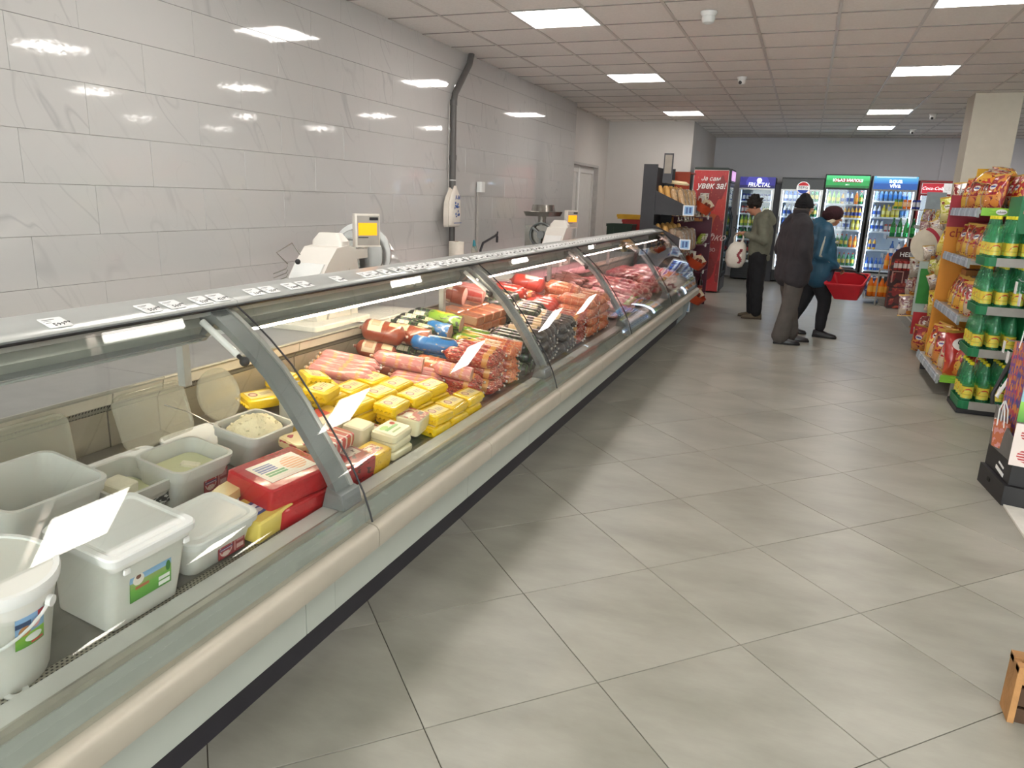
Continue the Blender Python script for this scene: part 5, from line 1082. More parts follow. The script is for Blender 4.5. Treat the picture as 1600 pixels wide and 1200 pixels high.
lt(f5, 'Coca-Cola', .085, LW, 2.18, Y0-.012, 1.98, shear=.35, bold=.001)
lt(f5, 'ICE COLD', .10, PW, 2.57, Y0-.008, 1.98, bold=.003)
# dark narrow cabinet between the first two fridges
gap = thing('utility_cabinet', 'plain dark grey cabinet side between the first two fridges', 'cabinet', (-.62, 16.8, 0)); put('panel', MB().box(-.675, -.565, 16.5, 17.1, 0, 2.0), mat('dark_cabinet', '3f4147', .5), gap, world=True, smooth=False)
# the red beer fridge standing side-on
rf = thing('beer_fridge', 'tall fridge with a big red printed side panel left of the man in the hoodie', 'fridge', (-1.6, 14.0, 0))
P = lambda n, mb, m, **k: put(n, mb, m, rf, world=True, smooth=False, **k)
P('cabinet', MB().box(-1.93, -1.36, 13.60, 14.34, .04, 2.17), mat('fridge_dark_green', '1c2b24', .4))
P('side_panel', MB().box(-1.925, -1.345, 13.592, 13.599, .03, 2.12), printm('beer_side_print', 'bd262d', [('g', .55, .8, 'bf2a2e', 'c23a2c'), ('e', .62, .52, .36, .13, 'b2552c'), ('n', 3.2, .56, '8e1d24'), ('e', .8, .42, .16, .22, '8f2026'), ('e', .35, .2, .5, .14, '7d1a20'), ('n', 30, .70, 'c9744a')], .35, ax=(0, 2)))
P('panel_edge', MB().box(-1.345, -1.338, 13.590, 13.602, .03, 2.12).box(-1.932, -1.925, 13.590, 13.602, .03, 2.12).box(-1.925, -1.345, 13.590, 13.602, 2.12, 2.128), mat('panel_edge_white', 'd9c9c4', .5))
P('door_frame', MB().box(-1.36, -1.30, 13.62, 13.67, .30, 1.92).box(-1.36, -1.30, 14.28, 14.33, .30, 1.92).box(-1.36, -1.30, 13.67, 14.28, 1.87, 1.92).box(-1.36, -1.30, 13.67, 14.28, .30, .36), BLKM)
P('door_glass', MB().box(-1.315, -1.305, 13.67, 14.28, .36, 1.87), FRGLASS); P('glow_panel', MB().box(-1.356, -1.350, 13.67, 14.28, .40, 1.86), mat('fridge_glow', '7fb0c8', .5, noise=.05, emit=.35))
P('sign_frame', MB().box(-1.36, -1.295, 13.605, 14.33, 1.93, 2.15), BLKM); P('lit_sign', MB().box(-1.295, -1.285, 13.66, 14.28, 1.96, 2.12), mat('lilac_sign', 'd8a8e0', .4, noise=.0, emit=.9))
P('base', MB().box(-1.36, -1.31, 13.62, 14.33, .05, .28), DARK)
P('handle', MB().tube([(-1.30, 13.72, 1.5), (-1.25, 13.74, 1.35), (-1.25, 13.74, 1.0), (-1.30, 13.72, .85)], .012, 8), BLKM)
P('handle', MB().tube([(-1.30, 14.0, 1.5), (-1.25, 14.02, 1.35), (-1.25, 14.02, 1.0), (-1.30, 14.0, .85)], .012, 8), BLKM)
lt(rf, 'Ја сам', .10, PW, -1.64, 13.588, 1.98, shear=.25, bold=.003); lt(rf, 'увек за!', .15, PW, -1.62, 13.588, 1.86, shear=.25, bold=.008, sx=.85)
lt(rf, 'ићко', .17, mat('faded_white_lettering', 'd9c0bc', .5), -1.50, 13.588, .98, shear=.5, bold=.002); lt(rf, 'ПИВО', .08, mat('faded_white_lettering', 'd9c0bc', .5), -1.56, 13.588, .76)
# lit bottles seen through the red fridge's door are not visible from the aisle: its shelves only
for z in (.6, .9, 1.2, 1.5): P('shelf', MB().box(-1.352, -1.345, 13.68, 14.27, z, z+.012), SHELFM)
# ------------------------------------------------------------------ chips gondola on the right
SG = mat('shelf_grey', 'a39f98', .45, .2); RAILC = printm('price_rail_blue', 'a9b6c2', [('s', 5, .35, 'c9d2da', 0), ('s', 9, .12, '5f6f82', 0)], .35, ax=(1, 2))
LIME = printm('lime_strip', '7fc02a', [('n', 3, .6, '9ad23a')], .4, ax=(0, 2)); YP = mat('amber_panel', 'e0952a', .45, noise=.03); RP = mat('crimson_panel', 'a8263a', .45)
gd = thing('snack_gondola', 'metal snack gondola with price rails on the right side of the aisle', 'shelf', (1.55, 7.7, 0))
P = lambda n, mb, m, **k: put(n, mb, m, gd, world=True, smooth=False, **k)
P('back_panel', MB().box(1.76, 1.79, 7.1, 8.42, .1, 1.62), SG)
P('foot', MB().box(1.34, 1.78, 7.12, 7.16, 0.0, .14), SG); P('foot', MB().box(1.26, 1.76, 8.30, 8.34, 0.0, .14), DARK)
P('foot_screw', MB().lathe([(.015, 0), (.015, .03)], 10, cx=1.36, cy=7.115), DARK)
SHZ = ((.17, 1.235, 7.12), (.69, 1.315, 7.14), (1.17, 1.315, 7.14), (1.585, 1.315, 7.14))
for z, xf_, ya in SHZ:
    P('shelf_board', MB().box(xf_, 1.76, ya, 8.38, z-.03, z), SG)
    P('price_rail', MB().box(xf_-.018, xf_, ya, 8.38, z-.055, z-.004).box(xf_-.012, xf_, ya, 8.38, z-.004, z+.016), RAILC)
    P('rail_end', MB().box(xf_-.02, xf_+.0, ya-.006, ya, z-.06, z+.02), GREYP)
for z, xf_, ya in (SHZ[0], SHZ[3]):
    s1 = P('lime_strip', MB().box(xf_+.01, 1.74, ya-.006, ya-.001, z-.045, z+.02), LIME)
    o = put('oval_logo', MB().lathe([(.032, 0), (.032, .003)], 18, axis='y', sx=1, sy=1), PAPER, gd, loc=((xf_+1.66)/2-.02-1.55, ya-.010-7.7, z-.012)); o.scale = (1.25, 1, .7)
    lt(gd, 'ohom', .026, mat('dark_lettering', '222a22', .5), (xf_+1.66)/2-.02, ya-.012, z-.012, shear=.2)
P('amber_panel', MB().loft([[(1.20, 8.40, .10), (1.42, 8.40, .10), (1.42, 8.40, 1.42), (1.33, 8.40, 1.42)], [(1.20, 8.42, .10), (1.42, 8.42, .10), (1.42, 8.42, 1.42), (1.33, 8.42, 1.42)]]) if False else MB().box(1.29, 1.78, 8.40, 8.425, .10, 1.42), YP)
P('crimson_panel', MB().box(1.29, 1.78, 8.40, 8.425, 1.42, 1.72), RP)
lt(gd, 'chipsy', .12, mat('crimson_lettering', 'a33018', .5), 1.47, 8.396, 1.36, bold=.003)
for k, (x, y, z, w_, d_, h_, c_) in enumerate(((1.60, 8.05, 1.172, .15, .2, .30, 'b07a42'), (1.60, 7.45, 1.172, .14, .2, .27, '7a6a55'), (1.60, 8.2, .692, .13, .12, .34, 'a8743f'), (1.62, 7.75, .692, .12, .2, .3, '6b5a48'))):
    b_ = thing('cardboard_box', ['brown cardboard box with a crimson scalloped top printed with letters', 'open grey-brown cardboard box on the upper snack shelf', 'brown cardboard box with a rounded dark cutout below the upper shelf', 'dull brown cardboard box behind the snack bags, middle shelf'][k], 'box', (x, y, z))
    put('box_body', MB().box(-w_, w_, -d_, d_, 0, h_), mat('cardboard_'+c_, c_, .8, noise=.05), b_, smooth=False)
    if k == 0:
        mb = MB().box(-w_-.002, w_+.002, -d_-.003, -d_-.001, h_*.72, h_)
        for q in range(4): mb.lathe([(.036, -.003), (.036, -.001)], 14, cx=-w_+.0375+.075*q, cy=-d_, cz=h_*.72, axis='y')
        put('crimson_top', mb, RP, b_, smooth=False); text('BRICHI', .06, mat('brown_lettering', '5a3a22', .6), b_, (0, -d_-.003, h_*.35), MY, bold=.002)
    else: put('tape', MB().box(-.02, .02, -d_-.002, d_+.002, h_-.001, h_+.002), mat('brown_tape', '9a7a50', .4), b_, smooth=False)
def chipprint(nm, base, c2, c3): return printm(nm, base, [('n', 2.6, .56, c2), ('n', 5.5, .58, c2), ('e', .5, .62, .19, .085, 'e6e0dc'), ('r', .36, .64, .60, .645, c3), ('n', 8, .64, '6a1418'), ('e', .3, .22, .25, .12, c2), ('e', .72, .15, .2, .10, 'e08a2a'), ('r', .1, .9, .34, .38, c2)], .22, ax=(0, 2), coat=.6, bump=.5, warp=.12)
CP = [chipprint('chips_red', 'b3221f', 'e0a83a', '27408e'), chipprint('chips_redpink', 'b82a34', 'd9c0a0', 'c22a6a'), chipprint('chips_orange', 'c2441f', 'ecc14a', '2a2a2a'), chipprint('chips_crimson', '9e1c2a', 'd98a3a', '3a5ab0')]
def bagmb(w_, h_, d_, n=10):
    rings = []
    for z, fw, fd in ((0, 1, .03), (.03, 1, .08), (.10, .97, .6), (.3, .93, 1), (.6, .93, .95), (.85, .97, .5), (.95, 1, .1), (1, 1, .03)):
        ring = []
        for k in range(2*n):
            a = 2*pi*k/(2*n); cx_ = cos(a); sx_ = sin(a)
            ring.append((w_*fw*(abs(cx_)**.6)*(1 if cx_ > 0 else -1), d_*fd*(abs(sx_)**.8)*(1 if sx_ > 0 else -1)*(1+.08*sin(9*z+3*a)), z*h_+.006*sin(4*a)*(z in (0, 1))))
        rings.append(ring)
    return MB().loft(rings)
CB_ = bagmb(.095, .27, .05).mesh('bag_body', ang=70) if False else None
chipm = {}
def chips(x, y, z, yaw, tilt, mi, lb, group, s=1, w_=.095, h_=.27, d_=.05, m=None, cat='snack bag', name='chips_bag', roll=0):
    key = (mi, w_, h_, d_, m.name if m else '')
    if key not in chipm:
        me = bagmb(w_, h_, d_).mesh('bag_body', ang=70); me.materials.append(m or CP[mi]); sm = MB()
        sm.box(-w_, w_, -.0015, .0015, h_-.005, h_+.012).box(-w_, w_, -.0015, .0015, -.01, .005); s2 = sm.mesh('seal', False); s2.materials.append(mat('foil_seal', 'c9a24a', .3, .4)); chipm[key] = (me, s2)
    t_ = thing(name, lb, cat, (x, y, z), (tilt, roll, yaw), group); t_.scale = (s, s, s)
    a = put('bag_body', chipm[key][0], None, t_); b_ = put('seal', chipm[key][1], None, t_); return t_
sh_n = {0: 'bottom', 1: 'second', 2: 'third', 3: 'top'}
for i, (z, xf_, ya) in enumerate(SHZ):
    for k in range(8):
        y = ya+.10+.145*k
        if y > 8.33: continue
        chips(xf_+.10+random.uniform(-.01, .02), y, z+.016, radians(-62+random.uniform(-14, 14)) if i else radians(-55+random.uniform(-8, 8)), radians(-10+random.uniform(-6, 6)), (k+i) % 4,
              '%s red chips bag from the near end, front row of the %s snack shelf' % (n_[k], sh_n[i]), 'front chips bags, %s shelf' % sh_n[i], s=1.12 if i == 0 else 1.0, roll=random.uniform(-.12, .12))
    for k in range(6):
        y = ya+.13+.2*k
        if i in (1, 2) and k > 0: continue
        chips(xf_+.28, y, z+.016, radians(-80), radians(-6), (k+i+1) % 4, '%s chips bag in the rear row of the %s snack shelf' % (n_[k], sh_n[i]), 'rear chips bags, %s shelf' % sh_n[i])
big = chips(1.39, 7.20, .19, radians(14), radians(-12), 0, 'big red chips bag with a white round logo, nearest on the bottom shelf', 'large chips bags', s=1.35, m=printm('big_chips_front', 'b5241f', [('n', 2.2, .6, 'd98a3a'), ('g', 0, .3, 'cf5a22', 'b8331f'), ('e', .48, .70, .30, .15, 'eeeae6')], .22, ax=(0, 2), coat=.6, bump=.5))
text('Oi', .05, INK, big, (-.02, -.054, .205), MY, shear=.3, bold=.002); text('Om', .05, INK, big, (.025, -.054, .175), MY, shear=.3, bold=.002)
for k in range(3): chips(1.36+.11*k, 7.30+.22*k, 1.80+.03*k, radians(-20+10*k), radians(-70), k, '%s chips bag lying on top of the uppermost row of bags' % n_[k], 'chips bags lying on top', roll=.2)
yc_ = thing('yellow_card', 'yellow card sign standing above the top snack shelf', 'sign', (1.52, 8.2, 1.60)); put('card', MB().box(-.09, .09, -.004, .004, 0, .36), mat('yellow_card', 'e8b52a', .5), yc_, smooth=False); put('black_clip', MB().box(.02, .10, -.02, .02, .30, .33), BLACK, yc_, smooth=False)
# ------------------------------------------------------------------ green mineral water rack
GR = mat('green_display_board', '1f7a4c', .4, noise=.05); GRD = mat('dark_green_board', '0f4a30', .5)
gk = thing('water_rack', 'green cardboard rack of mineral water at the near end of the snack shelves', 'rack', (1.49, 6.75, 0))
P = lambda n, mb, m, **k: put(n, mb, m, gk, world=True, smooth=False, **k)
RZ = (.075, .50, .835, 1.205)
for z in RZ:
    o = P('tray', MB().rrect([(z-.035, .165, .19, .04), (z, .168, .193, .04)], 4, cx=1.475, cy=6.76).rrect([(z, .168, .193, .04), (z+.03, .17, .195, .04), (z+.03, .162, .187, .04), (z+.002, .16, .185, .04)], 4, cx=1.475, cy=6.76), GR)
    P('tray_label', MB().box(1.38, 1.63, 6.558, 6.563, z-.035, z+.03), SG)
P('side_post', MB().box(1.642, 1.652, 6.565, 6.96, .04, 1.45), GR); P('back_board', MB().box(1.53, 1.652, 6.955, 6.965, .04, 1.70), GRD)
P('header', MB().box(1.475, 1.70, 6.60, 6.612, 1.42, 1.69), GR); P('header_side', MB().box(1.475, 1.485, 6.612, 6.955, 1.42, 1.69), GR)
lt(gk, 'КЊАЗ', .032, mat('pale_red_lettering', 'd98a80', .5), 1.545, 6.596, 1.575, bold=.002)
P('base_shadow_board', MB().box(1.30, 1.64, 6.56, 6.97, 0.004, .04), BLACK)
PETG = glassm('pet_mineral_green', (.70, .95, .82), .24, '4fb083', rough=.05)
WL = printm('mineral_label', 'e0c83a', [('e', .5, .40, .42, .44, 'c2281f'), ('e', .5, .30, .42, .44, 'e6d24a'), ('r', 0, 1, .30, .36, 'b8a838'), ('n', 4, .62, 'd4e06a')], .35, ax=(0, 2))
WLY = WL; CAPY = mat('yellow_cap', 'ddd21f', .4)
wp = None
for i, z in enumerate(RZ):
    for a in range(3):
        for d_ in range(4):
            if i == 1 and a == 1 and d_ == 0 and False: continue
            x, y = 1.365+.108*a, 6.625+.092*d_
            lb = 'green mineral water bottle, %s shelf of the green rack, %s column, %s row' % (sh_n[i], ['left', 'middle', 'right'][a], ['front', 'second', 'third', 'rear'][d_])
            if not wp:
                wp = thing('water_bottle', lb, 'bottle', (x, y, z+.003), (0, 0, 0), 'mineral water bottles on the green rack')
                put('bottle_body', MB().lathe([(.030, 0), (.040, .012), (.042, .03), (.042, .15), (.0405, .18), (.035, .215), (.026, .255), (.018, .29), (.0135, .31), (.0135, .32)], 16), PETG, wp)
                put('label', MB().lathe([(.0428, .045), (.0428, .138)], 20, cap=(0, 0)), WL, wp); put('cap', MB().lathe([(.0155, .312), (.0155, .335), (.013, .337)], 12), CAPY, wp)
            else: dup(wp, (x, y, z+.003), (0, 0, random.uniform(-.5, .5)), label=lb)
# ------------------------------------------------------------------ black hook panel with price tickets and the gift bag display
bk = thing('hook_panel', 'black hook panel with small white price tickets right of the water rack', 'display', (1.9, 6.2, 0))
P = lambda n, mb, m, **k: put(n, mb, m, bk, world=True, smooth=False, **k)
P('panel', MB().box(1.70, 1.74, 5.3, 6.70, 0.02, 1.85), BLACK); P('front_panel', MB().box(1.66, 2.6, 6.74, 6.76, 0.02, 1.38), BLACK); P('base', MB().box(1.66, 2.2, 5.3, 6.7, 0, .12), BLACK)
for k, (y, z) in enumerate(((6.2, 1.05), (6.05, .98), (6.2, .62), (6.05, .57), (5.9, .56), (5.7, .62), (6.1, .30), (5.6, .95), (5.45, .66))):
    P('hook', MB().tube([(1.70, y, z+.05), (1.48, y, z+.05), (1.46, y, z+.065)], .004, 6), SILM)
    P('ticket', MB().box(1.452, 1.455, y-.03, y+.03, z-.04, z+.045), PAPER)
cd_ = thing('gift_bag_display', 'black cardboard floor display holding gift bags at the right edge', 'display', (1.45, 4.6, 0))
P = lambda n, mb, m, **k: put(n, mb, m, cd_, world=True, smooth=False, **k)
BC = mat('black_cardboard', '242325', .55, noise=.08)
outl = [(1.15, 4.90), (1.19, 4.50), (1.75, 4.36), (1.78, 4.90)]
def tray3(z0, z1, o_): return MB().loft([[(x, y, z0) for x, y in o_], [(x, y, z1) for x, y in o_]])
P('lower_box', tray3(.0, .115, outl), BC); P('upper_box', tray3(.118, .24, [(1.17, 4.89), (1.21, 4.52), (1.74, 4.385), (1.76, 4.89)]), BC)
P('hand_slot', MB().loft([[(1.163, 4.74, .06), (1.166, 4.70, .06), (1.166, 4.70, .08), (1.163, 4.74, .08)], [(1.159, 4.74, .06), (1.162, 4.70, .06), (1.162, 4.70, .08), (1.159, 4.74, .08)]]), mat('slot_dark', '070707', .8))
P('side_wall', MB().loft([[(1.17, 4.89, .24), (1.205, 4.55, .24), (1.203, 4.60, .36), (1.168, 4.89, .48)], [(1.18, 4.89, .24), (1.215, 4.55, .24), (1.213, 4.60, .36), (1.178, 4.89, .48)]]), mat('grey_card_wall', '6b6a68', .6))
P('white_label', MB().box(1.160, 1.168, 4.76, 4.84, .33, .41), PAPER)
P('white_print', MB().loft([[(1.186, 4.71, .15), (1.200, 4.60, .13), (1.200, 4.60, .15), (1.186, 4.71, .17)], [(1.182, 4.71, .15), (1.196, 4.60, .13), (1.196, 4.60, .15), (1.182, 4.71, .17)]]).loft([[(1.189, 4.68, .19), (1.198, 4.61, .175), (1.198, 4.61, .185), (1.189, 4.68, .20)], [(1.185, 4.68, .19), (1.194, 4.61, .175), (1.194, 4.61, .185), (1.185, 4.68, .20)]]), PAPER)
bd = thing('white_board', 'white board lying on the floor in front of the gift bag display', 'board', (1.5, 4.3, 0)); put('board', MB().loft([[(1.20, 4.49, .001), (1.20, 4.02, .001), (1.75, 3.9, .001), (1.75, 4.35, .001)], [(1.20, 4.49, .012), (1.20, 4.02, .012), (1.75, 3.9, .012), (1.75, 4.35, .012)]]), mat('white_foam_board', 'dcdad2', .5), bd, world=True, smooth=False)
def giftbag(lb, x, y, z, w_, h_, d_, yaw, m, tilt=0):
    t_ = thing('gift_bag', lb, 'gift bag', (x, y, z), (tilt, 0, yaw), 'gift bags in the cardboard display')
    put('bag_body', MB().loft([[(-w_, -d_, 0), (w_, -d_, 0), (w_, d_, 0), (-w_, d_, 0)], [(-w_, -d_, h_), (w_, -d_, h_), (w_, d_, h_), (-w_, d_, h_)]], (1, 0)), m, t_, smooth=False)
    for s_ in (-1, 1): put('rope_handle', MB().tube([(-w_*.5, s_*d_, h_-.03), (-w_*.35, s_*d_, h_+.07), (0, s_*d_*.5, h_+.12), (w_*.35, s_*d_, h_+.07), (w_*.5, s_*d_, h_-.03)], .004, 6), PAPER, t_)
    return t_
PIX = printm('pixel_bag_print', '8a5a86', [('s', 9, .5, 'c2703a', 0), ('s', 13, .4, '7a4a90', 1), ('n', 9, .55, 'd98a4a'), ('n', 12, .60, '3f4a9a'), ('n', 10, .62, 'c93f5a')], .4, ax=(0, 2))
HEA = printm('striped_heart_print', 'e6d8d2', [('e', .3, .75, .2, .16, 'b8343a'), ('e', .7, .5, .2, .16, 'b8343a'), ('e', .3, .25, .2, .16, 'b8343a'), ('e', .75, .9, .2, .12, 'b8343a'), ('e', .8, .12, .2, .12, 'b8343a'), ('s', 16, .4, 'e6d8d2', 1)], .4, ax=(0, 2))
ELE = printm('nursery_bag_print', '8fc0cf', [('g', 0, .28, '4a8f3a', '8fcf4a'), ('e', .5, .52, .32, .16, '8f8aa8'), ('e', .78, .62, .16, .12, 'e08a5a'), ('e', .25, .62, .15, .11, '9a95b5'), ('r', .18, .30, .2, .45, 'd9c83a'), ('r', .42, .52, .22, .42, '4a5fae'), ('e', .62, .3, .14, .08, 'c96a9a')], .4, ax=(0, 2))
giftbag('tall gift bag with a pixelled purple and orange print', 1.245, 4.80, .24, .10, .62, .02, radians(-72), PIX, .0)
giftbag('pale blue gift bag with a nursery animal picture at the right edge', 1.345, 4.53, .48, .15, .40, .05, radians(-14), ELE)
giftbag('white gift bag with striped red hearts, below the pale blue one', 1.325, 4.485, .245, .14, .235, .04, radians(-14), HEA)
giftbag('small orange and pink gift bag leaning out of the display side', 1.19, 4.74, .26, .05, .16, .01, radians(-60), printm('orange_small_print', 'c9704a', [('n', 4, .55, 'd99a9a')], .5, ax=(0, 2)), .1)
giftbag('teal gift bag tucked between the pixelled and nursery bags', 1.31, 4.70, .48, .05, .34, .03, radians(-40), mat('teal_bag', '2f7f9a', .4))
sk = thing('hanging_strap', 'black and white straps hanging beside the gift bag display', 'strap', (1.19, 5.2, .6))
put('black_strap', MB().tube([(1.32, 5.3, .75), (1.26, 5.25, .6), (1.21, 5.2, .47), (1.22, 5.2, .41)], .013, 8), BLACK, sk, world=True); put('white_strap', MB().tube([(1.34, 5.22, .74), (1.28, 5.2, .58), (1.23, 5.15, .49), (1.22, 5.15, .47)], .010, 8), PAPER, sk, world=True)
# ------------------------------------------------------------------ wooden crate at the lower right corner
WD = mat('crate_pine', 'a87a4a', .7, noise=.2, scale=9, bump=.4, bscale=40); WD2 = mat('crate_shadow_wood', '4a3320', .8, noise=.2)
wc = thing('wooden_crate', 'small wooden crate with a diagonal brace at the lower right corner', 'crate', (1.04, 2.49, 0))
P = lambda n, mb, m, **k: put(n, mb, m, wc, world=True, smooth=False, **k)
P('end_board', MB().box(.785, .803, 2.44, 2.535, 0, .195), WD)
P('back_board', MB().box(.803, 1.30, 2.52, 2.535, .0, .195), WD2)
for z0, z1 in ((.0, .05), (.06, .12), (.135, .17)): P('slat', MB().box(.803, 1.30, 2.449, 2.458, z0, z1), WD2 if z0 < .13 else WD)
P('top_slat', MB().box(.785, 1.30, 2.436, 2.47, .178, .20), WD); P('top_slat', MB().box(.785, 1.30, 2.50, 2.54, .178, .20), WD)
P('brace', MB().loft([[(.803, 2.438, .17), (.83, 2.438, .17), (1.0, 2.438, .0), (.96, 2.438, .0)], [(.803, 2.448, .17), (.83, 2.448, .17), (1.0, 2.448, .0), (.96, 2.448, .0)]]), WD)
# ------------------------------------------------------------------ mixed snack racks farther along the aisle
g2 = thing('mixed_snack_rack', 'white rack crowded with hanging snack bags beyond the amber panel', 'rack', (1.7, 10.3, 0))
P = lambda n, mb, m, **k: put(n, mb, m, g2, world=True, smooth=False, **k)
P('back_panel', MB().box(1.80, 1.84, 8.7, 12.4, .05, 1.6), mat('rack_white', 'b9b4ae', .5)); P('base', MB().box(1.46, 1.84, 8.7, 12.4, 0, .12), SG)
for z in (.14, .55, .95, 1.35): P('shelf_board', MB().box(1.50, 1.80, 8.7, 12.4, z-.02, z), SG); P('price_rail', MB().box(1.485, 1.5, 8.7, 12.4, z-.04, z+.01), SG)
for k, (x, y) in enumerate(((1.47, 9.3), (1.34, 9.95), (1.42, 9.15))): P('hanging_strip', MB().box(x+.05, x+.06, y-.02, y+.02, .10, 1.85 if k != 1 else 1.35), SILM)
YB1 = chipprint('bag_yellow', 'd2b52a', 'ecdc7a', 'a8261f'); YB2 = chipprint('bag_lime', 'b5b83a', 'e0da9a', '4a6a2a'); RB1 = chipprint('bag_maroon', '7a1c24', 'c9a28a', 'd9d2c2'); PK = chipprint('bag_mauve', 'b08a90', 'e0cdb8', '7a2a34'); WB1 = chipprint('bag_pale', 'cfc6b8', 'b0a294', '5f7fae')
hang = [  # x, y, z, material, label, scale
 (1.46, 9.4, 1.45, YB2, 'yellow-green bag hanging highest beside the crimson panel top', 1.1), (1.50, 9.2, 1.62, RB1, 'red and gold bag at the top of the hanging bags', 1),
 (1.45, 9.3, 1.10, YB1, 'bright yellow bag with a dark red top hanging in the middle', 1.25), (1.46, 9.25, .85, YB1, 'yellow bag cluster hanging below the middle', 1.3),
 (1.46, 9.2, .45, YB1, 'golden yellow bag hanging low beside the amber panel', 1.1), (1.32, 9.9, 1.12, YB2, 'lime bag on the striped round header', .9),
 (1.36, 9.8, .98, WB1, 'pale bag hanging under the round header', 1), (1.30, 9.9, .78, WB1, 'white and blue bag hanging left of the green sign', 1),
 (1.30, 10.1, .55, PK, 'mauve bag in the hanging cluster by the floor stand', 1), (1.26, 10.0, .32, PK, 'lower mauve bag in the hanging cluster', 1), (1.35, 9.9, .62, RB1, 'maroon bag beside the mauve cluster', .9),
 (1.42, 9.0, .16, CP[0], 'red bag standing at the foot of the hanging bags', 1.1), (1.36, 9.2, .03, CP[3], 'crimson bag on the floor edge of the rack', 1.2), (1.52, 8.9, .16, CP[1], 'red pink bag beside the grey foot', 1.1),
 (1.50, 9.1, 1.30, RB1, 'maroon bag tucked behind the yellow ones', .9), (1.40, 9.6, .16, RB1, 'dark red pack standing low near the mauve bags', 1)]
for k, (x, y, z, m, lb, s) in enumerate(hang):
    chips(x, y, z, random.uniform(-.9, .3), random.uniform(-.3, .2), 0, lb, 'hanging snack bags', s=s, m=m, w_=.085, h_=.24, d_=.055, roll=random.uniform(-.3, .3))
adj = ['small', 'crumpled', 'tilted', 'narrow', 'shiny', 'flat', 'puffed', 'folded', 'creased']
for k in range(18):
    x, y, z = 1.34+.12*((k*7) % 5)/4, 9.3+1.5*((k*5) % 9)/9, .12+.145*(k//2)+.03*(k % 2)
    chips(x, y, z, random.uniform(-1.2, .4), random.uniform(-.4, .3), 0, '%s %s snack bag in the hanging cluster, %s from the floor' % (adj[k % 9], ['mauve', 'pale'][k//9], (n_+['tenth'])[min(k//2, 8)]), 'clustered snack bags', s=.8, m=[PK, WB1, RB1, YB2][k % 4], w_=.08, h_=.2, d_=.05, roll=random.uniform(-.4, .4))
for i, z in enumerate((.14, .55, .95, 1.35)):
    for k in range(10):
        y = 9.9+.22*k
        chips(1.56+random.uniform(-.02, .02), y, z+.005, radians(-80+random.uniform(-20, 20)), random.uniform(-.2, .05), 0, 'snack bag %s in the row on the %s board of the mixed rack' % (['first', 'second', 'third', 'fourth', 'fifth', 'sixth', 'seventh', 'eighth', 'ninth', 'tenth'][k], sh_n[i]), 'snack bags, %s board of the mixed rack' % sh_n[i], m=[YB1, RB1, PK, WB1, CP[0]][(k*3+i) % 5], w_=.085, h_=.22, d_=.045)
rh = thing('round_header', 'round cream header with a crimson curved stripe above the snack bags', 'sign', (1.36, 9.75, 1.18))
put('disc', MB().lathe([(.20, 0), (.20, .012)], 32, axis='y'), mat('cream_card', 'cfc7b4', .5), rh)
mb = MB(); pts = [(.20*cos(a)-.12, .20*sin(a)-.02) for a in [radians(-35+110*k/12) for k in range(13)]]; pt2 = [(.24*cos(a)-.12, .24*sin(a)-.02) for a in [radians(-35+110*k/12) for k in range(13)]]
pt2 = [p if sqrt(p[0]**2+p[1]**2) < .2 else (p[0]*.2/sqrt(p[0]**2+p[1]**2), p[1]*.2/sqrt(p[0]**2+p[1]**2)) for p in pt2]
for k in range(12): mb.loft([[(pts[k][0], -.002, pts[k][1]), (pt2[k][0], -.002, pt2[k][1]), (pt2[k+1][0], -.002, pt2[k+1][1]), (pts[k+1][0], -.002, pts[k+1][1])], [(pts[k][0], -.0005, pts[k][1]), (pt2[k][0], -.0005, pt2[k][1]), (pt2[k+1][0], -.0005, pt2[k+1][1]), (pts[k+1][0], -.0005, pts[k+1][1])]])
put('crimson_stripe', mb, RP, rh, smooth=False); put('stem', MB().box(-.015, .015, .004, .02, -.6, -.1), SG, rh, smooth=False)
gs = thing('green_sign_stand', 'green magazine stand with vertical white letters between hanging bags', 'sign', (1.38, 9.6, .5))
put('frame', MB().box(1.27, 1.50, 9.60, 9.62, .38, 1.0), mat('stand_frame', 'aebfb8', .4), gs, world=True, smooth=False); put('green_panel', MB().box(1.29, 1.48, 9.592, 9.598, .52, .92), mat('sign_green', '2f8a34', .5), gs, world=True, smooth=False); put('red_panel', MB().box(1.29, 1.48, 9.592, 9.598, .16, .42), mat('sign_red', 'b5232a', .5), gs, world=True, smooth=False)
lt(gs, 'S', .07, PW, 1.44, 9.588, .66, bold=.004); lt(gs, 'A', .07, PW, 1.44, 9.588, .58, bold=.004); put('pole', MB().box(1.36, 1.40, 9.62, 9.64, 0, .6), SG, gs, world=True, smooth=False)
# energy drink stand
hs = thing('energy_drink_stand', 'dark red and black cardboard drink stand with bold white letters', 'display', (1.60, 13.3, 0))
P = lambda n, mb, m, **k: put(n, mb, m, hs, world=True, smooth=False, **k)
HM = printm('flame_print', '3a1014', [('n', 3, .52, '8e1f22'), ('n', 6, .6, 'b8503a'), ('e', .5, .4, .3, .2, '5f1418')], .4, ax=(0, 2))
P('body', MB().box(1.38, 1.82, 13.3, 13.6, .01, .34), HM); P('body_upper', MB().box(1.36, 1.80, 13.36, 13.6, .35, .82), HM); P('side_arm', MB().tube([(1.40, 13.30, .42), (1.40, 13.30, .60), (1.55, 13.30, .60), (1.55, 13.30, .42)], .012, 6), mat('pale_frame', 'b98a80', .5))
arc = [(1.40+.36*.5+.22*cos(a), .80+.20*sin(a)) for a in [pi*k/14 for k in range(15)]]
P('arched_header', MB().loft([[(x, 13.34, z) for x, z in arc], [(x, 13.36, z) for x, z in arc]]), mat('header_maroon', '3f1418', .5)); lt(hs, 'HELL', .10, PW, 1.57, 13.336, .87, bold=.003)
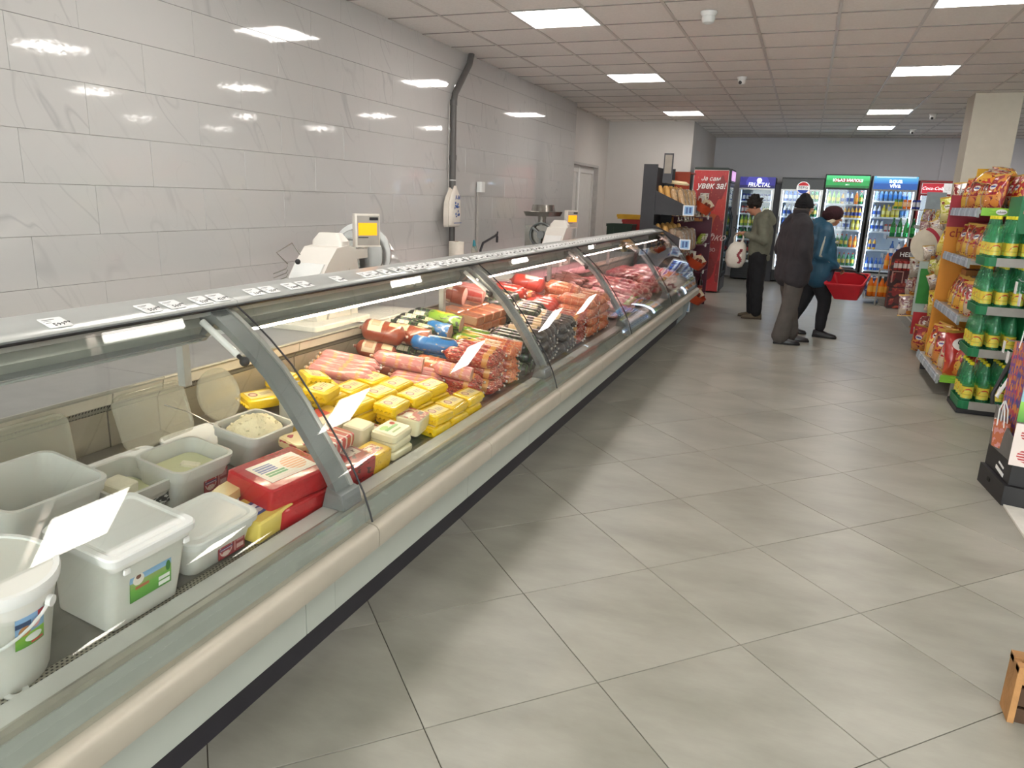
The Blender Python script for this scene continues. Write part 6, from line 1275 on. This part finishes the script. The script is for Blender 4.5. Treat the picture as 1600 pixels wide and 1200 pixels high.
for k in range(6): drink('canred', 1.43+.065*k, 13.33, .62, '%s can from the left on the energy drink stand' % n_[k], 'energy drink cans')
# steel end rack with big bottles
er = thing('steel_end_rack', 'grey steel end rack with green bottles in front of the blue fridge', 'rack', (1.55, 14.2, 0))
P = lambda n, mb, m, **k: put(n, mb, m, er, world=True, smooth=False, **k)
P('post', MB().box(1.90, 1.94, 13.95, 14.0, 0, 1.72), SG); P('post', MB().box(1.90, 1.94, 14.4, 14.45, 0, 1.72), SG); P('grey_board', MB().box(1.78, 2.06, 13.9, 13.93, 1.42, 1.86), mat('grey_board', '8f9a9f', .4))
for z in (.10, .80, 1.12, 1.58): P('shelf_board', MB().box(1.30, 1.94, 13.95, 14.45, z-.02, z), SG); P('price_rail', MB().box(1.285, 1.30, 13.95, 14.45, z-.04, z+.03), RAILC)
P('leg', MB().box(1.45, 1.60, 14.0, 14.3, 0, .09), SG)
for k in range(4): drink('tall', 1.37+.10*k, 14.03, 1.121, '%s tall green bottle from the left on the steel end rack' % n_[k], 'tall green bottles on the end rack')
for k in range(4): drink(['blue', 'white', 'orange', 'water'][k], 1.40+.10*k, 14.03, .801, '%s bottle from the left on the lower board of the end rack' % n_[k], 'small bottles on the end rack')
for k, c_ in enumerate(('cangrn', 'cangrn', 'canor', 'canor', 'canblue', 'canblue')): drink(c_, 1.36+.066*k, 14.03, 1.581, '%s can from the left on the top board of the end rack' % n_[k], 'cans on the end rack')
for k in range(5): drink('orange', 1.15+.085*k, 13.85, .125, '%s orange bottle from the left in the pack on the low platform' % n_[k], 'orange bottles on the low platform', s=1.35)
lp = thing('low_platform', 'low grey wire platform carrying orange bottle packs', 'platform', (1.3, 13.9, 0)); put('board', MB().box(1.08, 1.56, 13.75, 14.24, .09, .12), SG, lp, world=True, smooth=False); put('rail', MB().box(1.065, 1.08, 13.75, 13.94, .08, .20), SILM, lp, world=True, smooth=False); put('leg', MB().box(1.30, 1.45, 13.78, 13.92, 0, .09), SG, lp, world=True, smooth=False)
ofp = thing('plastic_wrapped_pack', 'dark blue wrapped bottle pack behind the orange bottles', 'bottle pack', (1.17, 14.1, .12)); put('pack', MB().rrect([(0, .09, .09, .02), (.28, .09, .09, .03), (.33, .06, .06, .03)], 4), printm('navy_pack', '1f2f6a', [('n', 4, .6, 'c9ced9')], .3, ax=(0, 2)), ofp)
for k in range(3): drink('orange', 1.30+.085*k, 13.45, .62, '%s orange bottle from the left above the energy drink stand edge' % n_[k], 'orange bottles by the stand', s=1.1)
ob = thing('bottle_shelf', 'small grey shelf holding orange bottles left of the energy drink stand', 'shelf', (1.3, 13.5, .6)); put('board', MB().box(1.22, 1.56, 13.38, 13.6, .60, .618), SG, ob, world=True, smooth=False); put('support', MB().box(1.22, 1.24, 13.58, 13.6, 0, .60), SG, ob, world=True, smooth=False)
# ------------------------------------------------------------------ people
def cap(mb, p, q, r0, r1, seg=14):
    p, q = Vector(p), Vector(q); d = (q-p); L = d.length
    if L < 1e-5: return mb.ball(tuple(p), r0)
    d.normalize(); u = d.orthogonal().normalized(); v = d.cross(u); rings = []
    for t_, r_ in [(-sin(a)*r0, cos(a)*r0) for a in (1.35, .9, .45)]+[(0, r0), (L*.5, (r0+r1)/2), (L, r1)]+[(L+sin(a)*r1, cos(a)*r1) for a in (.45, .9, 1.35)]:
        rings.append([tuple(p+d*t_+(u*cos(2*pi*k/seg)+v*sin(2*pi*k/seg))*r_) for k in range(seg)])
    return mb.loft(rings)
def chain(mb, pts, rs):
    for a, b_, r0, r1 in zip(pts, pts[1:], rs, rs[1:]): cap(mb, a, b_, r0, r1)
    return mb
def ell(mb, c, r, rot=None):
    m2 = MB().ball((0, 0, 0), r, 20, 14)
    if rot: m2.xf(Matrix.Rotation(rot[0], 4, rot[1]))
    return mb.add([(x+c[0], y+c[1], z+c[2]) for x, y, z in m2.v], m2.f)
def organic(name, mb, m, parent, vox=.009, smooth=6, label=None, fold=0, fs=.12):
    """joins the overlapping volumes into one continuous surface"""
    o = put(name, mb, m, parent, label=label)
    r = o.modifiers.new('join', 'REMESH'); r.mode = 'VOXEL'; r.voxel_size = vox; r.use_smooth_shade = True
    s = o.modifiers.new('smooth', 'SMOOTH'); s.factor = .6; s.iterations = smooth
    if fold:
        tx = bpy.data.textures.get('folds%g' % fs) or bpy.data.textures.new('folds%g' % fs, 'CLOUDS'); tx.noise_scale = fs
        d = o.modifiers.new('folds', 'DISPLACE'); d.texture = tx; d.strength = fold; d.mid_level = .5; d.texture_coords = 'LOCAL'
    return o
SKIN = mat('skin', 'b98468', .5, noise=.06, scale=30, sss=.08); HAIR = mat('dark_hair', '1f1815', .7, noise=.3, scale=60, bump=1, bscale=90)
def hand(mb, w_, e_, up=(0, 0, 1), curl=.5, flip=1):
    """palm and five fingers; w_ wrist, e_ direction of the fingers"""
    w_ = Vector(w_); d = Vector(e_).normalized(); n = Vector(up); n = (n-d*n.dot(d)).normalized(); s = d.cross(n)*flip
    cap(mb, w_, w_+d*.035, .022, .026); 
    for k in (-1, 0, 1): cap(mb, w_+d*.03+s*.014*k, w_+d*.082+s*.018*k, .015, .013)
    for k, L in ((-1.5, .058), (-.5, .072), (.5, .078), (1.5, .070)):
        b0 = w_+d*.085+s*.0185*k; c1 = (d*cos(curl)-n*sin(curl)); c2 = (d*cos(curl*2.2)-n*sin(curl*2.2))
        b1 = b0+c1*L*.5; b2 = b1+c2*L*.5; chain(mb, [b0, b1, b2], [.0088, .0082, .0072])
    t0 = w_+d*.03+s*.028; t1 = t0+(s*.6+d*.7-n*.2).normalized()*.035; t2 = t1+(d*.9+s*.15-n*.35).normalized()*.03
    chain(mb, [t0, t1, t2], [.012, .0105, .009])
def head(mb, c, f, s=1.0, tilt=0):
    """c: centre, f: facing direction in the xy plane (unit), tilt: pitch forward"""
    c = Vector(c); f = Vector((f[0], f[1], 0)); side = Vector((f.y, -f.x, 0)); up = Vector((0, 0, 1))
    fw = (f*cos(tilt)-up*sin(tilt)); uu = (up*cos(tilt)+f*sin(tilt))
    P_ = lambda a, b_, c_: tuple(c+(side*a+fw*b_+uu*c_)*s)
    R_ = Matrix((side, fw, uu)).transposed().to_4x4()
    def E(a, b_, c_, r):
        m2 = MB().ball((0, 0, 0), tuple(x*s for x in r), 18, 12); m2.xf(R_); p = P_(a, b_, c_); mb.add([(x+p[0], y+p[1], z+p[2]) for x, y, z in m2.v], m2.f)
    E(0, -.01, .03, (.074, .092, .082)); E(0, .02, -.035, (.060, .068, .070)); E(0, .045, -.075, (.034, .036, .026)); cap(mb, P_(0, .085, .012), P_(0, .108, -.018), .008*s, .013*s)
    E(.078, -.008, -.005, (.008, .018, .028)); E(-.078, -.008, -.005, (.008, .018, .028)); E(0, .086, -.048, (.02, .010, .007)); E(0, .078, .035, (.05, .015, .010))
    return P_, R_
def facebits(t_, P_, s=1.0):
    for a in (-.029, .029):
        put('eye', MB().ball(P_(a, .083, .014), .0095*s, 10, 8), mat('eye_white', 'e8e4de', .3), t_); put('iris', MB().ball(P_(a, .0895, .014), .0048*s, 8, 6), mat('eye_dark', '2a1c14', .3), t_)
        put('eyebrow', MB().tube([P_(a-.017, .090, .036), P_(a, .094, .040), P_(a+.017, .088, .036)], .0035*s, 6), HAIR, t_)
    put('mouth', MB().tube([P_(-.02, .088, -.048), P_(0, .096, -.048), P_(.02, .088, -.048)], .0035*s, 6), mat('lips', '9a5a4c', .5), t_)
def shoe(mb, heel, d, L=.27, w_=.045):
    h_ = Vector(heel); d = Vector((d[0], d[1], 0)).normalized(); s = Vector((d.y, -d.x, 0)); secs = []
    for f, ww, hh in ((-.02, .55, .05), (0, .8, .085), (.2, .9, .10), (.42, .85, .085), (.62, 1.0, .065), (.85, .95, .052), (.97, .65, .042), (1.0, .35, .03)):
        p = h_+d*L*f; ring = []
        for k in range(14):
            a = 2*pi*k/14; z = max(.004, hh*.5+hh*.52*sin(a)); ring.append(tuple(p+s*(w_*ww*cos(a)*(1.05 if sin(a) < 0 else .9))+Vector((0, 0, z-p.z))))
        secs.append(ring)
    return mb.loft(secs)
def sole(mb, heel, d, L=.27, w_=.047):
    h_ = Vector(heel); d = Vector((d[0], d[1], 0)).normalized(); s = Vector((d.y, -d.x, 0)); r0 = []; 
    out = [h_+d*L*f+s*w_*ww for f, ww in ((-.03, .4), (0, .8), (.3, .8), (.6, 1), (.85, .95), (1.0, .5))]+[h_+d*L*f-s*w_*ww for f, ww in ((1.0, .5), (.85, .95), (.6, 1), (.3, .8), (0, .8), (-.03, .4))]
    return mb.loft([[(p.x, p.y, .001) for p in out], [(p.x, p.y, .022) for p in out]])
def person(lb, loc): return thing('person', lb, 'person', loc)
# --- 1: young man in an olive hoodie, in profile, looking at his phone (local frame = world offsets, he faces -X)
p1 = person('person with dark curly hair in an olive hoodie looking down at a phone', (-.56, 10.9, 0))
F = (-1, -.08)
b_ = MB(); Ph, Rh = head(b_, (-.135, .0, 1.535), F, .98, .42); Ph0 = Ph
chain(b_, [(-.10, 0, 1.50), (-.05, 0, 1.40), (-.01, 0, 1.28)], [.052, .054, .09]); chain(b_, [(-.01, 0, 1.30), (0, 0, 1.1), (.0, 0, .92)], [.10, .10, .11])
for sg in (-1, 1):
    sh = (0, .16*sg, 1.35); el_ = (.055, .20*sg, 1.09); wr_ = (-.20, .13*sg, 1.17)
    chain(b_, [(0, .06*sg, 1.35), sh, el_, wr_], [.06, .045, .036, .024])
    hp = (0, .085*sg, .92); kn = (.005-.02*sg, .09*sg, .50); an = (.03-.03*sg, .09*sg, .09); chain(b_, [hp, kn, an], [.08, .05, .036])
hand(b_, (-.205, -.13, 1.175), (-1, .35, .12), (0, 0, 1), .55, 1); hand(b_, (-.205, .13, 1.175), (-1, -.55, .1), (0, 0, 1), .6, -1)
organic('body', b_, SKIN, p1, .0075, 3)
facebits(p1, Ph, .98)
hr = MB(); c = Vector(Ph(0, -.02, .045)); rnd = random.Random(3)
ell(hr, tuple(c), (.100, .095, .090))
for k in range(70):
    a, e_ = rnd.uniform(0, 6.28), rnd.uniform(-.25, 1.5); d = Vector((cos(a)*cos(e_), sin(a)*cos(e_), sin(e_)))
    if d.x < -.5 and d.z < .35: continue
    p = c+d*.09; cap(hr, p, p+d*.028+Vector((rnd.uniform(-.015, .015), rnd.uniform(-.015, .015), .008)), .022, .009, 8)
organic('hair', hr, HAIR, p1, .008, 1, fold=.02, fs=.02)
HOOD = mat('olive_fleece', '6f7061', .85, noise=.10, scale=14, bump=.6, bscale=22)
j = MB(); chain(j, [(-.012, -.05, 1.36), (.01, -.055, 1.20), (.0, -.05, 1.02), (-.0, -.05, .93)], [.115, .15, .155, .145]); chain(j, [(-.012, .05, 1.36), (.01, .055, 1.20), (0, .05, 1.02), (0, .05, .93)], [.115, .15, .155, .145])
for sg in (-1, 1): chain(j, [(0, .10*sg, 1.375), (.005, .165*sg, 1.34), (.06, .215*sg, 1.09), (-.06, .17*sg, 1.125), (-.185, .135*sg, 1.165)], [.075, .075, .063, .054, .040])
chain(j, [(.05, 0, 1.44), (.115, 0, 1.36)], [.075, .07]); chain(j, [(-.04, -.05, 1.425), (.04, -.08, 1.43)], [.045, .05]); chain(j, [(-.04, .05, 1.425), (.04, .08, 1.43)], [.045, .05])
organic('hoodie', j, HOOD, p1, .010, 5, fold=.022, fs=.13)
put('hem', MB().lathe([(.145, .815), (.150, .825), (.152, .885), (.140, .90)], 24, sy=1.25), HOOD, p1, loc=(0, 0, 0))
PANT = mat('black_cotton', '17181d', .85, noise=.15, bump=.4, bscale=16)
t_ = MB(); 
for sg in (-1, 1): chain(t_, [(0, .06*sg, .93), (0, .085*sg, .80), (-.01-.03*sg, .095*sg, .50), (.02-.03*sg, .09*sg, .10)], [.132, .128, .10, .078])
organic('trousers', t_, PANT, p1, .010, 4, fold=.02, fs=.10)
SH1 = mat('brown_slip_on', '5c5140', .7)
for sg in (-1, 1):
    put('shoe', shoe(MB(), (.10-.03*sg, .09*sg, 0), (-1, -.1)), SH1, p1); put('sole', sole(MB(), (.10-.03*sg, .09*sg, 0), (-1, -.1)), mat('brown_sole', '463c30', .7), p1)
ph = thing('phone', 'dark phone held in the hands of the person in the olive hoodie', 'phone', (-.56-.315, 10.90, 1.215), (0, .5, 0)); put('body', MB().rrect([(0, .07, .036, .008), (.009, .07, .036, .008)], 3), BLACK, ph)
put('screen', MB().box(-.062, .062, -.032, .032, .0092, .0098), mat('phone_screen', '2a2d33', .15), ph, smooth=False)
bgp = thing('carrier_bag', 'full white carrier bag with a dark red print hanging from the hoodie person\'s wrist', 'bag', (-.56-.30, 10.78, .70))
rings = []
for z, fx, fy, ox in ((0, .05, .03, 0), (.015, .10, .06, 0), (.10, .135, .085, 0), (.22, .13, .085, .0), (.32, .105, .06, .02), (.36, .06, .035, .03)):
    rings.append([(ox+fx*cos(2*pi*k/22)*(1+.05*sin(4*k+9*z)), fy*sin(2*pi*k/22)*(1+.10*sin(5*k)), z) for k in range(22)])
put('bag_body', MB().loft(rings), mat('bag_white', 'e2d9cd', .45, noise=.04, bump=1, bscale=12), bgp, ang=60)
put('bag_handle', MB().tube([(-.03, 0, .33), (-.04, -.0, .42), (.02, .02, .50), (.06, .02, .47)], [.02, .012, .010, .008], 8).tube([(.06, 0, .33), (.08, .0, .42), (.065, .02, .48)], [.02, .012, .008], 8), mat('bag_white', 'e2d9cd', .45), bgp)
mb = MB()
for k in range(9): mb.ball((.055+.018*sin(k), -.083-.0*k, .08+.022*k), (.022, .006, .014), 8, 6)
put('print', mb, mat('maroon_print', '8a2a34', .5), bgp)
# --- 2: man in a dark coat and black beanie, seen from behind, facing right and away
p2 = person('person in a long dark grey coat and black knitted cap, seen from behind', (-.08, 9.12, 0))
Y2 = Matrix.Rotation(radians(-62), 3, 'Z')
def R2(x, y, z): v = Y2 @ Vector((x, y, z)); return (v.x, v.y, v.z)
F2 = R2(0, 1, 0)
b_ = MB(); Ph, Rh = head(b_, R2(0, .05, 1.555), F2, .98, .08)
chain(b_, [R2(0, .03, 1.50), R2(0, .0, 1.38), R2(0, 0, 1.1), R2(0, 0, .9)], [.054, .08, .085, .085])
for sg in (-1, 1):
    chain(b_, [R2(.06*sg, 0, 1.36), R2(.19*sg, 0, 1.34), R2(.255*sg, -.045, 1.07), R2(.175*sg, .03, .95)], [.055, .042, .032, .024]); hand(b_, R2(.175*sg, .03, .95), R2(-.5*sg, .0, -.85), R2(1, 0, 0), .3, -sg)
fl2, fr2 = R2(-.10, .12, 0), R2(.10, -.10, 0)
chain(b_, [R2(-.09, 0, .90), R2(-.10, .08, .5), (fl2[0], fl2[1], .09)], [.09, .055, .04]); chain(b_, [R2(.09, 0, .90), R2(.10, -.0, .5), (fr2[0], fr2[1], .09)], [.09, .055, .04])
organic('body', b_, SKIN, p2, .0085, 3); facebits(p2, Ph, .98)
hb = MB(); c = Vector(Ph(0, -.012, .045)); ell(hb, tuple(c), (.097, .097, .088)); ell(hb, tuple(c+Vector((0, 0, .055))), (.062, .062, .062)); organic('knitted_cap', hb, mat('black_knit', '101014', .95, noise=.2, bump=.8, bscale=80), p2, .009, 3)
put('cap_brim', MB().lathe([(.098, -.045), (.103, -.04), (.103, .0), (.098, .006)], 28), mat('black_knit', '101014', .95), p2, loc=tuple(c+Vector((0, 0, -.005))))
put('hair', MB().lathe([(.082, -.08), (.090, -.05), (.09, -.035)], 20), mat('grey_hair', '4c4744', .9), p2, loc=tuple(Vector(Ph(0, -.03, .025))))
COAT = mat('charcoal_coat', '2e2b2f', .9, noise=.12, scale=10, bump=.5, bscale=12)
j = MB()
for sg in (-1, 1):
    chain(j, [R2(.07*sg, -.01, 1.385), R2(.10*sg, -.015, 1.22), R2(.095*sg, 0, 1.0), R2(.10*sg, .0, .79)], [.115, .150, .150, .155])
    chain(j, [R2(.12*sg, -.01, 1.39), R2(.20*sg, -.01, 1.345), R2(.262*sg, -.05, 1.07), R2(.215*sg, .05, .90), R2(.15*sg, .06, .83)], [.085, .085, .078, .075, .07]); chain(j, [R2(.15*sg, -.01, 1.24), R2(.165*sg, .0, 1.0), R2(.15*sg, .01, .86)], [.11, .125, .12]); chain(j, [R2(.255*sg, -.045, 1.07), R2(.175*sg, .03, .95), R2(.12*sg, .03, .86)], [.075, .085, .09])
chain(j, [R2(0, -.01, 1.43), R2(0, .01, 1.49)], [.088, .075]); chain(j, [R2(0, -.03, 1.30), R2(0, -.025, 1.0), R2(0, -.01, .80)], [.12, .135, .14])
organic('coat', j, COAT, p2, .011, 5, fold=.028, fs=.16)
col = MB(); n = 22
for z0, z1, r0_, r1_ in ((1.42, 1.525, .085, .088),):
    col.loft([[(cos(2*pi*k/n)*r_, sin(2*pi*k/n)*r_, z_) for k in range(n)] for r_, z_ in ((r0_, z0), (r1_, z1), (r1_-.012, z1), (r0_-.012, z0))], (0, 0))
put('collar', col, COAT, p2, loc=R2(0, .015, 0))
TR2 = mat('brown_grey_trousers', '4f4a46', .85, noise=.08, bump=.4, bscale=14)
t_ = MB()
chain(t_, [R2(-.07, 0, .92), R2(-.09, .02, .76), R2(-.10, .07, .46), (fl2[0], fl2[1], .10)], [.13, .115, .092, .098]); chain(t_, [R2(.07, 0, .92), R2(.09, .0, .76), R2(.10, -.03, .46), (fr2[0], fr2[1], .10)], [.13, .115, .094, .100])
organic('trousers', t_, TR2, p2, .011, 4, fold=.02, fs=.12)
SHB = mat('black_leather', '17151a', .35)
for f_ in (fl2, fr2):
    d = R2(.25, 1, 0); hl = (f_[0]-d[0]*.06, f_[1]-d[1]*.06, 0); put('shoe', shoe(MB(), hl, (1, .12), .28), SHB, p2); put('sole', sole(MB(), hl, (1, .12), .285), mat('black_sole', '0d0c0e', .7), p2)
# --- 3: person in a teal parka and maroon cap, walking right with a red basket
p3 = person('person in a teal parka with pale stripes and a maroon cap, walking', (.20, 9.82, 0))
Y3 = Matrix.Rotation(radians(-78), 3, 'Z')
def R3(x, y, z): v = Y3 @ Vector((x, y, z)); return (v.x, v.y, v.z)
F3 = R3(.1, 1, 0)
b_ = MB(); Ph, Rh = head(b_, R3(0, .10, 1.455), F3, .96, .25)
chain(b_, [R3(0, .07, 1.40), R3(0, .01, 1.29), R3(0, 0, 1.05), R3(0, 0, .85)], [.052, .08, .085, .085])
sR, eR, wR = R3(.19, .0, 1.27), R3(.235, -.05, 1.01), R3(.17, .17, .875)
chain(b_, [R3(.06, 0, 1.28), sR, eR, wR], [.06, .05, .04, .028]); hand(b_, wR, R3(-.1, .85, -.3), (0, 0, 1), .95, 1)
sL, eL, wL = R3(-.19, .0, 1.27), R3(-.24, .02, 1.0), R3(-.20, .15, .82); chain(b_, [R3(-.06, 0, 1.28), sL, eL, wL], [.06, .05, .04, .028]); hand(b_, wL, R3(.1, .5, -.8), R3(-1, 0, 0), .5, -1)
f3r, f3l = R3(.09, .10, 0), R3(-.09, -.22, 0)
chain(b_, [R3(.08, 0, .85), R3(.09, .10, .47), (f3r[0], f3r[1], .085)], [.09, .055, .04]); chain(b_, [R3(-.08, 0, .85), R3(-.09, -.05, .45), (f3l[0], f3l[1], .10)], [.09, .055, .04])
organic('body', b_, SKIN, p3, .0085, 3); facebits(p3, Ph, .96)
KN = mat('maroon_knit', '33161c', .95, noise=.25, bump=.9, bscale=70)
hb = MB(); c = Vector(Ph(0, -.015, .040)); ell(hb, tuple(c), (.116, .112, .094)); ell(hb, tuple(c+Vector((-.035, 0, -.015))), (.095, .10, .078)); organic('knitted_cap', hb, KN, p3, .009, 3)
put('cap_peak', MB().loft([[Ph(x*.075, .075+.03*(1-x*x), .028) for x in (-1, -.5, 0, .5, 1)]+[Ph(x*.06, .06, .028) for x in (1, 0, -1)], [Ph(x*.075, .075+.03*(1-x*x), .038) for x in (-1, -.5, 0, .5, 1)]+[Ph(x*.06, .06, .038) for x in (1, 0, -1)]]), mat('dark_peak', '1f1a1e', .6), p3)
TEAL = mat('teal_nylon', '1d4d66', .55, noise=.08, bump=.55, bscale=14)
j = MB()
for sg in (-1, 1):
    chain(j, [R3(.07*sg, -.01, 1.305), R3(.10*sg, -.01, 1.16), R3(.10*sg, .02, .95), R3(.10*sg, .0, .76)], [.115, .155, .170, .165])
    sh, el_, wr_ = (sR, eR, wR) if sg > 0 else (sL, eL, wL)
    chain(j, [R3(.12*sg, 0, 1.315), tuple(Vector(sh)*1.0), tuple(Vector(el_)+Vector((0, 0, .0))), tuple(Vector(wr_)*.92+Vector(el_)*.08)], [.09, .088, .078, .055])
chain(j, [R3(0, -.05, 1.36), R3(0, -.06, 1.30)], [.09, .10])
organic('parka', j, TEAL, p3, .011, 5, fold=.022, fs=.12)
CREAMF = mat('cream_fleece', 'c9bda6', .9, bump=.5)
cl_ = [R3(.10*cos(a)*1.02, .02+.085*sin(a), 1.385+.030*cos(a+1.57)*-1) for a in [pi*(.15)+pi*1.7*k/16+pi*.5 for k in range(17)]]
put('collar', MB().tube(cl_, .026, 8), CREAMF, p3)
STR = mat('pale_reflective_stripe', 'a8a99c', .5)
def onarm(a, b_, f, off, up=(0, 0, 0)): v = Vector(a).lerp(Vector(b_), f); return tuple(v+Vector((0, -off, 0))+Vector(up))
st = MB().tube([onarm(sR, eR, .15, .078), onarm(sR, eR, .5, .074), onarm(sR, eR, .85, .070), onarm(sR, eR, 1.0, .070), onarm(eR, wR, .3, .066), onarm(eR, wR, .6, .057), onarm(eR, wR, .85, .048)], [.012, .014, .014, .015, .013, .013, .012], 8)
put('sleeve_stripe', st, STR, p3)
put('chest_stripe', MB().tube([R3(.205, .07, 1.16), R3(.17, .14, 1.165), R3(.13, .165, 1.155)], .014, 8), STR, p3)
t_ = MB(); chain(t_, [R3(.06, 0, .80), R3(.085, .05, .66), R3(.09, .11, .45), (f3r[0], f3r[1], .12)], [.13, .118, .082, .062]); chain(t_, [R3(-.06, 0, .80), R3(-.085, -.03, .66), R3(-.09, -.08, .45), (f3l[0], f3l[1], .13)], [.13, .118, .082, .062])
organic('trousers', t_, PANT, p3, .011, 4, fold=.015, fs=.12)
for f_ in (f3r, f3l):
    hl = (f_[0]-.07, f_[1], 0); put('shoe', shoe(MB(), hl, (1, -.18) if f_ is f3r else (1, 0), .27, .047), SHB, p3); put('sole', sole(MB(), hl, (1, -.18) if f_ is f3r else (1, 0), .275, .05), mat('black_sole', '0d0c0e', .7), p3)
# red shopping basket in the right hand
bk3 = thing('shopping_basket', 'red plastic shopping basket hanging from the hand of the person in teal', 'basket', (.575, 9.68, .54), (.42, -.04, radians(-20)))
REDP = mat('basket_red', 'c2222f', .4, noise=.04)
th = .004
outs = [(0, .135, .10, .02), (.225, .215, .150, .03)]
put('basket_wall', MB().rrect([outs[0], outs[1], (.225, .209, .139, .03), (.006, .131, .091, .02)], 4, (1, 1)), REDP, bk3)
put('rim', MB().rrect([(.212, .222, .152, .03), (.232, .224, .154, .03), (.232, .208, .138, .03), (.212, .208, .138, .03)], 4, (0, 0)), mat('basket_rim_red', 'cf3540', .35), bk3)
mb = MB()
for z in (.06, .11, .16):
    f = z/.225; hx, hy = .135+.08*f+.003, .095+.05*f+.003
    mb.rrect([(z, hx, hy, .025), (z+.008, hx+.002, hy+.002, .025), (z+.008, hx-.003, hy-.003, .025), (z, hx-.003, hy-.003, .025)], 4, (0, 0))
put('rib', mb, mat('basket_rib', 'a81b28', .4), bk3)
put('handle', MB().tube([(-.205, -.02, .22), (-.20, -.02, .30), (-.16, -.01, .345), (.02, 0, .35), (.10, .01, .33)], .009, 8).tube([(.205, .04, .225), (.18, .03, .27), (.02, .01, .34)], .008, 8), BLACK, bk3)
